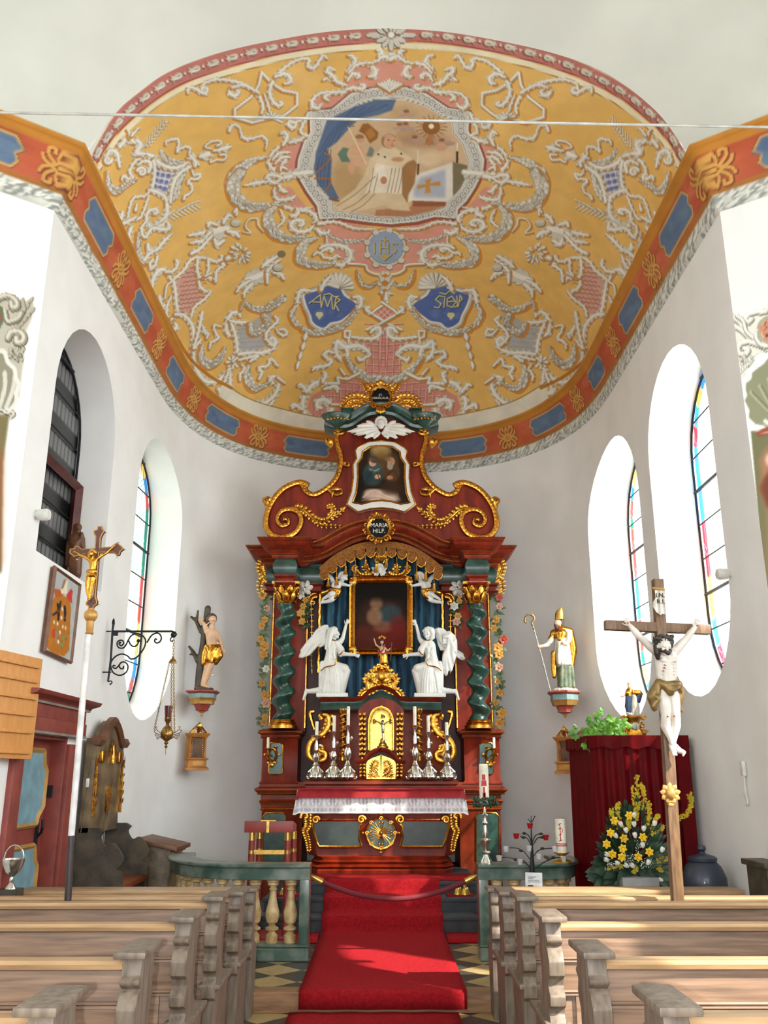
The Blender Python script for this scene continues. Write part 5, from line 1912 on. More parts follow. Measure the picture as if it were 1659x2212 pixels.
garland('short carved garland under a white rose, inside the left twisted column',GI,'R2',11.86,36,5,2)
garland('short carved garland under a white rose, inside the right twisted column',GI,'R2',11.86,36,5,4,True)
for sg,s_ in((1,'left'),(-1,'right')):
 c=A('R2',385,195,11.8)
 c.x*=sg
 mb=MB()
 for rr_,n_ in((.105,6),(.075,5),(.045,4)):
  for k in range(n_):
   a=2*PI*k/n_+rr_*30
   mb.sphere(c+Vector((math.cos(a)*rr_*.6,-.11+rr_*.9,math.sin(a)*rr_*.6)),(rr_*.5,.022,rr_*.36),8,Matrix.Rotation(-a-.5,4,'Y')@Matrix.Rotation(.5,4,'X'))
 mb.build('carved_rose','white_figure',None,origin=c,label='white carved rose on the pilaster beside the %s twisted column'%s_,category='carved flower')
YT=11.35
tab=thing('tabernacle','red and gilt tabernacle with a golden arched niche and small gold doors behind the candlesticks','tabernacle',(0,YT,1.5))
zt=lambda y:zA('R2',y,YT)
mb=MB()
xb=A('R2',470,1100,YT).x
mb.box((0,11.7,(1.51+zt(895))/2),(-2*xb,.5,zt(895)-1.51))
mb.build('body','altar_brown',tab,bevel=.01)
mb=MB()
xs=A('R2',395,1340,11.25).x
block(mb,xs,-xs,11.15,11.9,[(0,1.507),(0,1.53),(.03,1.55),(.03,1.58),(0,1.6)])
mb.build('shelf','altar_brown',tab)
ho=AL('R2',[(765,1162),(765,1010),(772,960),(795,920),(845,900)],YT-.16,5)
hole=[Vector((v.x,v.y,v.z))for v in ho]
hole=hole+[Vector((-v.x,v.y,v.z))for v in reversed(hole[:-1])]
oo=AL('R2',[(700,1235),(700,950),(715,910),(760,870),(845,845)],YT-.16,5)
outer=oo+[Vector((-v.x,v.y,v.z))for v in reversed(oo[:-1])]
def slab(inner,outer,d):
 a=[Vector(p)for p in smooth([tuple(p)for p in inner],1)]
 k=60
 def rs_(pts):
  p=np.array([tuple(q)for q in pts])
  dd_=np.r_[0,np.cumsum(np.linalg.norm(np.diff(p,axis=0),axis=1))]
  return[Vector([np.interp(s,dd_,p[:,j])for j in range(3)])for s in np.linspace(0,dd_[-1],k)]
 i_,o_=rs_(inner),rs_(outer)
 dv=Vector(d)
 mb=MB()
 mb.loft([i_,o_,[p+dv for p in o_],[p+dv for p in i_]],closed=False,caps=False,loop=True)
 return mb
slab(hole,outer,(0,.18,0)).build('niche_front','altar_red',tab)
mb=MB()
mb.loft([[p+Vector((0,d,0))for p in hole]for d in(-.0,.17)],closed=False,caps=False)
mb.prism([p+Vector((0,.165,0))for p in hole],(0,.01,0))
mb.build('niche_lining','gold_pale',tab)
mb=MB()
mb.tube([p+Vector((0,-.008,0))for p in hole],.016,6)
hp=[p+Vector((0,-.01,0))for p in hole]
for i in range(4,len(hp)-4):
 c=sum(hole,Vector())/len(hole)
 d=(c-hp[i]).normalized()
 if hp[i].z>zt(1000):
  mb.sphere(hp[i]+d*.018,.013,6)
mb.build('niche_border','gold',tab)
mb=MB()
for x in(725,):
 for k in range(9):
  p=A('R2',x+4*(k%2),1210-30*k,YT-.17)
  for sg in(-1,1):
   mb.leaf(p,p+Vector((sg*.04,0,.07)),.02,(0,-1,0))
 mb.tube([A('R2',x,1215,YT-.17),A('R2',x,950,YT-.17)],.012,6)
lr('gilt_ornament_strip',mb,'gold',tab)
mb=MB()
for k in range(4):
 p=A('R2',728,1330-22*k,YT-.12)
 for sg in(-1,1):
  mb.leaf(p,p+Vector((sg*.04,0,.05)),.02,(0,-1,0))
lr('gilt_ornament_foot',mb,'gold',tab)
for sg in(1,-1):
 x=A('R2',610,1080,YT-.12).x*sg
 z0_,z1_=zt(1215),zt(945)
 mb=MB()
 mb.loft([[Vector((x+.014*math.cos(sg*t*38)+.034*math.cos(b),YT-.12+.014*math.sin(sg*t*38)+.034*math.sin(b),z0_+(z1_-z0_)*t))for b in(2*PI*j/12 for j in range(12))]for t in np.linspace(0,1,90)])
 mb.lathe([(.05,z0_-.02),(.05,z0_+.02),(.04,z0_+.03)],(x,YT-.12,0),16)
 mb.lathe([(.035,z1_-.01),(.055,z1_+.03),(.055,z1_+.05)],(x,YT-.12,0),16)
 mb.build('twisted_colonnette','gold',tab)
dl_=AL('R2',[(752,1335),(750,1245),(775,1215),(842,1190)],YT-.2,4)
for sg in(1,-1):
 o=[Vector((sg*v.x,v.y+.02*abs(v.x)*0,v.z))for v in dl_]+[Vector((0,YT-.2,zt(1335)))]
 o[-2 if False else-1]=Vector((0,YT-.2,zt(1335)))
 door=MB().prism(o,(0,.03,0)).build('door','gold_pale',tab)
 mb=MB()
 for pts in([(830,1320),(790,1300),(780,1260),(800,1230),(825,1240)],[(800,1320),(770,1310),(790,1280)],[(825,1300),(800,1270),(820,1250)]):
  acanthus(mb,[Vector((sg*v.x,v.y,v.z))for v in AL('R2',pts,YT-.215,3)],.03)
 mb.build('relief','gold',door)
mb=MB()
half=AL('R2',[(690,1232),(735,1228),(765,1195),(800,1170),(842,1160)],YT-.2,6)
front_mould(symm(half),[(0,-.02),(.04,-.015),(.06,.01),(.06,.03),(-.05,.035),(-.05,-.02)]).build('door_hood','altar_red',tab)
half=AL('R2',[(478,895),(600,892),(690,892),(735,880),(775,840),(842,815)],YT-.08,6)
front_mould(symm(half),[(0,-.07),(.05,-.06),(.06,-.02),(.03,.02),(.03,.035),(-.35,.035),(-.35,-.07)]).build('frieze','green_marble',tab)
front_mould(symm([v+Vector((0,0,.05))for v in half]),[(0,-.02),(.05,-.01),(.09,.015),(.11,.035),(-.4,.04),(-.4,-.02)]).build('cornice','altar_red',tab)
mb=MB()
for pts,w in(([(835,780),(790,760),(760,740),(770,725),(795,735)],.07),([(820,740),(790,800),(740,815),(720,840),(740,830)],.06),([(825,700),(800,690),(805,720),(830,740)],.06)):
 acanthus(mb,AL('R2',pts,YT-.1,3),w)
mb.tube(AL('R2',[(760,800),(755,750),(790,730),(800,750),(785,760)],YT-.1,5),[.03,.025,.015],7)
lr('crest_scroll',mb,'gold',tab)
mb=MB()
c=A('R2',842,720,YT-.1)
mb.lathe([(.001,.03),(.05,.03),(.075,.01),(.085,-.03)],c,20,Matrix.Rotation(PI/2,4,'X'))
for a in range(10):
 t_=a*PI/5
 mb.leaf(c+Vector((math.cos(t_)*.07,0,math.sin(t_)*.07)),c+Vector((math.cos(t_)*.15,0,math.sin(t_)*.15)),.03,(0,-1,0))
mb.box(A('R2',842,665,YT-.06),(.12,.12,.06))
mb.build('crest_boss','gold',tab)
mb=MB()
pth2=AL('R2',[(490,950),(520,960),(525,1010),(495,1060),(430,1100),(405,1150),(410,1200),(450,1225),(500,1215),(505,1180),(470,1165)],YT-.05,6)
mb.tube(pth2,[.03,.045,.04,.035,.03],8,up=(0,-1,0),flat=.8)
acanthus(mb,pth2[2:30:4],.07)
mb.tube(AL('R2',[(500,960),(475,955),(480,980)],YT-.05,5),.025,6)
acanthus(mb,AL('R2',[(455,1120),(470,1160),(480,1190)],YT-.05,3),.06)
lr('side_volute',mb,'gold',tab)
mb=MB()
mb.tube(AL('R2',[(440,930),(415,940),(425,990),(440,1040)],11.6,5),[.03,.025,.02],7)
lr('rear_volute',mb,'gold',tab)
YF=10.98
mensa=thing('altar_table','red wooden altar table with dark green panels and gilt central rosette on the stone steps','altar',(0,11.2,.56))
zm=lambda y:zA('R3',y,YF)
hw_=lambda y:-A('R3',np.interp(y,[560,830],[352,398]),y,YF).x
def mring(hw,z,yf,yb=11.75):
 return[Vector((-hw,yb,z)),Vector((-hw,yf+.22,z)),Vector((-hw*.86,yf,z)),Vector((hw*.86,yf,z)),Vector((hw,yf+.22,z)),Vector((hw,yb,z))]
prof=[(hw_(560),1.485,YF),(hw_(560),zm(575),YF),(hw_(700),zm(700),YF+.03),(hw_(830)+.02,zm(815),YF+.05),(hw_(830),zm(830),YF+.04)]
MB().loft([mring(a,b,c)for a,b,c in prof]).build('body','altar_red',mensa)
base=[(.84,.555),(.85,.60),(.835,.62),(.86,.64),(.80,.665),(.82,.69),(.78,.71),(.79,.74),(.76,zm(828))]
xr=.85
MB().loft([mring(a,z,YF-.1+(.85-a))for a,z in base]).build('plinth','altar_red',mensa)
pl_=[(440,612),(690,612),(735,605),(745,615),(712,650),(708,720),(722,765),(700,772),(470,772),(455,745),(430,640)]
o=AL('R3',pl_,YF-.012)
lr('panel',MB().prism(o,(0,.05,0)),'dark_green_marble',mensa)
e=MB().tube(o,.016,6,closed=True)
for(x,y,r0)in((450,610,.045),(722,608,.05)):
 s=spiral(0,0,r0,.008,0,1.4,18)
 c=A('R3',x,y,YF-.03)
 e.tube([c+Vector((u,0,v))for u,v in s],[.02,.01],6)
lr('panel_frame',e,'gold',mensa)
c=A('R3',838,690,YF-.02)
mb=MB()
mb.lathe([(.0,.01),(.245,.01),(.245,.03),(.0,.03)],c,32,Matrix.Rotation(PI/2,4,'X'))
mb.xf(Matrix.Translation(c)@Matrix.Scale(.7,4)@Matrix.Translation(-c))
mb.build('rosette_ground','green_marble',mensa)
mb=MB()
mb.lathe([(.215,.0),(.225,.05),(.25,.055),(.265,.0)],c,36,Matrix.Rotation(PI/2,4,'X'))
for k in range(24):
 a=k*PI/12
 d=Vector((math.cos(a),0,math.sin(a)))
 mb.tube([c+d*.04+Vector((0,-.03,0)),c+d*(.19 if k%3 else.2)+Vector((0,-.03,0))],[.012,.004],5)
for k in range(8):
 a=k*PI/4
 d=Vector((math.cos(a),0,math.sin(a)))
 s=spiral(0,0,.035,.008,0,1.2,12)
 mb.tube([c+d*.235+Vector((u,-.05,v))for u,v in s],.012,6)
 if k%2==0:
  mb.leaf(c+d*.26,c+d*.33,.02,(0,-1,0))
  for sg in(-1,1):
   q=c+d*.17+Vector((-d.z,0,d.x))*sg*.025
   mb.sphere(q+Vector((0,-.035,0)),.018,6)
mb.sphere(c+Vector((0,-.045,0)),.03,10)
mb.xf(Matrix.Translation(c)@Matrix.Scale(.7,4)@Matrix.Translation(-c))
mb.build('rosette','gold',mensa)
mb=MB()
acanthus(mb,AL('R3',[(368,572),(395,580),(400,640),(385,680),(400,740),(408,800)],YF-.0,4),.05)
mb.tube(AL('R3',[(360,600),(365,575),(390,570),(400,590),(385,600)],YF-.02,5),.022,6)
lr('corner_ornament',mb,'gold',mensa)
def drape(zt_,zb_,hwt,yf,sheet=None,m='red_cloth',name='altar_cloth',wav=.012,flare=.03,nu=160,nv=16,**kw):
 """front and side fall of a cloth"""
 path=[(-hwt,11.6),(-hwt,yf+.02),(-hwt+.02,yf),(hwt-.02,yf),(hwt,yf+.02),(hwt,11.6)]
 p=np.array(path)
 d=np.r_[0,np.cumsum(np.hypot(*np.diff(p,axis=0).T))]
 pts=[]
 for u in np.linspace(0,d[-1],nu):
  x,y=np.interp(u,d,p[:,0]),np.interp(u,d,p[:,1])
  side=1 if abs(x)>=hwt-.02 else 0
  nx,ny=(math.copysign(1,x),0)if side else(0,-1)
  for v in np.linspace(0,1,nv):
   o=v*(flare+wav*math.sin(u*34)+wav*.6*math.sin(u*13+1))
   pts.append((x+nx*o,y+ny*o,zt_+(zb_-zt_)*v-(.02*v*side)))
 col=None
 if sheet:
  uv=np.array([(30*u/d[-1],v)for u in np.linspace(0,1,nu)*d[-1]for v in np.linspace(0,1,nv)])
  col=sheet.sample(uv)
 return grid_mesh(name,np.array(pts),nu,nv,col,m,**kw)
hwt=-A('R3',345,425,YF).x
zl0,zl1=zA('R3',480,YF-.06),zA('R3',572,YF-.06)
t=thing('lace_altar_cloth','white lace altar cloth with crosses hanging below the red cloth on the altar table','altar cloth',(0,11.2,1.49))
SL=Sheet(0,0,30,1,44,(226,222,226))
for k in range(17):
 x=.9+k*1.77
 SL.fill([(x-.6,.1),(x+.6,.1),(x+.6,.66),(x-.6,.66)],(176,172,180),.75,.03)
 for i in range(9):
  for j in range(4):
   SL.dot(x-.52+i*.13,.17+j*.14,.035,.035,(236,232,236),.8,0,.3)
 SL.stroke([(x,.08),(x,.72)],.13,(252,250,252))
 SL.stroke([(x-.2,.3),(x+.2,.3)],.13,(252,250,252))
 for sg in(-1,1):
  SL.dot(x+sg*.42,.4,.2,.12,(250,248,250),1,.5*sg,.4)
  SL.dot(x+sg*.36,.58,.12,.08,(250,248,250),1,-.5*sg,.4)
 SL.dot(x+.88,.45,.16,.22,(250,248,250),1,0,.4)
 for j in range(4):
  SL.dot(x-.66+j*.44,.86,.15,.09,(182,178,186),.8,0,.4)
 SL.dot(x+.88,.86,.1,.08,(182,178,186),.8,0,.4)
SL.stroke([(0,.96),(30,.96)],.06,(252,250,252))
grd=drape(1.486,zl1,hwt+.012,YF-.035,SL,'painted_wall','lace_fall',.012,.035,420,40,parent=t)
t2=thing('red_altar_cloth','plain red altar cloth laid over the top of the altar table','altar cloth',(0,11.2,1.49))
drape(1.502,zl0,hwt,YF-.08,None,'red_cloth','cloth_fall',.004,.03,parent=t2)
MB().box((0,11.24,1.497),(2*hwt-.01,.74,.012)).build('cloth_top','red_cloth',t2)
def candlestick(name,label,base,h,grp):
 t=thing(name,label,'candlestick',base,0,grp)
 b=Vector(base)
 s=h/.6
 mb=MB()
 for k in range(3):
  a=PI/2+k*2*PI/3+PI
  d=Vector((math.cos(a),math.sin(a),0))
  e=Vector((-d.y,d.x,0))
  sp=spiral(0,0,.035,.006,200,1.2,14)
  mb.tube([b+d*(.10+u)+Vector((0,0,.04+v))for u,v in sp],.013,6)
  mb.leaf(b+d*.1+Vector((0,0,.02)),b+d*.03+Vector((0,0,.17)),.035,d,curl=.1)
  for sg in(-1,1):
   mb.tube([b+d*.09+e*sg*.02+Vector((0,0,.05)),b+e*sg*.06+d*.06+Vector((0,0,.09)),b+e*sg*.03+Vector((0,0,.15))],.014,6)
 mb.lathe([(.10,.03),(.085,.07),(.05,.13),(.045,.15)],b,12)
 mb.build('foot','silver',t)
 mb=MB()
 mb.lathe([(.03,.14),(.05,.17),(.03,.2),(.022,.22),(.04,.25*s),(.052,.3*s),(.03,.35*s),(.02,.38*s),(.028,.45*s),(.02,.5*s),(.016,.55*s),(.03,.575*s)],b,14)
 for k in range(5):
  z=(.2+.36*k/5)*s
  a=k*2.4
  d=Vector((math.cos(a),math.sin(a),0))
  mb.leaf(b+d*.02+Vector((0,0,z)),b+d*.05+Vector((0,0,z+.07*s)),.026,d,curl=.3)
 mb.build('stem','silver',t)
 MB().lathe([(.012,.56*s),(.05,.585*s),(.056,.6*s),(.048,.6*s),(.01,.585*s)],b,18).build('drip_pan','silver',t)
 return t
def candle(label,base,h,r,grp=None,m='candle_wax'):
 b=Vector(base)
 t=thing('candle',label,'candle',base,0,grp)
 MB().lathe([(r,0),(r,h-.01),(r*.8,h),(.001,h-.004)],b,14).build('wax',m,t)
 MB().tube([b+Vector((0,0,h-.01)),b+Vector((.003,0,h+.022))],.003,5).build('wick','black_enamel',t)
 return t
names=['outermost left','middle left','inner left','inner right','middle right','outermost right']
for i,(cx,tip,pan,foot_)in enumerate(((448,985,1075,1340),(553,950,1052,1345),(638,895,1015,1342),(1043,895,1015,1342),(1125,950,1055,1345),(1236,990,1075,1340))):
 Yc_=11.1 if i in(2,3)else 11.14
 b=A('R2',cx,foot_,Yc_)
 b.z=1.6
 zp=A('R2',cx,pan,Yc_).z
 zt_=A('R2',cx,tip,Yc_).z
 candlestick('candlestick','silver %s candlestick of the row before the tabernacle'%names[i],b,zp-b.z,'silver altar candlesticks')
 candle('white candle in the %s silver altar candlestick'%names[i],(b.x,b.y,zp-.012),zt_-zp,.021,'candles in the altar candlesticks')
for sg,s_ in((1,'left'),(-1,'right')):
 c=A('R2',188,1190,YP-.03)
 c.x*=sg
 t=thing('candle_sconce','gilt scrolled candle sconce on the green panel of the %s altar pedestal'%s_,'sconce',c,0,'altar sconces')
 mb=MB()
 ringp=[c+Vector((math.cos(a)*.055,-.03-.03*math.sin(a),math.sin(a)*.075))for a in np.linspace(0,2*PI,20)[:-1]]
 mb.tube(ringp,.017,7,closed=True)
 for a in np.linspace(0,2*PI,7)[:-1]:
  q=c+Vector((math.cos(a)*.055,-.04,math.sin(a)*.075))
  mb.leaf(q,q+Vector((math.cos(a)*.05,-.02,math.sin(a)*.05)),.018,(0,-1,0))
 mb.leaf(c+Vector((0,-.03,-.07)),c+Vector((0,-.03,-.16)),.03,(0,-1,0))
 mb.build('scroll','gold',t)
 k=c+Vector((-.045*sg,-.1,.06))
 mb=MB()
 mb.tube([c+Vector((0,-.04,-.02)),c+Vector((-.03*sg,-.09,.0)),k],.01,6)
 mb.lathe([(.012,0),(.045,.015),(.045,.02),(.01,.02)],k,14)
 mb.build('drip_arm','gold',t)
 candle('short white candle on the sconce of the %s altar pedestal'%s_,k+Vector((0,0,.02)),.13,.018)
t=thing('niche_crucifix','small gold crucifix on a stepped foot standing in the tabernacle niche','crucifix',A('R2',848,1150,YT-.07))
b=A('R2',848,1150,YT-.07)
zt2=lambda y:A('R2',848,y,YT-.07).z-b.z
mb=MB()
mb.lathe([(.07,0),(.07,.02),(.05,.03),(.05,.05),(.03,.07),(.03,.1),(.016,.12)],b,16)
mb.build('foot','gold_pale',t)
mb=MB()
mb.box(b+Vector((0,0,(zt2(960)+.1)/2)),(.028,.018,zt2(960)-.1))
mb.box(b+Vector((0,0,zt2(990))),(.2,.018,.028))
for dx,dz in((.1,zt2(990)),(-.1,zt2(990)),(0,zt2(962))):
 for k in range(3):
  mb.sphere(b+Vector((dx+.014*math.cos(k*2.1),0,dz+.014*math.sin(k*2.1))),.017,8)
mb.build('cross','gold_pale',t)
fb=MB()
o=b+Vector((0,-.02,0))
z9=zt2(990)
fb.limb([o+Vector((0,0,z9-.05)),o+Vector((.004,0,z9-.15))],[.02,.015],8)
fb.limb([o+Vector((.004,0,z9-.15)),o+Vector((.012,-.012,z9-.24)),o+Vector((0,0,z9-.33))],[.016,.012,.007],8)
fb.sphere(o+Vector((-.008,-.012,z9-.015)),.018,8)
for sg in(-1,1):
 fb.limb([o+Vector((.015*sg,0,z9-.04)),o+Vector((.05*sg,0,z9-.01)),o+Vector((.09*sg,0,z9+.005))],[.009,.007,.006],8)
fb.build('corpus','silver',t)
#  carved figures
for n_,c_,k_ in(('flesh',(214,170,136),{}),('hair_brown',(84,50,32),{}),('dark_hair',(52,40,34),{}),('tree_brown',(70,54,36),dict(c2=(44,34,24))),('robe_green',(70,84,60),dict(c2=(120,124,96))),('robe_red',(142,40,34),{}),('alb_white',(222,216,206),dict(c2=(150,142,124),stretch=(6,6,.6))),('bronze',(150,124,76),dict(metal=.5,c2=(104,82,46))),('carved_wood',(112,72,46),dict(c2=(84,52,34))),('cross_wood',(122,92,62),dict(c2=(92,66,44),stretch=(8,8,1))),('cross_brown',(92,50,34),{}),('console_blue',(124,150,148),{}),('console_red',(160,62,50),{}),('pole_white',(226,224,222),{}),('pole_dark',(58,46,46),{}),('gold_matt',(196,150,82),dict(metal=.45,c2=(168,122,62))),('white_corpus',(214,208,198),dict(c2=(194,184,172))),('robe_blue',(40,62,96),{})):
 mat(n_,c_,rough=.45,**dict(dict(scale=9),**k_))
FRM.update({'F1':(635,1320,11.06),'F2':(875,1320,11.06),'F3':(395,1300,8.85),'F4':(1125,1300,8.507),'F5':(1300,1240,5.396),'F6':(130,1110,8.193),'F7':(1240,1440,9.217),'F8':(680,1210,16.59),'F9':(520,1200,2.765)})
class Fig:
 """limbs measured in a close-up of the photograph, set at a depth; last number is the radius, third the way out of the plane"""
 def __init__(s,fr,Y,flip=False):
  s.fr,s.Y,s.flip=fr,Y,flip
  s.k=(A(fr,1000,1000,Y)-A(fr,1001,1000,Y)).length
 def p(s,x,y,d=0):
  v=A(s.fr,x,y,s.Y)
  v.y-=d*s.k
  if s.flip:
   v.x=-v.x
  return v
 def limbs(s,ls,mb=None):
  mb=mb or MB()
  for l in ls:
   mb.limb([s.p(*q[:3])if len(q)==4 else s.p(q[0],q[1])for q in l],[q[-1]*s.k for q in l])
  return mb
 def head(s,mb,x,y,d,r,fx=0,fy=.2,fz=1):
  """skull, jaw, brow, nose, lips, ears; (fx, fy, fz) where the face looks"""
  c=s.p(x,y,d)
  R=r*s.k
  f=Vector((fx*(-1 if s.flip else 1),-fz,-fy)).normalized()
  u=Vector((0,0,1))
  u=(u-f*u.dot(f)).normalized()
  e=f.cross(u)
  M=Matrix((e,f,u)).transposed().to_4x4()
  mb.sphere(c+u*R*.15,(R*.8,R*.92,R*.85),14,M)
  mb.sphere(c+f*R*.25-u*R*.45,(R*.55,R*.55,R*.5),12,M)
  mb.cap(c+f*R*.85+u*R*.2,c+f*R*1.1-u*R*.15,R*.1,R*.16,8)
  mb.cap(c+f*R*.78+u*R*.32-e*R*.35,c+f*R*.78+u*R*.32+e*R*.35,R*.13,R*.13,8)
  mb.cap(c+f*R*.78-u*R*.42-e*R*.15,c+f*R*.78-u*R*.42+e*R*.15,R*.1,R*.1,8)
  mb.sphere(c+f*R*.68-u*R*.75,R*.2,8)
  for g in(-1,1):
   mb.sphere(c+e*g*R*.82-u*R*.05,(R*.1,R*.18,R*.26),8,M)
   mb.sphere(c+f*R*.72-u*R*.08+e*g*R*.38,R*.24,8)
  return mb
 def hand(s,mb,x,y,d,dx,dy,L,spread=.35,curl=.25):
  w=s.p(x,y,d)
  k=s.k*L
  f=Vector((dx*(-1 if s.flip else 1),-.15,-dy)).normalized()
  e=f.cross(Vector((0,-1,0))).normalized()
  n=Vector((0,-1,0))
  mb.cap(w,w+f*k*.42,k*.15,k*.21,8)
  for i,l in enumerate((.46,.54,.5,.38)):
   a=(i-1.5)*spread*.5
   b=w+f*k*.42+e*(i-1.5)*k*.12
   m=b+(f+e*a*.6)*k*l*.55
   mb.limb([b,m,m+(f*(1-curl)+e*a+n*curl)*k*l*.5],[k*.075,k*.068,k*.05],7)
  t=w+f*k*.12+e*-1*k*.17
  mb.limb([t,t+(f*.6-e*.8)*k*.25,t+(f*1.1-e*.9)*k*.4],[k*.085,k*.075,k*.055],7)
  return mb
 def plate(s,poly,th,d=0,feathers=()):
  mb=MB().prism([s.p(x,y,d)for x,y in poly],(0,th*s.k,0))
  for a,b,r in feathers:
   q=smooth([a,((a[0]+b[0])/2-(b[1]-a[1])*.08,(a[1]+b[1])/2+(b[0]-a[0])*.08),b],5)
   mb.tube([s.p(x,y,d+r*.2)for x,y in q],[r*s.k*.6,r*s.k,r*s.k*.5],7)
  return mb
def tubes(f,ls,r,mb=None):
 mb=mb or MB()
 for l in ls:
  mb.tube([f.p(*q)for q in smooth(l,5)],r*f.k,6)
 return mb
for flip in(False,True):
 f=Fig('F1',11.42,flip)
 t=thing('angel_statue','white kneeling angel with folded wings on the right of the framed painting' if flip else 'white veiled kneeling angel with one spread wing on the left of the framed painting','statue',f.p(900,2040))
 mb=f.limbs([[(950,690,20,60),(920,800,0,110)],[(930,830,0,150),(890,1080,0,145),(850,1310,0,175)],[(850,1300,0,180),(780,1600,0,190),(770,1930,0,150)],[(950,1350,40,170),(1000,1700,60,190),(1010,1950,60,150)],[(960,1350,60,150),(1200,1400,90,130),(1270,1450,90,90)],[(1260,1450,90,95),(1180,1700,90,110),(1150,1960,80,80)],[(700,1880,0,100),(560,1900,0,75),(350,1920,0,55),(300,1900,0,48)],[(300,1900,0,45),(230,2110,10,32)],[(1030,800,60,90),(1130,940,80,85),(1120,1050,80,60)],[(1130,1030,80,60),(1430,1060,100,38)],[(1040,780,-60,90),(1130,700,-60,62),(1160,640,-60,52)],[(1160,650,-60,52),(1240,330,-50,34)],[(1200,1330,150,40),(1130,1700,160,45),(1120,1950,150,40)],[(900,1400,190,40),(900,1700,220,45),(980,1960,200,45)],[(800,1480,180,36),(720,1940,160,40)],[(1000,1420,190,30),(1050,1900,210,40)],[(680,1250,60,60),(640,1500,60,50),(650,1850,60,60)],[(860,900,130,28),(840,1200,140,26)],[(960,900,130,28),(980,1150,130,30)]])
 for xt,xb in((790,720),(840,800),(880,870),(925,930),(965,1000),(1010,1060),(1060,1110),(1110,1160)):
  dz=lambda x:max(60+math.sqrt(max(0,190**2-(x-1000)**2))if abs(x-1000)<190 else 0,math.sqrt(max(0,190**2-(x-785)**2)))
  xm=(xt+xb)/2+14
  f.limbs([[(xt,1380,dz(xt)-14,20),(xm,1650,dz(xm)+4,26),(xb,1960,dz(xb)-12,32)]],mb)
 for q in([(850,880,128,18),(900,1000,150,18),(870,1100,146,14)],[(1000,870,128,18),(950,1000,150,18),(960,1100,146,14)],[(800,1120,110,20),(890,1150,150,22),(1000,1130,110,20)]):
  f.limbs([q],mb)
 f.head(mb,975,560,20,118,1 if not flip else.5,-.1,.45 if not flip else 1)
 f.hand(mb,1430,1060,100,1,.25,170)
 f.hand(mb,1240,330,-50,.5,-1,170,curl=.1)
 fuse(mb,'body','white_figure',t,.0062,2)
 mb=f.limbs([[(900,480,0,105),(830,700,30,70),(770,900,50,40)],[(930,450,60,70),(880,600,110,45),(840,880,110,36)],[(960,450,0,90),(880,560,-40,80)]]if not flip else[[(900,480,0,110),(860,620,20,70)],[(1000,440,40,60),(900,450,70,60),(850,560,70,50),(880,680,60,36)],[(1060,480,20,45),(960,430,60,60)]])
 for i in range(7):
  f.limbs([[(900+16*i,455-4*i,60+8*i,16),(850+10*i,660,96,15),(790+8*i,860,92,12)]if not flip else[(1040-30*i,455-10*(i%2),90,22),(1000-30*i,520,80,20),(960-18*i,600,60,18)]],mb)
 fuse(mb,'hair','white_figure',t,.0065,1)
 if not flip:
  wg=f.plate([(800,720),(800,560),(780,480),(830,380),(800,310),(720,310),(600,360),(500,450),(430,560),(400,680),(330,790),(150,920),(140,980),(90,1100),(190,1110),(330,1060),(430,990),(480,920),(560,820),(620,860),(720,820)],60,-80,[((780,340),(400,640),50),((780,420),(150,940),38),((770,480),(120,1080),42),((760,540),(210,1090),42),((760,600),(350,1040),40),((770,650),(460,930),38),((780,680),(560,820),36),((790,700),(640,840),38),((800,720),(720,800),34)])
  fuse(wg,'wing','white_figure',t,.009,2)
 else:
  g=Fig('F2',11.5)
  wg=g.plate([(700,420),(800,380),(920,400),(1010,480),(1100,700),(1240,900),(1400,1000),(1450,1150),(1380,1170),(1220,1100),(1000,920),(850,940),(790,800)],50,-60,[((760,440),(1440,1130),45),((780,500),(1300,1110),45),((790,600),(1100,950),45)])
  fuse(wg,'wing','white_figure',t,.009,2)
  wg=g.plate([(1010,480),(1080,480),(1180,580),(1240,700),(1250,900),(1230,1060),(1190,1200),(1130,1420),(1090,1470),(1040,1400),(1010,1540),(960,1560),(900,1460),(870,1320),(900,1230),(970,1080),(1000,920),(1040,820),(900,800),(880,620)],50,60,[((1070,520),(1220,1000),40),((1050,600),(1100,1430),42),((1060,700),(1000,1520),46),((1030,800),(910,1400),42),((900,640),(1080,560),44),((1180,700),(1170,1250),36)])
  fuse(wg,'wing','white_figure',t,.009,2)
 tubes(f,[[(650,1450,190),(750,1370,200),(860,1340,205),(970,1320,200),(1020,1240,180),(1020,1150,160)],[(690,1800,110),(720,1900,120),(750,1990,130)],[(1080,1070,150),(1140,1030,160),(1190,970,150)],[(920,700,90),(1000,715,90)]],14).build('gilt_hem','gold',t)
 x0_,x1_=sorted((f.p(555,2040).x,f.p(1300,2040).x))
 MB().box(((x0_+x1_)/2,11.42,f.p(900,2030).z),(x1_-x0_,.36,.05)).build('plinth','white_figure',t,bevel=.006)
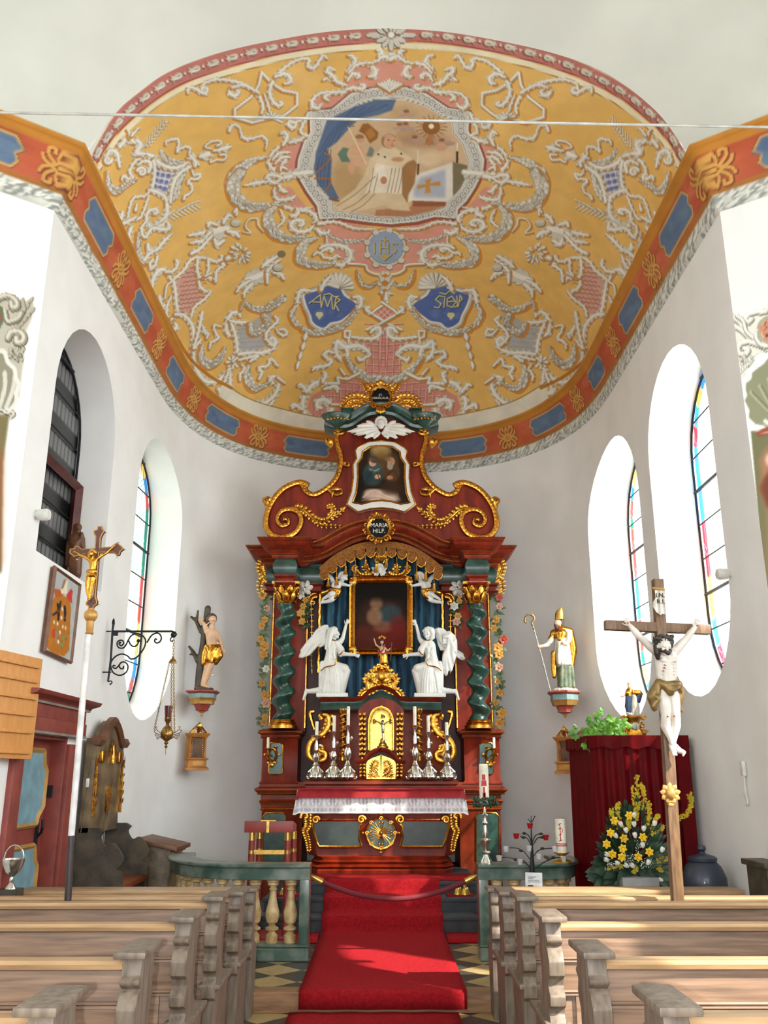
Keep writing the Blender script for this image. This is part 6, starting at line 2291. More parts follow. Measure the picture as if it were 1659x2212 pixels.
for flip in(False,True):
 f=Fig('F8',11.72,flip)
 t=thing('putto_statue','small white putto with gold drapery flying at the upper %s corner of the framed painting'%('right' if flip else 'left'),'statue',f.p(800,1000))
 mb=f.limbs([[(900,780,0,60),(830,860,0,120)],[(820,880,0,140),(770,1050,0,140),(730,1180,0,135)],[(960,860,20,75),(1110,900,60,58),(1250,930,60,40)],[(690,830,20,85),(640,930,60,60)],[(680,1200,60,115),(570,1240,130,100)],[(570,1250,130,85),(420,1330,90,65),(290,1400,60,45),(260,1440,60,30)],[(720,1270,0,120),(600,1420,30,100)],[(600,1430,30,90),(400,1490,0,65),(220,1510,0,48),(190,1590,0,30)]])
 f.head(mb,990,640,30,150,.35,.45,1)
 f.hand(mb,1250,930,60,.8,-.6,150)
 fuse(mb,'body','white_figure',t,.0055,2)
 mb=MB()
 for x,y,d in((880,560,60),(920,500,90),(1000,470,90),(1080,500,80),(1130,560,60),(1130,680,30),(870,640,30),(980,500,0),(1060,540,-40),(920,540,-40)):
  mb.sphere(f.p(x,y,d),62*f.k,10)
 fuse(mb,'hair','white_figure',t,.009,1)
 mb=f.limbs([[(560,1060,90,70),(740,1090,120,80),(890,1080,60,70)],[(870,1110,60,95),(800,1280,60,100),(690,1380,70,50)],[(560,1010,40,50),(430,1130,40,80),(270,1180,40,90),(240,1290,40,35)],[(760,1150,130,40),(830,1240,130,50)]])
 fuse(mb,'drapery','gold',t,.009,1)
 wg=f.plate([(730,740),(690,620),(560,490),(430,480),(415,560),(440,640),(550,700),(560,780),(640,840)],40,-60,[((700,740),(450,520),50),((690,770),(470,630),50),((680,800),(580,760),50)])
 fuse(wg,'wing','white_figure',t,.009,1)
for fr,x,y,r,Y,lab,wgs in(('R1',838,325,34,11.6,'large white winged cherub head under the green cornice at the top of the altarpiece',[((870,345),(1045,375),20),((865,355),(1000,392),20),((860,368),(940,410),20),((850,375),(885,412),16),((880,330),(990,340),20),((875,330),(930,305),16)]),('R2',828,85,26,11.7,'small white winged cherub head above the gilt frame of the middle painting',[((845,95),(878,70),12),((845,100),(870,105),12),((840,105),(860,122),10),((836,108),(842,125),9)])):
 f=Fig(fr,Y)
 t=thing('cherub_head',lab,'statue',f.p(x,y))
 mb=MB()
 f.head(mb,x,y,10,r,0,.25,1)
 fuse(mb,'head','white_figure',t,.006,2)
 mb=MB()
 for a in range(9):
  q=R_(-20+27.5*a)
  mb.sphere(f.p(x+r*.85*math.cos(q),y-r*.3-r*.85*math.sin(q),12),r*.34*f.k,8)
 fuse(mb,'hair','white_figure',t,.006,1)
 for sg in(1,-1):
  mb=MB()
  for a,b,w in wgs:
   mb.leaf(f.p(x+sg*(a[0]-x),a[1],0),f.p(x+sg*(b[0]-x),b[1],10),w*f.k,(0,-1,0),curl=.08,th=.7)
   mb.cap(f.p(x+sg*(a[0]-x),a[1]),f.p(x+sg*(b[0]*.8+a[0]*.2-x),b[1]*.8+a[1]*.2,4),w*.7*f.k,w*.5*f.k)
  fuse(mb,'wing','white_figure',t,.007,1)
f=Fig('R2',11.24)
t=thing('risen_christ_statue','small painted standing figure with red cloak and gold rays on top of the tabernacle','statue',f.p(845,655))
mb=f.limbs([[(843,538,0,5),(845,555,0,12)],[(845,556,0,17),(848,585,0,15),(848,605,0,16)],[(838,615,0,9),(836,635,0,7),(834,652,0,5)],[(856,615,0,9),(858,635,0,7),(860,652,0,5)],[(830,550,0,7),(808,535,3,5),(797,500,3,4)],[(860,552,0,7),(880,570,4,5),(893,555,6,4)]])
f.head(mb,843,520,2,13,-.2)
f.hand(mb,797,500,3,-.1,-1,14)
fuse(mb,'body','flesh',t,.006,1)
fuse(f.limbs([[(835,590,5,12),(860,592,5,12)],[(848,600,5,18),(848,640,3,17)],[(865,600,4,8),(870,640,3,9)]]),'loincloth','gold',t,.006,1)
fuse(f.limbs([[(858,535,6,6),(850,565,12,6),(830,585,10,8)],[(822,570,6,6),(826,600,4,8)],[(868,560,0,7),(874,645,-4,8)]]),'cloak','robe_red',t,.006,1)
mb=MB()
for dx,dy in((-22,-28),(0,-42),(24,-28),(-14,-36),(14,-36)):
 mb.leaf(f.p(843+dx*.4,512+dy*.3,0),f.p(843+dx,515+dy,0),4*f.k,(0,-1,0))
mb.build('ray','gold',t)
mb=f.limbs([[(843,512,-4,13),(840,530,-8,9)]])
mb.build('hair','dark_hair',t)
mb=tubes(f,[[(896,630,8),(898,580,8),(902,518,8)],[(895,530,8),(910,530,8)]],2.5)
mb.build('staff','cross_brown',t)
def console(label,fr,Y,cx,rows,k=1):
 f=Fig(fr,Y)
 c=f.p(cx,rows[0][0])
 t=thing('wall_console',label,'console',c,0,None)
 for name,m_,a,b in(('shelf','console_red',0,3),('frieze','console_blue',3,5),('moulding','gold_matt',5,9),('pendant','console_red',9,12),('finial','gold_matt',12,len(rows))):
  rr=rows[a:b+1]if b<len(rows)else rows[a:]
  MB().lathe([(r*f.k,f.p(cx,y).z-c.z)for y,r in rr],c,6,Matrix.Rotation(PI/6,4,'Z')).build(name,m_,t)
 MB().box((c.x+math.copysign(.07,c.x),Y+.1,c.z-.06),(.1,.2,.07),Matrix.Rotation(math.copysign(-.62,c.x),3,'Z')).build('back_plate','console_red',t)
 return t
console('red and gold stepped console under the saint at the tree','F3',11.32,385,[(1708,330),(1730,335),(1760,290),(1765,275),(1840,270),(1850,285),(1880,250),(1910,240),(1960,235),(1970,165),(2060,120),(2075,135),(2095,80),(2130,30),(2170,26),(2205,5)])
console('red and gold stepped console under the bishop with the crozier','F4',11.32,790,[(1650,310),(1680,315),(1710,275),(1715,262),(1800,260),(1810,270),(1840,250),(1870,240),(1910,225),(1920,165),(2000,130),(2030,140),(2050,80),(2080,30),(2110,26),(2135,5)])
f=Fig('F3',11.28)
t=thing('martyr_statue','bare saint pierced by arrows with gold loincloth tied to a brown tree trunk','statue',f.p(400,1700))
mb=f.limbs([[(300,1690,-60,95),(320,1300,-70,85),(360,900,-80,66),(410,500,-90,66),(460,110,-90,62)],[(335,560,-80,45),(240,350,-60,36),(150,280,-50,26)],[(250,340,-60,32),(280,160,-60,22)],[(270,1120,-60,50),(190,950,-50,34),(110,850,-50,26)],[(190,1000,-50,28),(120,1000,-50,18)],[(260,1660,0,50),(560,1690,60,45)]])
fuse(mb,'tree_trunk','tree_brown',t,.012,1)
mb=f.limbs([[(570,450,20,46),(545,560,20,60)],[(470,570,20,60),(620,590,10,62)],[(540,600,20,108),(550,740,20,100),(565,880,20,102)],[(590,980,20,92),(560,1190,50,66),(530,1260,60,60),(470,1430,40,58),(400,1600,20,34),(520,1650,60,24)],[(500,1000,-10,85),(450,1300,0,56),(370,1590,0,36),(450,1640,20,24)],[(460,560,20,58),(420,440,30,44)],[(420,440,30,42),(330,345,40,34)],[(640,610,0,55),(720,760,-20,42),(740,920,0,32)]])
f.head(mb,570,350,30,92,.7,.15,.8)
f.hand(mb,330,345,40,.6,-.1,105,curl=.4)
f.hand(mb,740,920,0,.6,.4,110)
fuse(mb,'body','flesh',t,.0065,2)
mb=f.limbs([[(560,290,10,78),(490,350,0,72),(480,400,0,50)],[(610,290,20,45),(620,350,0,36)]])
fuse(mb,'hair','hair_brown',t,.010,1)
mb=f.limbs([[(470,880,40,70),(430,1020,60,70),(410,1170,60,55)],[(570,920,40,125),(560,1060,60,120),(540,1150,60,60)],[(660,880,20,80),(690,1030,20,85),(630,1160,40,60)],[(500,900,120,40),(560,1050,150,36),(580,1170,140,30)],[(640,900,110,40),(560,990,150,40)]])
fuse(mb,'loincloth','gold',t,.010,1)
tubes(f,[[(430,480,60),(500,435,110),(560,400,140)],[(520,1390,60),(570,1410,100),(630,1420,120)],[(660,800,80),(730,820,110),(800,835,120)]],8).build('arrow','silver',t)
f=Fig('F4',11.28)
t=thing('bishop_statue','painted bishop statue in gold mitre and cope reaching out for a crozier','statue',f.p(800,1640))
mb=MB()
f.head(mb,680,400,20,82,-.8,.05,.7)
f.limbs([[(700,480,10,55),(720,540,0,70)],[(380,825,60,34),(320,835,60,36)],[(800,800,130,46),(750,780,150,40)]],mb)
f.hand(mb,380,825,60,-1,.1,90,curl=.6)
fuse(mb,'body','flesh',t,.010,2)
fuse(f.limbs([[(740,350,-10,62),(760,430,-10,42)],[(640,450,50,42),(650,500,50,36)],[(620,430,60,26),(690,460,60,30)]]),'beard_and_hair','hair_brown',t,.010,1)
c=f.p(705,300,10)
MB().loft([[c+Vector((math.cos(a)*w*f.k-off*f.k,math.sin(a)*dpt*f.k,z*f.k))for a in(2*PI*j/20 for j in range(20))]for z,w,dpt,off in((-30,82,80,0),(0,84,80,0),(90,82,60,-10),(150,55,36,-25),(200,18,10,-45),(206,4,3,-48))]).build('mitre','gold_pale',t)
mb=f.limbs([[(620,590,10,90),(740,560,0,130),(880,570,-10,105)],[(720,620,70,120),(700,700,100,60)],[(900,600,-20,90),(960,850,-40,85),(930,1150,-60,75),(900,1350,-60,50)],[(590,640,10,70),(540,680,20,50)],[(590,950,60,50),(600,1200,60,56),(600,1380,60,40)],[(1000,900,-50,50),(960,1100,-60,50)]])
fuse(mb,'cope','gold',t,.011,1)
fuse(f.limbs([[(560,700,30,55),(480,800,50,42),(390,825,60,34)],[(870,580,70,66),(850,720,100,60),(810,780,120,46)]]),'sleeve','alb_white',t,.010,1)
mb=f.limbs([[(740,720,20,130),(740,950,30,140),(760,1120,40,140)]]+[[(680+40*i,780,120,30),(670+52*i,1150,150,36)]for i in range(5)])
fuse(mb,'alb','alb_white',t,.011,1)
mb=f.limbs([[(790,1100,20,140),(790,1350,20,130),(800,1560,20,130)]]+[[(730+60*i,1200,120,40),(720+75*i,1570,120,40)]for i in range(4)])
fuse(mb,'cassock','robe_green',t,.011,1)
fuse(f.limbs([[(850,560,-60,100),(900,900,-90,80),(900,1400,-90,60)]]),'cope_lining','robe_red',t,.012,1)
MB().lathe([(235*f.k,-.005),(235*f.k,.02),(190*f.k,.045),(60*f.k,.06)],f.p(810,1645),18,None,1,.75).build('base','alb_white',t)
t=thing('crozier','thin bishop crozier with curled top leaning beside the bishop statue','staff',f.p(540,1668,40))
tubes(f,[[(540,1664,60),(370,1000,60),(210,430,60)]],13).build('shaft','silver',t)
mb=tubes(f,[[(205,430,60),(190,395,60),(235,330,60),(215,270,60),(150,250,60),(80,290,60),(60,360,60),(85,390,60),(110,370,60)]],20)
for x,y,x2,y2 in((110,262,105,225),(200,255,205,205),(85,300,60,270)):
 mb.leaf(f.p(x,y,60),f.p(x2,y2,60),12*f.k,(0,-1,0))
mb.sphere(f.p(205,432,60),24*f.k,8)
mb.sphere(f.p(228,505,60),22*f.k,8)
mb.build('crook','bronze',t)
YX=6.1
f=Fig('F5',YX)
t=thing('standing_crucifix','tall wooden cross with a white crucified figure rising behind the right front pew','crucifix',(P(1463,1940,YX).x,YX,0))
mb=MB()
a,b=P(1420,1252,YX+.06),P(1463,1940,YX+.06)
b=a+(b-a)*(a.z/(a.z-b.z))
w=118*f.k
mb.box(((a.x+b.x)/2,YX+.06,(a.z+b.z)/2),(w,.07,a.z-b.z),Matrix.Rotation(math.atan2(b.x-a.x,a.z-b.z)*-1,3,'Y'))
a2,b2=f.p(58,580),f.p(1290,635)
mb.box(((a2.x+b2.x)/2,YX+.062,(a2.z+b2.z)/2),((b2-a2).length,.065,112*f.k),Matrix.Rotation(math.atan2(a2.z-b2.z,b2.x-a2.x),3,'Y'))
mb.build('cross','cross_wood',t,bevel=.004)
mb=f.limbs([[(700,900,60,50),(735,960,10,70)],[(660,920,0,66),(835,905,0,70)],[(700,960,0,84),(690,1090,10,70),(700,1200,10,66)],[(800,950,0,84),(805,1090,10,70),(805,1200,10,66)],[(750,1020,20,86),(752,1180,26,82),(755,1290,10,100)],[(640,905,0,58),(540,830,10,50),(440,740,16,40)],[(440,740,16,42),(390,680,10,42),(325,600,0,27)],[(860,890,0,58),(930,810,10,50),(985,750,16,40)],[(985,750,16,42),(1030,690,10,40),(1085,620,0,27)],[(710,1340,10,82),(712,1490,20,72),(728,1640,50,54)],[(728,1640,50,54),(735,1770,20,58),(790,1900,20,38),(820,1985,20,34)],[(820,1985,30,36),(880,2060,70,34),(930,2080,80,24)],[(815,1350,10,82),(835,1500,20,70),(845,1640,50,54)],[(845,1640,50,54),(855,1770,20,58),(838,1900,20,38),(815,2000,10,34)],[(810,2000,10,36),(810,2060,60,32),(820,2095,80,22)],[(690,1010,70,34),(735,1030,84,22)],[(770,1030,84,22),(820,1010,70,34)]])
f.head(mb,690,860,110,98,.12,.55,1)
f.hand(mb,325,600,0,-.6,-1,120,curl=.5)
f.hand(mb,1085,620,0,.4,-1,120,curl=.5)
for i in range(4):
 f.limbs([[(900+8*i,2062+14*i,84,14),(940-8*i,2078+14*i,90,11)],[(800+12*i,2090,84,12),(802+14*i,2112,88,10)]],mb)
for i in range(4):
 for sg in(-1,1):
  f.limbs([[(750+sg*14,1050+34*i,98,8),(750+sg*60,1062+38*i,84,9),(750+sg*96,1052+40*i,40,8)]],mb)
fuse(mb,'body','white_corpus',t,.0036,2)
rg=random.Random(4)
mb=f.limbs([[(640,800,70,62),(760,800,70,62)],[(620,850,80,46),(620,930,90,42),(630,990,80,26)],[(770,800,70,50),(775,850,70,34)],[(690,930,190,24),(715,945,190,30),(740,915,180,24)],[(650,905,150,30),(690,925,180,24)]])
for i in range(60):
 x=rg.uniform(590,785)
 mb.sphere(f.p(x,rg.uniform(745,830)-(25-abs(x-690)*.25),rg.uniform(50,150)),rg.uniform(16,26)*f.k,6)
fuse(mb,'hair_and_beard','dark_hair',t,.005,1)
mb=MB()
for r0,ph in((0,0),(14,1.3),(-10,2.4)):
 mb.tube([f.p(690+108*math.cos(q),790+26*math.sin(q)+12*math.sin(q*7+ph)+r0,80+95*math.sin(q))for q in np.linspace(0,2*PI,50)[:-1]],10*f.k,6,closed=True)
for i in range(12):
 q=i*.52
 p_=f.p(690+108*math.cos(q),788+24*math.sin(q),80+95*math.sin(q))
 mb.leaf(p_,p_+Vector((rg.uniform(-.02,.02),-.01,rg.uniform(.0,.03))),.004,(0,-1,0))
mb.build('thorn_crown','dark_green_marble',t)
mb=f.limbs([[(640,1270,70,46),(720,1310,100,50),(860,1300,80,56)],[(730,1330,90,56),(770,1390,100,42)],[(640,1280,60,46),(600,1390,50,70),(570,1440,50,60),(600,1570,40,36)],[(880,1290,40,50),(915,1400,30,40),(890,1540,20,34),(930,1605,20,14)],[(700,1320,120,20),(780,1370,140,18),(860,1340,120,20)],[(560,1420,90,24),(640,1470,90,20),(580,1550,70,22)],[(850,1290,90,22),(890,1360,80,24)]])
fuse(mb,'loincloth','bronze',t,.006,1)
mb=tubes(f,[[(690,1070,112),(715,1080,112)],[(685,1100,112),(705,1110,112)],[(675,1135,110),(690,1145,110)]],6)
for x,y,d in((300,572,22),(1103,605,22),(858,2020,80),(735,1668,104),(810,1664,104)):
 mb.sphere(f.p(x,y,d),10*f.k,8)
mb.build('wound','robe_red',t)
pl=[(610,195),(735,195),(728,270),(735,350),(725,430),(770,490),(700,465),(680,485),(630,450),(590,390),(590,330),(620,280)]
sc_=MB().prism([f.p(x,y,30)for x,y in pl],(0,10*f.k,0)).build('title_scroll','alb_white',t)
MB().tube([f.p(572,172,34),f.p(720,184,34)],16*f.k,8).build('scroll_rod','gold_matt',t)
M4=Matrix.Translation(f.p(675,292,36))@Matrix.Rotation(PI/2,4,'X')
text_mb('I.N.\nR.I.',76*f.k,M4,.002).build('lettering','black_enamel',t,fix=False)
mb=MB()
c=P(1447,1714,YX-.02)
for k in range(9):
 q=k*2*PI/9+PI/2
 d=Vector((math.cos(q),0,math.sin(q)))
 mb.sphere(c+d*.04,(.022,.02,.022),8)
 mb.leaf(c+d*.02,c+d*.07,.018,(0,-1,0))
mb.sphere(c+Vector((0,-.01,0)),(.036,.03,.042),12)
mb.leaf(c+Vector((0,0,-.05)),c+Vector((0,0,-.085)),.02,(0,-1,0))
mb.build('carved_boss','gold_matt',t)
YL=6.1
f=Fig('F6',YL)
t=thing('processional_cross','white pole carrying a gilt crucified figure on a trefoil cross at the left pews','crucifix',(P(147,1937,YL).x,YL,0))
p0,p1=P(147,1937,YL),P(191,1364,YL)
pm=P(154,1805,YL)
pf=p0+(p0-pm)*(p0.z/(pm.z-p0.z))
MB().tube([pf,pm],.022,14).build('lower_shaft','pole_dark',t)
MB().tube([pm,p1],.021,14).build('upper_shaft','pole_white',t)
ax=(p1-p0).normalized()
M=ax.to_track_quat('Z','Y').to_matrix().to_4x4()
cb=f.p(540,1800)
k=f.k
MB().lathe([(60*k,-330*k),(74*k,-310*k),(60*k,-290*k),(66*k,-100*k),(80*k,-90*k),(114*k,-30*k),(118*k,10*k),(100*k,70*k),(50*k,105*k),(55*k,125*k)],cb,22,M).build('knob','gold_matt',t)
out=[(480,1690),(490,1640),(440,1600),(445,1550),(490,1525),(560,1430),(590,1200),(590,730),(400,715),(310,740),(240,760),(190,720),(150,690),(160,610),(240,600),(250,570),(300,555),(380,610),(600,600),(610,400),(570,320),(590,280),(640,265),(650,215),(720,205),(745,260),(780,300),(745,350),(710,420),(700,590),(900,570),(960,520),(1000,495),(1040,530),(1080,560),(1110,620),(1060,660),(1040,720),(990,730),(930,680),(680,680),(660,1000),(620,1460),(650,1540),(640,1600),(590,1630),(570,1690)]
def shrink(poly,q):
 p=np.array(poly,float)
 n=np.roll(p,-1,0)-np.roll(p,1,0)
 n=np.stack([-n[:,1],n[:,0]],1)
 n/=np.linalg.norm(n,axis=1)[:,None]
 return[tuple(v)for v in p+n*q]
MB().prism([f.p(x,y,-30)for x,y in out],(0,60*k,0)).build('cross','cross_brown',t)
MB().tube([f.p(x,y,-28)for x,y in shrink(out,12)],12*k,6,closed=True).build('gilt_edge','gold_matt',t)
mb=MB()
for x,y in((705,190),(800,310),(1025,485),(1130,615),(990,748),(665,1585),(285,795),(565,320)):
 mb.sphere(f.p(x,y,-50),17*k,8)
mb.build('silver_stud','silver',t)
mb=f.limbs([[(575,760,20,40),(585,830,0,60)],[(545,840,0,50),(620,835,0,50)],[(585,850,0,66),(580,960,10,60),(570,1060,10,64)],[(540,830,0,36),(440,760,14,28),(360,735,8,24),(290,680,0,18)],[(640,820,0,36),(730,750,14,28),(820,700,8,24),(930,590,0,17)],[(520,1110,10,56),(490,1250,30,40),(490,1360,16,38),(505,1490,10,22),(500,1530,30,18)],[(590,1110,10,56),(560,1260,30,40),(540,1370,16,38),(525,1490,10,22),(515,1530,30,18)]])
f.head(mb,570,720,40,66,-.1,.4,1)
f.hand(mb,290,680,0,-1,-.3,70,curl=.5)
f.hand(mb,930,590,0,.8,-.6,70,curl=.5)
fuse(mb,'body','gold',t,.0045,2)
fuse(f.limbs([[(520,700,10,30),(570,660,30,44),(630,690,20,34)],[(520,700,20,30),(520,780,30,24)]]),'hair','gold_matt',t,.005,1)
fuse(f.limbs([[(520,1040,30,56),(610,1030,30,56)],[(540,1090,40,50),(610,1110,30,40)],[(500,1060,80,14),(620,1100,80,14)]]),'loincloth','gold',t,.005,1)
pb=PX(168,1240,XC-HWD-.12)
f=Fig('F6',pb.y)
t=thing('wooden_madonna','brown carved wooden mother and child standing on the sill of the dark left window','statue',pb)
mb=f.limbs([[(320,330,0,55),(310,400,0,90)],[(300,420,0,105),(290,600,0,130),(270,800,0,120),(270,1070,0,105)],[(220,420,30,60),(240,540,70,55),(320,550,100,40)],[(160,520,20,50),(160,700,20,60),(130,900,20,40)],[(330,700,60,60),(320,1060,50,60)],[(240,700,90,30),(200,880,80,30),(230,1060,60,34)],[(400,450,60,60),(410,560,60,55),(440,640,60,30)],[(380,480,100,26),(330,540,120,24)]])
f.head(mb,325,250,20,82,.5,.2,.9)
f.head(mb,405,385,80,48,.4,.1,1)
f.limbs([[(290,230,-10,72),(260,330,-10,50)]],mb)
fuse(mb,'body','carved_wood',t,.011,2)
f=Fig('F7',8.9)
t=thing('small_bishop_statue','small painted saint with a long staff on a gilt scrolled foot above the red curtain','statue',f.p(1200,1370))
mb=f.limbs([[(1100,430,0,30),(1100,480,0,60)],[(1020,570,20,26),(935,600,30,18)]])
f.head(mb,1095,400,10,44,-.5,0,.8)
f.hand(mb,950,598,30,-1,.1,40,curl=.6)
fuse(mb,'body','flesh',t,.006,1)
fuse(f.limbs([[(1090,350,0,36),(1070,320,0,12)]]),'mitre','gold_pale',t,.006,1)
fuse(f.limbs([[(1100,500,0,80),(1060,520,30,55),(1030,560,30,34)],[(1160,520,0,60),(1290,530,0,70),(1350,550,0,30)],[(1100,520,40,50),(1100,640,50,36)]]),'cope','gold',t,.008,1)
fuse(f.limbs([[(1110,600,0,90),(1100,800,0,90),(1110,950,0,70)],[(1060,620,30,50),(1080,900,40,50)],[(1290,580,0,70),(1270,680,0,60)]]),'robe','robe_blue',t,.008,1)
fuse(f.limbs([[(1180,620,40,60),(1180,800,50,66),(1170,960,40,60)],[(1250,760,20,50),(1250,950,20,60)],[(1060,930,50,36),(1160,980,60,34)]]),'alb','alb_white',t,.008,1)
tubes(f,[[(770,140,40),(935,600,40),(1055,990,40)]],7).build('staff','silver',t)
c=f.p(1190,1370)
k=f.k
MB().lathe([(250*k,0),(250*k,30*k),(180*k,110*k),(130*k,170*k),(120*k,250*k),(150*k,290*k),(190*k,340*k),(190*k,370*k),(40*k,390*k)],c,6,None,1,.7).build('foot','gold',t)
mb=MB()
for sg in(-1,1):
 for x,y,r,a0 in((200,60,60,0),(160,190,60,90),(190,330,50,0)):
  mb.tube([c+Vector((sg*(x+u)*k,-90*k,(y+v)*k))for u,v in spiral(0,0,r,10,a0,1.3,18)],[22*k,10*k],6)
mb.build('scroll','gold',t)
MB().sphere(c+Vector((20*k,-110*k,170*k)),(80*k,40*k,80*k),14).build('medallion','alb_white',t)
#  pews, rail, carpets, lectern
mat('pew_wood',(146,116,92),rough=.5,c2=(106,83,66),scale=5,stretch=(.5,6,9),bump=.06)
mat('pew_end',(126,112,97),rough=.5,c2=(94,82,70),scale=7,stretch=(5,5,.8),bump=.06)
mat('pew_rail',(182,148,108),rough=.4,c2=(154,122,88),scale=6,stretch=(.5,6,6))
mat('carpet_red',(152,26,32),rough=.95,c2=(130,20,27),scale=40,bump=.25,bscale=160,spec=.1)
mat('baluster_stone',(206,184,136),rough=.45,c2=(170,140,90),scale=14)
mat('rail_marble',(58,84,72),rough=.3,c2=(128,138,126),scale=6,detail=9,ramp=(.42,.72),coat=.3)
mat('lectern_red',(142,50,42),rough=.45,c2=(128,42,36))
mat('rope_velvet',(104,18,30),rough=.8)
END=[(.0,.0),(.0,.44),(-.03,.46),(-.035,.52),(-.01,.545),(.0,.56),(-.01,.585),(-.045,.60),(-.05,.64),(-.02,.665),(.0,.68),(-.015,.71),(-.05,.73),(-.055,.79),(-.03,.83),(.0,.85),(-.03,.868),(-.035,.882),(-.01,.895),(.0,.96),(.19,.96),(.2,.895),(.23,.88),(.225,.865),(.19,.85),(.21,.8),(.17,.74),(.17,.62),(.22,.56),(.36,.53),(.42,.50),(.40,.40),(.37,.2),(.40,0)]
def pew(side,Y,xa,xb,zc,label,seat=True):
 """bench with its carved end towards the aisle; back edge at depth Y"""
 t=thing('pew',label,'pew',(xa,Y,0),0,'wooden church pews')
 th=.075
 x0=xa if side>0 else xa-th
 s=zc/.985
 ysc=1 if seat else.62
 MB().prism([(x0,Y+y*ysc,z*s)for y,z in END],(th,0,0)).build('end_panel','pew_end',t,bevel=.006,sharp=30)
 MB().box((x0+th/2,Y+.085*ysc,zc-.012),(th+.05,.29*ysc,.026)).build('end_cap','pew_end',t,bevel=.008)
 if seat:
  MB().box((x0+th/2,Y+.2,.515*s),(th+.05,.46,.028)).build('armrest','pew_end',t,bevel=.008)
 xm,L=(xa+xb)/2,abs(xb-xa)-th
 xm+=side*th/2
 mb=MB()
 mb.box((xm,Y+.045,zc-.20),(L,.03,.30))
 mb.box((xm,Y+.05,zc-.62),(L,.022,.54))
 for i in range(5):
  x=xa+side*(th+.12+(L-.2)*i/4)
  mb.box((x,Y+.04,zc-.62),(.12,.034,.54))
 mb.build('backrest','pew_wood',t,bevel=.003)
 mb=MB()
 pr=[(-.01,-.012),(-.015,-.01),(-.03,-.005),(-.035,.012),(-.02,.025),(.06,.025),(.07,.01),(.06,-.012)]
 mb.loft([[Vector((xm+q*L/2,Y+.03+y,zc-.065+z))for y,z in pr]for q in(-1,1)])
 mb.build('top_rail','pew_rail',t)
 mb=MB()
 for dz in(-.20,-.345):
  pr=[(.0,-.014),(-.014,-.01),(-.012,.0),(-.02,.006),(-.014,.014),(0,.014)]
  if dz==-.2 and not seat:
   continue
  mb.loft([[Vector((xm+q*L/2,Y+.03+y,zc+dz-(0 if dz<-.3 else 0)+z))for y,z in pr]for q in(-1,1)])
 mb.build('moulding','pew_wood',t)
 if seat:
  MB().box((xm,Y+.24,.44),(L,.36,.03)).build('seat','pew_wood',t,bevel=.004)
 else:
  MB().box((xm,Y+.12,zc-.03),(L,.24,.024)).build('book_shelf','pew_rail',t,bevel=.004)
PW=[(2.80,1.03,'nearest'),(3.77,1.0,'second'),(4.68,.995,'third'),(5.50,.985,'fourth')]
for side,sn,xa in((-1,'left',-.925),(1,'right',.80)):
 for Y,zc,nm in PW:
  lim=3.9 if Y<5 else 3.3
  pew(side,Y,xa,side*lim,zc,'%s wooden pew with carved scroll end on the %s of the aisle'%(nm,sn))
 pew(side,6.3,xa,side*2.62,.918,'fifth wooden pew counted from the front edge of the picture, %s of the aisle'%sn)
 pew(side,6.95,xa,side*2.66,.862,'low pew desk nearest the marble rail on the %s of the aisle'%sn,False)
def strip(label,name,prof,x0,x1,m='carpet_red',cat='carpet',th=.012):
 """cloth laid over steps: (y, z) line given upper surface"""
 p=smooth(prof,1)if len(prof)<3 else np.array(prof)
 mb=MB()
 up=[Vector((0,y,z))for y,z in p]
 n=len(up)
 rows=14
 fs=[]
 for i in range(rows+1):
  x=x0+(x1-x0)*i/rows
  for v in up:
   mb.v.append(Vector((x,v.y,v.z+.002*math.sin(x*21+v.y*8))))
 for i in range(rows):
  for j in range(n-1):
   fs.append((i*n+j,i*n+j+1,(i+1)*n+j+1,(i+1)*n+j))
 mb.f=fs
 o=mb.build(name,m,None,origin=((x0+x1)/2,p[0][0],p[0][1]),label=label,category=cat,fix=True,sharp=70)
 sol=o.modifiers.new('thickness','SOLIDIFY')
 sol.thickness=th
 sol.offset=-1 if False else 0
 return o
pf=[(7.12,.03),(7.12,.13),(7.135,.15),(7.16,.152)]+[(7.3+i*.1,.148)for i in range(23)]+[(9.62,.15),(9.638,.2),(9.644,.29),(9.67,.306),(9.76,.308),(9.89,.308),(9.908,.34),(9.913,.425),(9.94,.448),(10.02,.45),(10.15,.45),(10.168,.48),(10.173,.555),(10.2,.578),(10.30,.58)]
strip('long red stair runner climbing from the aisle to the altar','carpet_runner',pf,-.595,.625)
strip('short red aisle carpet lying before the wooden step','carpet',[(5.2+i*.2,.012)for i in range(10)]+[(7.1,.012)],-.66,.56)
strip('red mat on the top step at the foot of the altar table','carpet_mat',[(10.24,.566),(10.5,.566),(10.86,.566)],-.98,1.02,th=.01)
strip('red floor strip crossing left of the stair runner','carpet_strip',[(9.1,.142),(9.4,.142),(9.64,.142)],-1.9,-.61,th=.01)
strip('red floor strip crossing right of the stair runner','carpet_strip',[(9.1,.142),(9.4,.142),(9.64,.142)],.64,1.5,th=.01)
for x0,x1,y,z,lb in((.70,.98,10.0,.438,'small red mat under the gold altar bells on the right of the steps'),(.98,1.3,9.73,.297,'small red mat on the lowest right altar step'),(-1.13,-.85,10.0,.438,'small red mat under the gold altar bells on the left of the steps')):
 MB().box(((x0+x1)/2,y+.09,z),(x1-x0,.17,.014)).build('small_mat','carpet_red',None,origin=((x0+x1)/2,y,z),label=lb,category='mat')
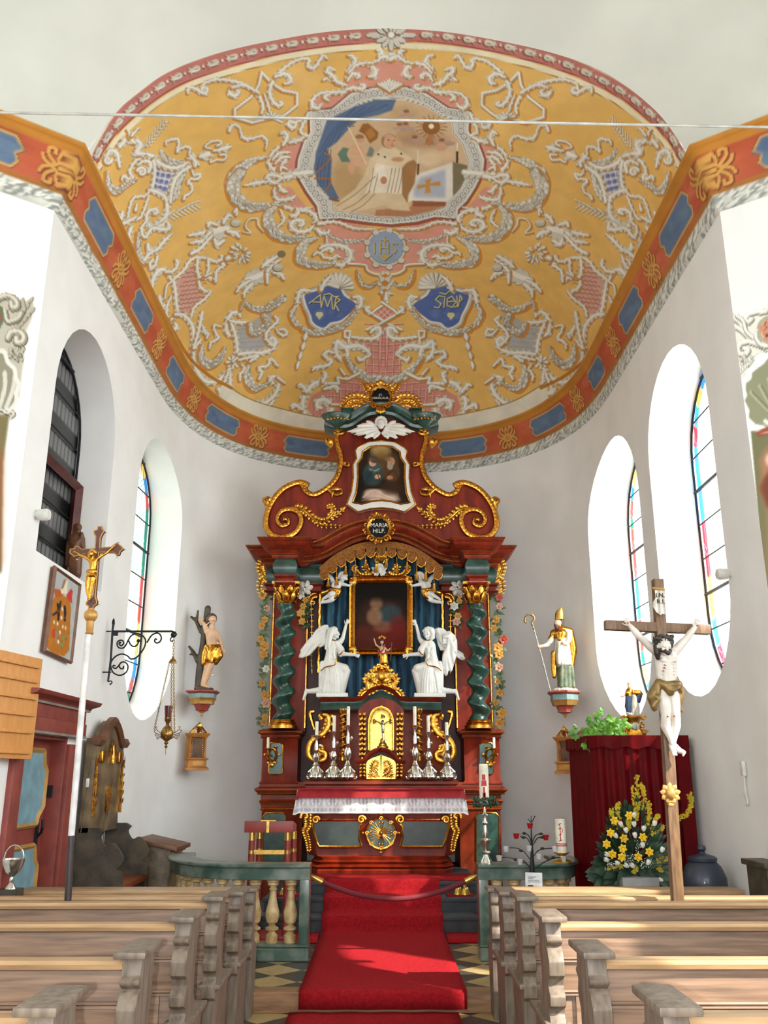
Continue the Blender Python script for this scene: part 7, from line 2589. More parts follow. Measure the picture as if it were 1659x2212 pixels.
for x,lb in((.86,'set of gold altar bells on the red mat right of the stair runner'),(-.98,'set of gold altar bells on the red mat left of the stair runner')):
 c=Vector((x,10.08,.446))
 t=thing('altar_bells',lb,'bells',c,0,'altar bells')
 for k in range(4):
  q=c+Vector((.055*math.cos(k*PI/2+.5),.05*math.sin(k*PI/2+.5),0))
  MB().lathe([(.042,0),(.04,.012),(.03,.03),(.026,.055),(.012,.068),(.001,.07)],q,14).build('bell','gold_pale',t)
 mb=MB()
 for k in range(2):
  a=k*PI/2+.5
  d=Vector((math.cos(a)*.05,math.sin(a)*.045,0))
  mb.tube([c+d+Vector((0,0,.065)),c+d*.8+Vector((0,0,.1)),c+Vector((0,0,.125)),c-d*.8+Vector((0,0,.1)),c-d+Vector((0,0,.065))],.008,6)
 mb.build('handle','gold_pale',t)
ZT=.905
BAL=[(.052,0),(.052,.06),(.045,.065),(.028,.085),(.03,.095),(.058,.105),(.058,.12),(.026,.135),(.03,.15),(.05,.165),(.06,.21),(.06,.25),(.045,.30),(.032,.36),(.028,.42),(.034,.425),(.034,.435),(.028,.44),(.03,.455),(.05,.465),(.05,.485),(.056,.49),(.056,.51)]
def rail(label,path,post,bal_skip=.1):
 t=thing('communion_rail',label,'railing',(path[-1][0],path[-1][1],ZL),0,'communion rails')
 p=smooth(path,8)
 def sweep(w,z0,z1,name,ch=.01):
  rings=[]
  for i in range(len(p)):
   d=p[min(i+1,len(p)-1)]-p[max(i-1,0)]
   d/=np.hypot(*d)
   n_=np.array([-d[1],d[0]])
   rings.append([Vector((p[i][0]+n_[0]*o,p[i][1]+n_[1]*o,z))for o,z in((-w+ch,z0),(-w,z0+ch),(-w,z1-ch),(-w+ch,z1),(w-ch,z1),(w,z1-ch),(w,z0+ch),(w-ch,z0))])
  MB().loft(rings).build(name,'rail_marble',t)
 sweep(.13,.872,ZT,'top_slab')
 sweep(.10,.775,.873,'fascia',.004)
 sweep(.10,.235,.262,'base_slab')
 sweep(.12,ZL,.236,'plinth')
 MB().box((post,p[-1][1],(.26+.873)/2),(.085,.19,.613)).build('end_post','rail_marble',t,bevel=.005)
 d=np.r_[0,np.cumsum(np.hypot(*np.diff(p,axis=0).T))]
 n_=int((d[-1]-.12)/.157)
 for k in range(n_):
  s=d[-1]-.17-k*.157
  q=(np.interp(s,d,p[:,0]),np.interp(s,d,p[:,1]))
  MB().lathe(BAL,(q[0],q[1],.263),18).build('baluster','baluster_stone',t)
 return t
def zp(px,py,z):
 v=PZ(px,py,z)
 return(v.x,v.y)
YR=8.37
rail('green marble rail with stone balusters in front of the red lectern',[(-2.0,9.5),(-1.9,9.0),(-1.66,8.6),(-1.34,8.42),(-1.0,YR),(-.62,YR)],-.665)
rail('green marble rail with stone balusters below the votive candle tree',[(1.72,9.2),(1.72,8.9),(1.66,8.58),(1.5,8.4),(1.2,YR),(.85,YR)],.895)
a,b=Vector((-.615,YR,.80)),Vector((.845,YR,.805))
t=thing('barrier_rope','dark red velvet rope sagging across the opening of the marble rail','rope',a)
pts=[a+(b-a)*u+Vector((0,-.02,-.8*u*(1-u)*.92*.9 if False else-.75*u*(1-u)))for u in np.linspace(0,1,30)]
MB().tube(pts[2:-2],.022,10).build('velvet_rope','rope_velvet',t)
for pp_,e in((pts[0],pts[2]),(pts[-1],pts[-3])):
 MB().tube([pp_,pp_+(e-pp_)*.5,e],[.012,.026,.026],10).build('brass_end','gold_pale',t)
YLc=9.3
p=lambda x,y:A('L',x,y,YLc)
FRM['L']=(500,1750,6.32)
t=thing('lectern','red wooden lectern on four gold-banded posts behind the left marble rail','lectern',(p(545,600).x,YLc,ZL))
x0,x1,z0,z1=p(185,200).x,p(848,200).x,p(500,302).z,p(500,145).z
MB().loft([[Vector((x0,YLc-.04,z0)),Vector((x1,YLc-.04,z0)),Vector((x1,YLc-.04,z1)),Vector((x0,YLc-.04,z1))],[Vector((x0,YLc+.34,z0)),Vector((x1,YLc+.34,z0)),Vector((x1,YLc+.34,z1-.05)),Vector((x0,YLc+.34,z1-.05))]]).build('desk','lectern_red',t,bevel=.004)
mb=MB()
mb.box(((p(512,0).x),YLc-.045,(z0+z1)/2),(.026,.012,z1-z0))
mb.box((p(515,0).x,YLc-.03,z1+.003),(.15,.04,.008))
mb.build('gold_cross','gold_pale',t)
for i,xx in enumerate((275,340,765,820)):
 yy=YLc+(.02 if i in(0,2)else.24)
 x=p(xx,400).x
 MB().tube([(x,yy,ZL+.02),(x,yy,z0)],.031,14).build('post','lectern_red',t)
 mb=MB()
 for za,zb_ in((p(0,415).z,z0),(p(0,600).z,p(0,550).z)):
  mb.tube([(x,yy,za),(x,yy,zb_)],.0325,14)
 mb.build('gold_band','gold_pale',t)
mb=MB()
zz=p(0,575).z
mb.box(((p(275,0).x+p(765,0).x)/2,YLc+.02,zz),(p(765,0).x-p(275,0).x,.03,.04))
mb.build('cross_bar','gold_pale',t)
MB().box(((x0+x1)/2,YLc+.13,ZL+.02),(x1-x0,.4,.04)).build('foot_board','lectern_red',t,bevel=.004)
#  things along the left wall
for n_,c_,k_ in(('oak_board',(208,146,78),dict(c2=(196,134,68),stretch=(3,3,.6))),('door_red',(138,62,50),dict(c2=(120,50,42))),('door_blue',(120,158,170),{}),('ochre_line',(186,140,72),{}),('grey_line',(140,132,122),{}),('old_oak',(124,104,74),dict(c2=(76,62,44),bump=.3)),('dark_oak',(78,66,48),dict(c2=(46,40,30),bump=.2)),('seat_brown',(132,62,26),{}),('iron',(34,36,40),dict(metal=.5)),('brass',(170,134,70),dict(metal=.85,c2=(128,96,46))),('ruby_glass',(120,10,30),dict(trans=.5,coat=.6)),('honey_wood',(190,128,52),dict(c2=(160,98,38))),('relic_dark',(70,36,30),dict(c2=(110,80,50),bump=.6)),('velvet_red',(92,4,10),dict(spec=.08)),('ivy_green',(104,156,46),dict(c2=(62,112,34))),('foliage_dark',(36,66,40),dict(c2=(22,44,30))),('daffodil',(246,204,24),{}),('forsythia',(206,180,30),{}),('tulip_white',(240,240,228),{}),('pot_blue',(38,46,64),dict(coat=.3)),('grey_stone',(150,148,146),{}),('red_glass',(190,24,32),dict(trans=.4,coat=.5)),('clear_glass',(225,228,228),dict(trans=.35,coat=.5)),('paper_white',(240,240,238),{}),('candle_red',(186,40,48),{}),('lamp_white',(226,224,216),{}),('ink',(60,60,64),{})):
 mat(n_,c_,rough=.3 if 'glass' in n_ or n_=='brass' else.5,**dict(dict(scale=8),**k_))
FRM.update({'K':(0,1390,4.02),'B5':(225,1330,7.37),'FL':(1280,1660,7.54),'V':(1030,1740,6.38),'E8':(1010,1620,8.51),'PQ':(90,1215,10.05)})
XW=XC-HWD
def X_(fr,x,y,X):
 q=tr(fr,[(x,y)])[0]
 return PX(q[0],q[1],X)
a,b=Vector((-2.60,6.81,0)),Vector((-2.79,5.8,0))
u=(b-a).normalized()
n=Vector((-u.y,u.x,0))
if n.x<0:
 n=-n
L=(b-a).length
zb,zt_=1.765,2.506
t=thing('hymn_board','light oak hymn board with horizontal rails hanging beside the red door','board',(a.x,a.y,zb))
q=[a,b]
MB().prism([a+Vector((0,0,zb)),b+Vector((0,0,zb)),b+Vector((0,0,zt_)),a+Vector((0,0,zt_))],-n*.03).build('panel','oak_board',t,bevel=.004)
for i,z in enumerate((2.425,2.315,2.19,2.07,1.945,1.80)):
 MB().prism([a+u*.05+Vector((0,0,z)),a+u*(L-.05)+Vector((0,0,z)),a+u*(L-.05)+Vector((0,0,z+.024)),a+u*.05+Vector((0,0,z+.024))],n*.022).build('rail','oak_board',t,bevel=.004)
MB().box((XW+.03,6.5,2.2),(.07,.06,.4)).build('bracket','oak_board',t)
d=MB()
XD=-2.86
d.box((XD-.025,7.42,1.045),(.05,.998,1.826))
door=d.build('door_1','door_red',None,kind='structure')
for z0,z1 in((1.26,1.85),(.25,1.1)):
 hw=.35
 o=[(-hw,z0),(hw-.12,z0),(hw-.1,z0+.06),(hw,z0+.14),(hw,z1-.16),(hw-.07,z1-.1),(hw-.1,z1),(-hw+.1,z1),(-hw+.07,z1-.1),(-hw,z1-.16)]
 pts=[Vector((XD+.004,7.45+y,z))for y,z in o]
 MB().prism(pts,(.012,0,0)).build('door_panel','door_blue',door)
 MB().tube([p_+Vector((.012,0,0))for p_ in pts],.022,4,closed=True).build('door_line','ochre_line',door)
mb=MB()
mb.tube([(XD+.02,7.74,1.16),(XD+.05,7.74,1.2),(XD+.07,7.7,1.24),(XD+.06,7.72,1.30)],.012,6)
mb.box((XD+.012,7.74,1.14),(.02,.04,.26))
mb.box((XD+.03,7.88,1.52),(.05,.04,.1))
mb.build('door_handle','iron',door)
mb=MB()
mb.box((XW+.02,8.06,1.02),(.05,.28,1.78))
mb.box((XW+.02,6.83,1.02),(.05,.18,1.78))
mb.box((XW+.03,7.47,2.03),(.09,1.46,.12))
mb.box((XW-.075,7.91,1.045),(.17,.03,1.83))
mb.box((XW-.075,6.93,1.045),(.17,.03,1.83))
mb.box((XW-.075,7.42,1.95),(.17,1.0,.03))
mb.box((XW+.03,7.47,2.16),(.07,1.44,.14))
mb.mould([(XW,6.70),(XW,8.24)],[(0,2.2),(.08,2.2),(.1,2.23),(.17,2.25),(.19,2.28),(0,2.29)])
mb.build('trim_3','door_red',None,kind='structure',bevel=.006)
mb=MB()
mb.box((XW+.08,7.47,2.205),(.02,1.5,.018))
mb.box((XW+.08,7.47,1.975),(.012,1.44,.02))
mb.build('trim_4','grey_line',None,kind='structure')
t=thing('carved_stall','old dark carved oak stall with gilt acanthus edges between the red door and the kneeler','stall',(-2.5,8.8,ZL))
y0,y1=8.33,9.22
MB().prism([(-2.70,y,z)for y,z in((y0,1.15),(y0,1.98),(y0+.2,1.98),(y0+.3,2.1),((y0+y1)/2,2.16),(y1-.3,2.1),(y1-.2,1.98),(y1,1.98),(y1,1.7),(y1-.04,1.4),(y1,1.15))],(.1,0,0)).build('back','old_oak',t,bevel=.01)
mb=MB()
for k in range(20):
 s0,s1=k/20,(k+1)/20
ar=[Vector((-2.6,y0-.03+(y1-y0+.06)*s,1.96+.19*max(0,math.sin(PI*(s-.18)/.64))if.18<s<.82 else 1.96))for s in np.linspace(0,1,31)]
mb.tube(ar,.05,6)
mb.build('crown_moulding','carved_wood',t)
mb=MB()
for yy in(y0+.02,y1-.02):
 acanthus(mb,[Vector((-2.59,yy,z))for z in np.linspace(1.3,1.8,7)],.06,(1,0,0))
mb.build('gilt_edge','gold',t)
mb=MB()
acanthus(MB(),[Vector((-2.59,8.78,z))for z in np.linspace(1.55,1.32,5)],.07,(1,0,0)).build('gilt_pendant','gold',t)
acanthus(mb,[Vector((-2.59,8.78,z))for z in np.linspace(1.76,1.95,4)],.1,(1,0,0))
mb.build('gilt_centre','gold',t)
for yy in(8.5,9.05):
 MB().box((-2.585,yy,1.82),(.04,.14,.1)).build('gilt_capital','gold',t,bevel=.01)
SP=[(-2.72,ZL),(-2.72,1.2),(-2.52,1.2),(-2.47,1.17),(-2.5,1.12),(-2.45,1.05),(-2.38,1.07),(-2.31,1.0),(-2.28,.92),(-2.33,.85),(-2.28,.8),(-2.27,.5),(-2.33,ZL)]
for yy in(y0,y1):
 MB().prism([(x,yy,z)for x,z in SP[:3]+[tuple(q)for q in smooth(SP[3:12],5)]+SP[12:]],(0,.05,0)).build('side_panel','dark_oak',t)
MB().box((-2.5,8.8,.70),(.46,.85,.05)).build('seat','seat_brown',t,bevel=.01)
MB().box((-2.45,8.8,.4),(.3,.85,.52)).build('seat_box','dark_oak',t)
t=thing('kneeler','old oak kneeling desk with sloping red-brown top behind the left end of the marble rail','kneeler',(-2.25,9.75,ZL))
MB().prism([(-2.42,9.5,ZL),(-2.42,9.5,1.0),(-2.12,9.5,.93),(-2.12,9.5,.7),(-2.16,9.5,.5),(-2.1,9.5,.3),(-2.1,9.5,ZL)],(0,.55,0)).build('body','old_oak',t,bevel=.008)
MB().prism([(-2.47,9.44,1.005),(-2.47,9.44,1.045),(-2.05,9.44,.955),(-2.05,9.44,.915)],(0,.67,0)).build('desk_top','carved_wood',t,bevel=.006)
MB().box((-2.1,9.78,.9),(.014,.6,.02)).build('gilt_line','gold_matt',t)
mb=MB().box((-2.53,9.62,.74),(.14,.6,.1))
mb.build('red_cushion','velvet_red',None,bevel=.03,origin=(-2.53,9.62,.69),label='red seat cushion on the wall bench between the carved stall and the kneeler',category='cushion')
MB().box((-2.53,9.62,.41),(.15,.62,.56)).build('wall_bench','dark_oak',None,origin=(-2.53,9.62,ZL),label='dark wall bench under the red cushion',category='bench')
xp=XW+.035
cs=[PX(x,y,xp)for x,y in((118,1225),(171,1263),(152,1431),(95,1405))]
t=thing('coat_of_arms','painted wooden coat of arms panel on the white wall above the red door','plaque',cs[3])
SQ=Sheet(0,0,905,2212,.35,(172,176,172))
pf_=lambda pts,c,al=1:SQ.fill(pts,c,al,4)
pf_([(190,800),(260,800),(300,700),(600,760),(640,1000),(620,1250),(600,1900),(480,2050),(200,1950),(80,1800),(100,1300),(150,900)],(178,112,42))
pf_([(250,560),(400,590),(480,720),(300,760)],(176,92,50))
pf_([(540,700),(640,560),(680,640),(660,720),(660,900),(560,800)],(190,62,58))
pf_([(410,600),(480,560),(540,380),(570,400),(550,690),(430,680)],(224,212,184))
pf_([(420,580),(480,380),(540,360),(470,560)],(150,104,70))
for s_ in([(350,900),(370,1100),(360,1240)],[(410,860),(370,1060),(240,1140)],[(500,960),(510,1100),(500,1260)]):
 SQ.stroke(s_,52,(44,42,48))
pf_([(220,1440),(290,1440),(300,1640),(230,1640)],(196,70,46))
pf_([(290,1440),(360,1480),(350,1700),(290,1700)],(140,128,104))
pf_([(430,1560),(520,1600),(500,1700),(440,1680)],(130,136,84))
pf_([(400,1700),(490,1720),(460,1860),(390,1820)],(140,140,84))
for x,y in((450,1010),(430,1200),(270,1290),(345,1330),(460,1400),(520,1420),(395,1520),(360,1720)):
 SQ.dot(x,y,20,42,(228,218,190),1,0,4)
for i in range(40):
 SQ.dot(random.uniform(120,620),random.uniform(850,1950),30,14,random.choice([(150,88,32),(196,134,60)]),.5,random.uniform(0,3),8)
tl,tr2,br2,bl2=(np.array(tuple(c))for c in cs)
uu,vv=np.meshgrid(np.linspace(0,1,40),np.linspace(0,1,80),indexing='ij')
uu,vv=uu.reshape(-1,1),vv.reshape(-1,1)
pts=(tl*(1-uu)+tr2*uu)*(1-vv)+(bl2*(1-uu)+br2*uu)*vv
px=project(pts)
grid_mesh('panel',pts,40,80,SQ.sample(np.stack([(px[:,0]-90)*10.05,(px[:,1]-1215)*10.05],1)),'oil_paint',t)
MB().tube(cs,.022,4,closed=True).build('frame','carved_wood',t)
MB().prism([c-Vector((.012,0,0))for c in cs],(-.02,0,0)).build('board','carved_wood',t)
YB5=8.75
f=Fig('B5',YB5)
t=thing('lamp_bracket','black wrought iron scroll bracket projecting from the left wall','bracket',f.p(100,600))
mb=MB()
V=lambda pts,sm=6:[f.p(x,y)for x,y in smooth(pts,sm)]
mb.tube([f.p(165,60),f.p(150,120),f.p(135,220),f.p(105,700),f.p(62,1050)],[4*f.k,22*f.k,18*f.k,18*f.k,16*f.k],8)
mb.leaf(f.p(140,160),f.p(165,40),20*f.k,(0,-1,0))
mb.tube([f.p(130,250),f.p(1080,250),f.p(1130,270),f.p(1150,310)],17*f.k,8)
mb.sphere(f.p(1105,305),48*f.k,12)
mb.tube(V([(1080,340),(1055,370),(1060,405),(1085,405),(1085,385)]),10*f.k,6)
for pts in([(270,440),(250,420),(240,450),(270,480),(310,440),(290,395),(230,400),(205,450),(235,510),(310,510),(360,440),(400,360),(460,300),(560,290),(640,350),(660,430),(620,540),(520,660),(430,690),(370,640),(280,610),(180,650),(110,740),(110,830),(150,910),(250,950),(350,900),(380,810),(340,745),(280,740),(240,790),(260,840),(300,840),(310,800)],[(840,380),(815,370),(805,410),(840,435),(890,410),(910,350),(880,290),(820,280),(750,320),(680,430)],[(390,400),(430,470),(490,490),(540,440),(545,400)],[(180,800),(150,790),(140,820),(180,840),(220,810),(240,780)]):
 mb.tube(V(pts),13*f.k,6)
mb.sphere(f.p(545,400),30*f.k,8)
mb.box(f.p(180,290),(70*f.k,.03,60*f.k))
for y in(250,900):
 mb.tube([f.p(110,y),Vector((XW,YB5,f.p(110,y).z))],12*f.k,6)
mb.tube(V([(62,1050),(110,1040),(125,1070),(90,1090),(110,1100)]),9*f.k,6)
mb.build('scrollwork','iron',t)
t=thing('sanctuary_lamp','brass sanctuary lamp with a ruby glass hanging on chains from the iron bracket','lamp',f.p(1000,2160))
def chain(a,b,k,r,name='chain'):
 mb=MB()
 for i in range(k):
  c=a+(b-a)*((i+.5)/k)
  h=(b-a)/k*.62
  s=Vector((r,0,0))if i%2 else Vector((0,r,0))
  mb.tube([c+h*math.cos(q)+s*math.sin(q)for q in np.linspace(0,2*PI,9)[:-1]],r*.38,4,closed=True)
 return mb.build(name,'brass',t)
chain(f.p(1110,350),f.p(1098,660),7,.008)
c=f.p(1090,755)
mb=MB().lathe([(65*f.k,0),(62*f.k,20*f.k),(40*f.k,60*f.k),(15*f.k,80*f.k),(22*f.k,100*f.k),(6*f.k,110*f.k)],c,18)
mb.build('smoke_bell','brass',t)
cl=f.p(1000,1860)
chain(f.p(1035,765),f.p(800,1800),34,.007)
chain(f.p(1105,765),f.p(1120,1860),36,.007)
chain(f.p(1080,765,30),f.p(1095,1860,120),36,.007)
k=f.k
MB().lathe([(5*k,-330*k),(5*k,-240*k),(30*k,-215*k),(8*k,-190*k),(35*k,-160*k),(20*k,-135*k),(80*k,-90*k),(100*k,-30*k),(92*k,20*k),(60*k,80*k),(25*k,110*k),(28*k,150*k),(50*k,180*k),(52*k,230*k),(45*k,230*k)],cl,20).build('bowl','brass',t)
MB().lathe([(46*k,225*k),(58*k,320*k),(66*k,410*k),(60*k,410*k),(42*k,235*k)],cl,20).build('ruby_glass','ruby_glass',t)
for a_ in(2.9,.1,-1.4):
 mb=MB()
 d=Vector((math.cos(a_),math.sin(a_),0))
 for j,(r0,z0,r1,z1)in enumerate(((85,-10,190,60),(90,-40,215,10),(85,-70,190,-50),(70,-95,160,-100))):
  s=smooth([(r0,z0),((r0+r1)/2,z0+20),(r1,z1),(r1+5,z1+30),(r1-20,z1+25)],4)
  mb.tube([cl+d*(x*k)+Vector((0,0,z*k))for x,z in s],6*k,5)
 mb.build('chain_arm','brass',t)
def shrine(loc,rz,label):
 t=thing('reliquary_shrine',label,'reliquary',(0,0,0),0,'reliquary shrines on the apse wall')
 mb=MB()
 block(mb,-.12,.12,-.05,.05,[(.025,0),(.025,.02),(.01,.04),(0,.045),(0,.12),(.02,.13),(.02,.14),(0,.15)])
 mb.box((0,.03,.28),(.24,.06,.27))
 block(mb,-.12,.12,-.05,.05,[(0,.40),(.005,.41),(.02,.43),(.025,.445),(0,.45)])
 mb.build('case','honey_wood',t)
 MB().box((0,-.002,.275),(.15,.012,.24)).build('relic_field','relic_dark',t)
 for sg in(-1,1):
  MB().lathe([(.016,.15),(.012,.17),(.011,.37),(.018,.385),(.018,.40)],(sg*.1,-.03,0),10).build('colonnette','honey_wood',t)
  mb=MB()
  for j in range(9):
   mb.sphere((sg*.07,-.01,.17+j*.026),.009,6)
  mb.build('gilt_beads','gold',t)
 mb=MB()
 for sg in(-1,1):
  for x,z,r in((.05,.475,.028),(.03,.52,.024),(.085,.465,.018)):
   mb.tube([(sg*(x+u_),-.02,z+v_)for u_,v_ in spiral(0,0,r,.004,250,1.3,14)],.007,5)
 mb.leaf((0,-.02,.45),(0,-.02,.585),.03,(0,-1,0))
 mb.tube([(-.11,-.02,.455),(-.05,-.02,.52),(0,-.02,.57),(.05,-.02,.52),(.11,-.02,.455)],.008,5)
 mb.build('crest','gold',t)
 MB().box((0,-.052,.083),(.13,.004,.05)).build('label_plate','gold_matt',t)
 t.location,t.rotation_euler=loc,(0,0,rz)
 WL[t]=Vector(loc)
 return t
pl,pr_=P(422,1664,11.42),P(1226,1672,11.42)
shrine(pl,.6,'small gilt relic shrine on the apse wall under the saint at the tree')
shrine(pr_,-.6,'small gilt relic shrine on the apse wall beside the red curtained booth')
for(x,y,X,lb)in((93,1112,XW+.06,'small round white spotlight in front of the dark left window'),(1562,1240,XC+HWD-.06,'small white spotlight at the near edge of the right window')):
 c=PX(x,y,X)
 t=thing('spotlight',lb,'spotlight',c,0,'small spotlights at the windows')
 sg=1 if X<0 else-1
 MB().lathe([(.02,-.06),(.045,-.03),(.05,.03),(.04,.05),(.0,.052)],c,16,Matrix.Rotation(PI/2*sg,4,'Y')).build('shade','lamp_white',t)
 MB().tube([c,c-Vector((sg*.1,0,0))],.01,6).build('arm','lamp_white',t)
c=X_('K',760,1210,-2.56)
t=thing('hanging_switch','white pendant switch hanging on its cable in front of the carved stall','switch',c)
MB().box(c,(.025,.025,.075)).build('switch','lamp_white',t,bevel=.008)
MB().tube([X_('K',790,1020,-2.56),c,X_('K',700,1640,-2.56)],.004,5).build('cable','dark_oak',t)
c=X_('K',90,2130,-2.62)
t=thing('holy_water_pail','silver holy water pail with a handle at the left picture edge before the door','pail',(c.x,c.y,ZL))
k=.00086
MB().lathe([(45*k,0),(40*k,15*k),(15*k,50*k),(20*k,70*k),(14*k,90*k),(60*k,130*k),(84*k,190*k),(90*k,230*k),(84*k,230*k),(55*k,140*k)],c,20).build('bowl','silver',t)
MB().tube([c+Vector((math.cos(q)*80*k,0,228*k+math.sin(q)*110*k))for q in np.linspace(0,PI,14)],.006,6).build('handle','silver',t)
MB().box((c.x,c.y,(c.z+ZL)/2),(.14,.14,c.z-ZL)).build('stand','dark_oak',t)
#  things on the right
BX0,BX1,BY0,BY1,BZ=1.95,2.80,8.3,9.3,1.99
t=thing('curtained_booth','wooden booth hung with dark red curtains under the right windows','booth',(2.4,8.8,ZL))
MB().box(((BX0+BX1)/2,(BY0+BY1)/2,BZ-.02),(BX1-BX0,BY1-BY0,.04)).build('roof_board','dark_oak',t)
for x,y in((BX0+.03,BY1-.03),(BX0+.03,BY0+.05),(BX1-.03,BY0+.05),(BX1-.03,BY1-.03)):
 MB().box((x,y,(ZL+BZ)/2),(.05,.05,BZ-ZL-.04)).build('post','dark_oak',t)
NU2,NV2=260,16
path=np.array([(BX0-.01,BY1),(BX0-.01,BY0+.03),(BX0+.02,BY0),(BX1,BY0)])
dd=np.r_[0,np.cumsum(np.hypot(*np.diff(path,axis=0).T))]
def hang(z0,z1,amp,fq,out,name,scal=0):
 pts=[]
 for s in np.linspace(0,dd[-1],NU2):
  x,y=np.interp(s,dd,path[:,0]),np.interp(s,dd,path[:,1])
  nx,ny=(-1,0)if s<dd[1]else(0,-1)
  for v in np.linspace(0,1,NV2):
   o=out+amp*(math.sin(s*fq)+.5*math.sin(s*fq*.43+1))*(.4+.6*v)
   pts.append((x+nx*o,y+ny*o,z1+(z0-z1)*v+(scal*math.cos(s*30)*v)))
 grid_mesh(name,np.array(pts),NU2,NV2,None,'velvet_red',t)
hang(ZL+.02,BZ-.03,.022,62,.01,'curtain')
hang(BZ-.10,BZ+.01,.006,40,.05,'valance',.012)
MB().box((BX1-.08,BY0-.08,(ZL+BZ)/2+.0),(.12,.02,BZ-ZL)).build('side_panel','velvet_red',t)
c=P(1262,1592,9.0)
MB().tube([Vector((c.x+x,9.0,c.z+z))for x,z in smooth([(.16,.03),(.05,.05),(-.03,.02),(-.05,-.06),(0,-.12),(.04,-.08)],5)],.04,8).build('scroll_arm','carved_wood',t)
f=Fig('F7',8.45)
c=f.p(440,1640)
t=thing('ivy_plant','bright green ivy in a pale pot at the left end of the curtained booth','plant',c)
MB().lathe([(60*f.k,-90*f.k),(110*f.k,0),(130*f.k,90*f.k),(115*f.k,90*f.k),(100*f.k,60*f.k)],c,18).build('pot','grey_stone',t)
rg=random.Random(2)
st,lv=MB(),MB()
for i in range(150):
 if i<6:
  x,y=((390,930),(580,920),(340,1060),(960,1090),(250,1480),(300,1620))[i]
 else:
  x,y=rg.gauss(560,190),rg.gauss(1260,90)
  if i%5==0:
   x,y=rg.gauss(320,60),rg.gauss(1480,90)
 dd_=rg.uniform(-60,160)
 p0=f.p(rg.gauss(470,80),1500,rg.uniform(0,60))
 p1=f.p(x,y,dd_)
 if i<40:
  st.tube([p0,(p0+p1)/2+Vector((0,0,.03)),p1],.0025,4)
 a=rg.uniform(0,6.28)
 d=Vector((math.cos(a),rg.uniform(-.7,.2),math.sin(a)-.3)).normalized()
 nn=Vector((rg.uniform(-.4,.4),-1,rg.uniform(-.1,.8)))
 for o in(-.7,0,.7):
  e=Vector((d.x*math.cos(o)-d.z*math.sin(o),d.y,d.x*math.sin(o)+d.z*math.cos(o)))
  lv.leaf(p1,p1+e*rg.uniform(.045,.065),.02,nn,curl=.1,n=4)
st.build('stems','leaf_green',t)
lv.build('leaves','ivy_green',t)
YFL=7.9
f=Fig('FL',YFL)
k=f.k
c=f.p(720,1960)
t=thing('flower_arrangement','spring bouquet of yellow daffodils, white tulips and forsythia before the red curtain','flowers',(c.x,YFL,ZL))
MB().box((c.x,YFL,(c.z+ZL)/2+.05),(.3,.3,c.z-ZL+.1)).build('pedestal','grey_stone',t,bevel=.006)
lv=MB()
cc=f.p(700,1500)
for i in range(330):
 x=rg.uniform(60,1220)
 top=np.interp(x,[60,300,720,1000,1250],[1500,750,480,900,1300])
 y=rg.uniform(top,1840)
 p1=f.p(x,y,rg.uniform(-120,90))
 d=(p1-cc).normalized()+Vector((0,-.3,.1))
 big=y>1640
 lv.leaf(p1-d*(.06 if big else.04),p1+d*(.10 if big else.05),.036 if big else.015,(0,-1,.3),curl=.1,n=4)
lv.build('foliage','foliage_dark',t)
fs,st=MB(),MB()
for br in([(700,1200),(720,600),(700,100)],[(760,1200),(820,500),(780,260)],[(760,1200),(900,800),(890,560)],[(600,1200),(400,800),(400,580)],[(620,1200),(330,850),(280,680)],[(860,1200),(1000,850),(1050,770)],[(900,1300),(1200,900),(1500,750),(1590,560),(1560,420)],[(950,1500),(1100,1640),(1130,1720)],[(900,1600),(1100,1480),(1200,1470)],[(600,1560),(400,1600),(200,1650)],[(700,1500),(680,1620),(650,1670)],[(640,1200),(560,880),(640,850)],[(700,1200),(1050,1000),(1120,950)],[(700,1100),(680,700),(640,300)]):
 pp=smooth(br,9)
 st.tube([f.p(x,y,30)for x,y in pp],6*k,4)
 for j in range(len(pp)//3,len(pp)):
  for _ in range(4):
   q_=f.p(pp[j][0]+rg.uniform(-34,34),pp[j][1]+rg.uniform(-34,34),50+rg.uniform(-20,30))
   for a in range(4):
    e=Vector((math.cos(a*1.57+j),-.4,math.sin(a*1.57+j)))
    fs.leaf(q_,q_+e*24*k,7*k,(0,-1,0),n=3)
st.build('forsythia_branches','old_oak',t)
fs.build('forsythia_blossom','forsythia',t)['kind']='stuff'
for x,y in((555,760),(315,840),(255,1040),(775,1110),(470,1130),(190,1220),(450,1290),(280,1385),(435,1430),(700,1430),(880,1345)):
 q_=f.p(x,y,150)
 mb=MB()
 r=75*k
 for a in range(6):
  an=a*PI/3+x
  e=Vector((math.cos(an),-.12,math.sin(an)))
  mb.leaf(q_,q_+e*r,r*.34,(0,-1,0),n=5,curl=.05)
 mb.lathe([(r*.25,0),(r*.28,r*.4),(r*.4,r*.6),(r*.2,r*.3)],q_,10,Matrix.Rotation(PI/2,4,'X'))
 mb.build('daffodil','daffodil',t)
for x,y,a in((640,760,0),(425,900,-.4),(510,1000,-.3),(345,1090,-.6),(640,900,-.1),(795,975,.1),(655,1080,-.2),(970,890,.3),(205,1390,-1.1),(200,1475,-1.3),(375,1530,-1.4),(1095,1315,.4),(870,1520,.5),(520,1570,-1),(615,1570,-.8),(1065,1800,2.4),(780,1240,0)):
 q_=f.p(x,y,130)
 M=Matrix.Rotation(a,4,'Y')
 mb=MB()
 for j in range(6):
  b_=j*PI/3
  e=Vector((math.cos(b_),math.sin(b_),0))*20*k
  mb.leaf(q_+M@(e*.4-Vector((0,0,42*k))),q_+M@(e*.7+Vector((0,0,50*k))),22*k,M@Vector((e.x,e.y,0)),n=5,curl=.25)
 mb.build('tulip','tulip_white',t)
gy=MB()
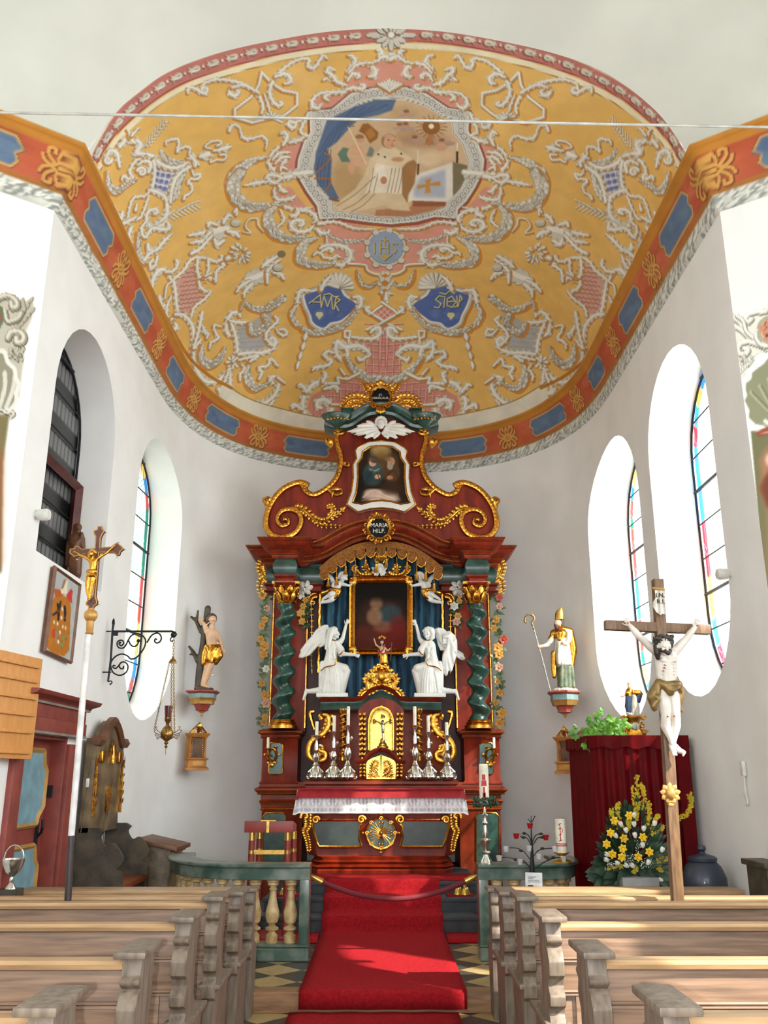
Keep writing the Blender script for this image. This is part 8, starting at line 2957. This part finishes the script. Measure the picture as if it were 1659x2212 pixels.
for i in range(160):
 x,y=random.Random(i).choice([(250,1570),(830,1560),(760,1240),(560,1450)])
 gy.sphere(f.p(x+rg.gauss(0,60),y+rg.gauss(0,45),120),7*k,4)
gy.build('white_filler','tulip_white',t)['kind']='stuff'
c=P(1525,1935,7.6)
r=.17
t=thing('blue_jar','big dark blue lidded jar on a stool at the right wall','jar',(c.x,7.6,ZL))
z0=c.z-.1
MB().lathe([(.11,z0),(.15,z0+.06),(.175,z0+.17),(.172,z0+.24),(.14,z0+.32),(.10,z0+.36),(.09,z0+.37)],(c.x,7.6,0),32).build('body','pot_blue',t)
MB().lathe([(.112,z0+.36),(.115,z0+.385),(.09,z0+.40),(.03,z0+.415),(.02,z0+.43),(.036,z0+.45),(.03,z0+.475),(.001,z0+.48)],(c.x,7.6,0),28).build('lid','pot_blue',t)
MB().box((c.x,7.6,(z0+ZL)/2),(.3,.3,z0-ZL)).build('stool','dark_oak',t)
t=thing('dark_chest','dark wooden chest with overhanging top at the right picture edge','chest',(2.75,6.75,ZL))
MB().box((2.755,6.75,.58),(.14,.36,.9)).build('body','dark_oak',t,bevel=.005)
MB().box((2.745,6.75,1.045),(.17,.42,.04)).build('top','dark_oak',t,bevel=.006)
xh=XC+HWD-.02
c=PX(1605,1660,xh)
t=thing('wall_hook','white switch box with a looped white cable on the right wall','switch',c)
MB().box(c,(.03,.05,.11)).build('switch','lamp_white',t,bevel=.006)
MB().tube([PX(x,y,xh)for x,y in smooth([(1607,1672),(1610,1705),(1615,1735),(1611,1738),(1606,1725),(1605,1715)],5)],.006,6).build('cable','lamp_white',t)
YV=8.05
f=Fig('V',YV)
c=f.p(765,1190)
t=thing('votive_candle_tree','black iron candle tree with red and clear glass cups before the right marble rail','candle holder',(c.x,YV,ZL))
mb=MB()
mb.tube([Vector((c.x,YV,ZL)),f.p(765,900),f.p(760,600),f.p(748,300),f.p(748,140)],[40*f.k,38*f.k,18*f.k,7*f.k,5*f.k],8)
for l in([(750,240),(700,180)],[(755,230),(800,140)],[(750,560),(690,450),(590,425)],[(755,540),(710,410),(640,380)],[(760,520),(800,420),(870,385)],[(770,540),(830,450),(920,430)],[(745,760),(650,640),(560,590),(430,580)],[(775,700),(860,610),(1050,585)],[(735,850),(640,760),(540,740),(420,715),(330,720)],[(740,860),(660,790),(600,780)],[(790,870),(940,770),(1060,720),(1190,715)]):
 mb.tube([f.p(x,y,20)for x,y in smooth(l,5)],7*f.k,5)
for x,y in((650,382),(640,440),(880,388),(895,438),(605,622),(530,742),(1050,715),(900,590)):
 mb.sphere(f.p(x,y,20),(30*f.k,12*f.k,18*f.k),8)
mb.build('branches','iron',t)
for x,y,m_ in((728,280,'red_glass'),(540,420,'red_glass'),(945,440,'red_glass'),(400,600,'clear_glass'),(305,725,'clear_glass'),(590,775,'clear_glass'),(712,590,'clear_glass'),(845,700,'clear_glass'),(1070,600,'clear_glass'),(1190,740,'clear_glass')):
 MB().lathe([(30*f.k,-34*f.k),(36*f.k,0),(46*f.k,36*f.k),(40*f.k,36*f.k),(26*f.k,-24*f.k),(.001,-26*f.k)],f.p(x,y,30),14).build('glass_cup',m_,t)
c=f.p(770,1010,90)
t=thing('notice_card','small white printed notice card on a stick below the candle tree','sign',(c.x,c.y,ZL))
MB().box(c,(232*f.k,.006,176*f.k),Matrix.Rotation(.03,3,'Y')).build('card','paper_white',t)
mb=MB()
for j,(y,w)in enumerate(((975,110),(995,70),(1020,150),(1042,170))):
 mb.box(f.p(690+w/2,y,90)+Vector((0,-.005,0)),(w*f.k,.002,6*f.k))
mb.box(f.p(725,1095,90)+Vector((0,-.005,0)),(70*f.k,.004,22*f.k))
mb.build('print','ink',t)
MB().tube([Vector((c.x+.02,c.y+.006,ZL)),c+Vector((.02,.006,-.05))],.008,6).build('stick','brass',t)
b=f.p(1295,720)
b=Vector((1.62,8.42,.905))
t=thing('candle_saucer','gold footed saucer under the thick white candle on the right marble rail','candle holder',b)
MB().lathe([(.09,0),(.07,.02),(.03,.03),(.025,.055),(.06,.075),(.075,.085),(.05,.082)],b,20).build('saucer','gold_pale',t)
t=thing('pillar_candle','thick white pillar candle with red ornament and red bands on the right marble rail','candle',b+Vector((0,0,.083)))
h=.285
b2=b+Vector((0,0,.083))
MB().lathe([(.048,0),(.048,h-.006),(.04,h),(.001,h-.01)],b2,24).build('wax','candle_wax',t)
for z in(.055,.07):
 MB().lathe([(.049,z),(.049,z+.009),(.0485,z+.009)],b2,24).build('red_band','candle_red',t)
mb=MB()
for z0,z1,x0,x1 in((.1,.24,0,0),(.24,.25,-.012,.012),(.2,.21,-.015,.015),(.15,.16,-.012,.012),(.1,.11,-.014,.014),(.17,.2,.015,.022)):
 mb.tube([b2+Vector((x0-.012,-.046,z0)),b2+Vector((x1-.012,-.046,z1))],.004,5)
mb.build('ornament','candle_red',t)
f=Fig('E8',8.5)
b=Vector((f.p(325,1900).x,8.43,.905))
zz=lambda y:f.p(300,y).z
t=thing('candle_stand','tall slender silver stand with a green wreath carrying the Easter candle','candle holder',b)
k=(zz(1030)-b.z)/100
MB().lathe([(.055,0),(.05,3*k),(.03,10*k),(.025,14*k),(.045,18*k),(.03,20*k),(.03,28*k),(.05,37*k),(.05,40*k),(.02,43*k),(.028,52*k),(.016,66*k),(.03,70*k),(.018,75*k),(.028,84*k),(.012,88*k),(.012,99*k),(.05,102*k)],b,18).build('stand','silver',t)
c=Vector((b.x,b.y,zz(960)))
lv=MB()
for i in range(150):
 a,q_=rg.uniform(0,6.28),rg.uniform(0,6.28)
 p_=c+Vector((math.cos(a)*(.085+.03*math.cos(q_)),math.sin(a)*(.085+.03*math.cos(q_)),.03*math.sin(q_)))
 e=Vector((rg.uniform(-1,1),rg.uniform(-1,1),rg.uniform(-.6,1))).normalized()
 lv.leaf(p_,p_+e*.035,.011,(0,-1,.5),n=3)
lv.build('wreath','foliage_dark',t)
b3=Vector((b.x,b.y,zz(1000)))
t=thing('easter_candle','tall white Easter candle with red and gold ornament on the slender silver stand','candle',b3)
h=zz(260)-b3.z
MB().lathe([(.045,0),(.043,h-.008),(.036,h),(.001,h-.01)],b3,24).build('wax','candle_wax',t)
mb=MB()
for y,w,hh in((500,.03,.05),(590,.045,.03),(640,.05,.02),(770,.02,.09),(830,.03,.05),(900,.06,.02)):
 mb.box(Vector((b3.x-.005,b3.y-.04,zz(y))),(w,.012,hh))
mb.build('red_ornament','candle_red',t,bevel=.003)
#  light
wd=bpy.data.worlds.new('sky')
scene.world=wd
wd.use_nodes=True
bg=wd.node_tree.nodes['Background']
bg.inputs[0].default_value=(0.88,0.94,1.0,1)
wt=wd.node_tree
wtc=wt.nodes.new('ShaderNodeTexCoord')
wdot=wt.nodes.new('ShaderNodeVectorMath')
wdot.operation='DOT_PRODUCT'
wdot.inputs[1].default_value=(0.62,-0.5,0.6)
wmr=wt.nodes.new('ShaderNodeMapRange')
wmr.inputs['From Min'].default_value=-0.8
wmr.inputs['From Max'].default_value=0.9
wmr.inputs['To Min'].default_value=1.6
wmr.inputs['To Max'].default_value=9.5
wt.links.new(wtc.outputs['Generated'],wdot.inputs[0])
wt.links.new(wdot.outputs['Value'],wmr.inputs['Value'])
wt.links.new(wmr.outputs[0],bg.inputs[1])
sd=bpy.data.lights.new('sun','SUN')
sd.energy=11.0
sd.angle=R_(0.8)
sd.color=(1.0,0.95,0.86)
so=bpy.data.objects.new('sun',sd)
COL.objects.link(so)
so.rotation_euler=Vector((-0.60,0.50,-0.62)).to_track_quat('-Z','Y').to_euler()
fd=bpy.data.lights.new('flash','POINT')
fd.energy=300
fd.shadow_soft_size=0.015
fo=bpy.data.objects.new('flash',fd)
COL.objects.link(fo)
fo.location=(-0.12,-0.02,EYE-0.03)
def portal(c,nrm,w,h):
 d=bpy.data.lights.new('window_portal','AREA')
 d.shape='RECTANGLE'
 d.size,d.size_y=w,h
 d.cycles.is_portal=True
 o=bpy.data.objects.new('window_portal',d)
 COL.objects.link(o)
 o.location=c
 o.rotation_euler=Vector(nrm).to_track_quat('-Z','Y').to_euler()
for side,Yc,hw,z0,z1,rb,fr in WIN[1:]:
 portal(win_pt(fr,0,(z0+z1)/2,1.0),-fr[2],2*hw,z1-z0)
for side in(-1,1):
 for yc in((1.0,-3.2)if side<0 else(4.1,1.2,-3.0)):
  portal((OBE[side][0]+side*.82,yc,4.05),(-side,0,0),1.8,3.8)
for xc in(-2.4,0,2.4):
 portal((xc,-6.55,4.1),(0,1,0),1.9,5.1)
vs=scene.view_settings
vs.view_transform='Standard'
vs.look='None'
vs.gamma=1.0
vs.use_curve_mapping=False
vs.exposure=0.2
scene.cycles.use_denoising=True
scene.cycles.max_bounces=10
scene.cycles.diffuse_bounces=6
scene.cycles.transparent_max_bounces=12
scene.cycles.sample_clamp_indirect=6.0
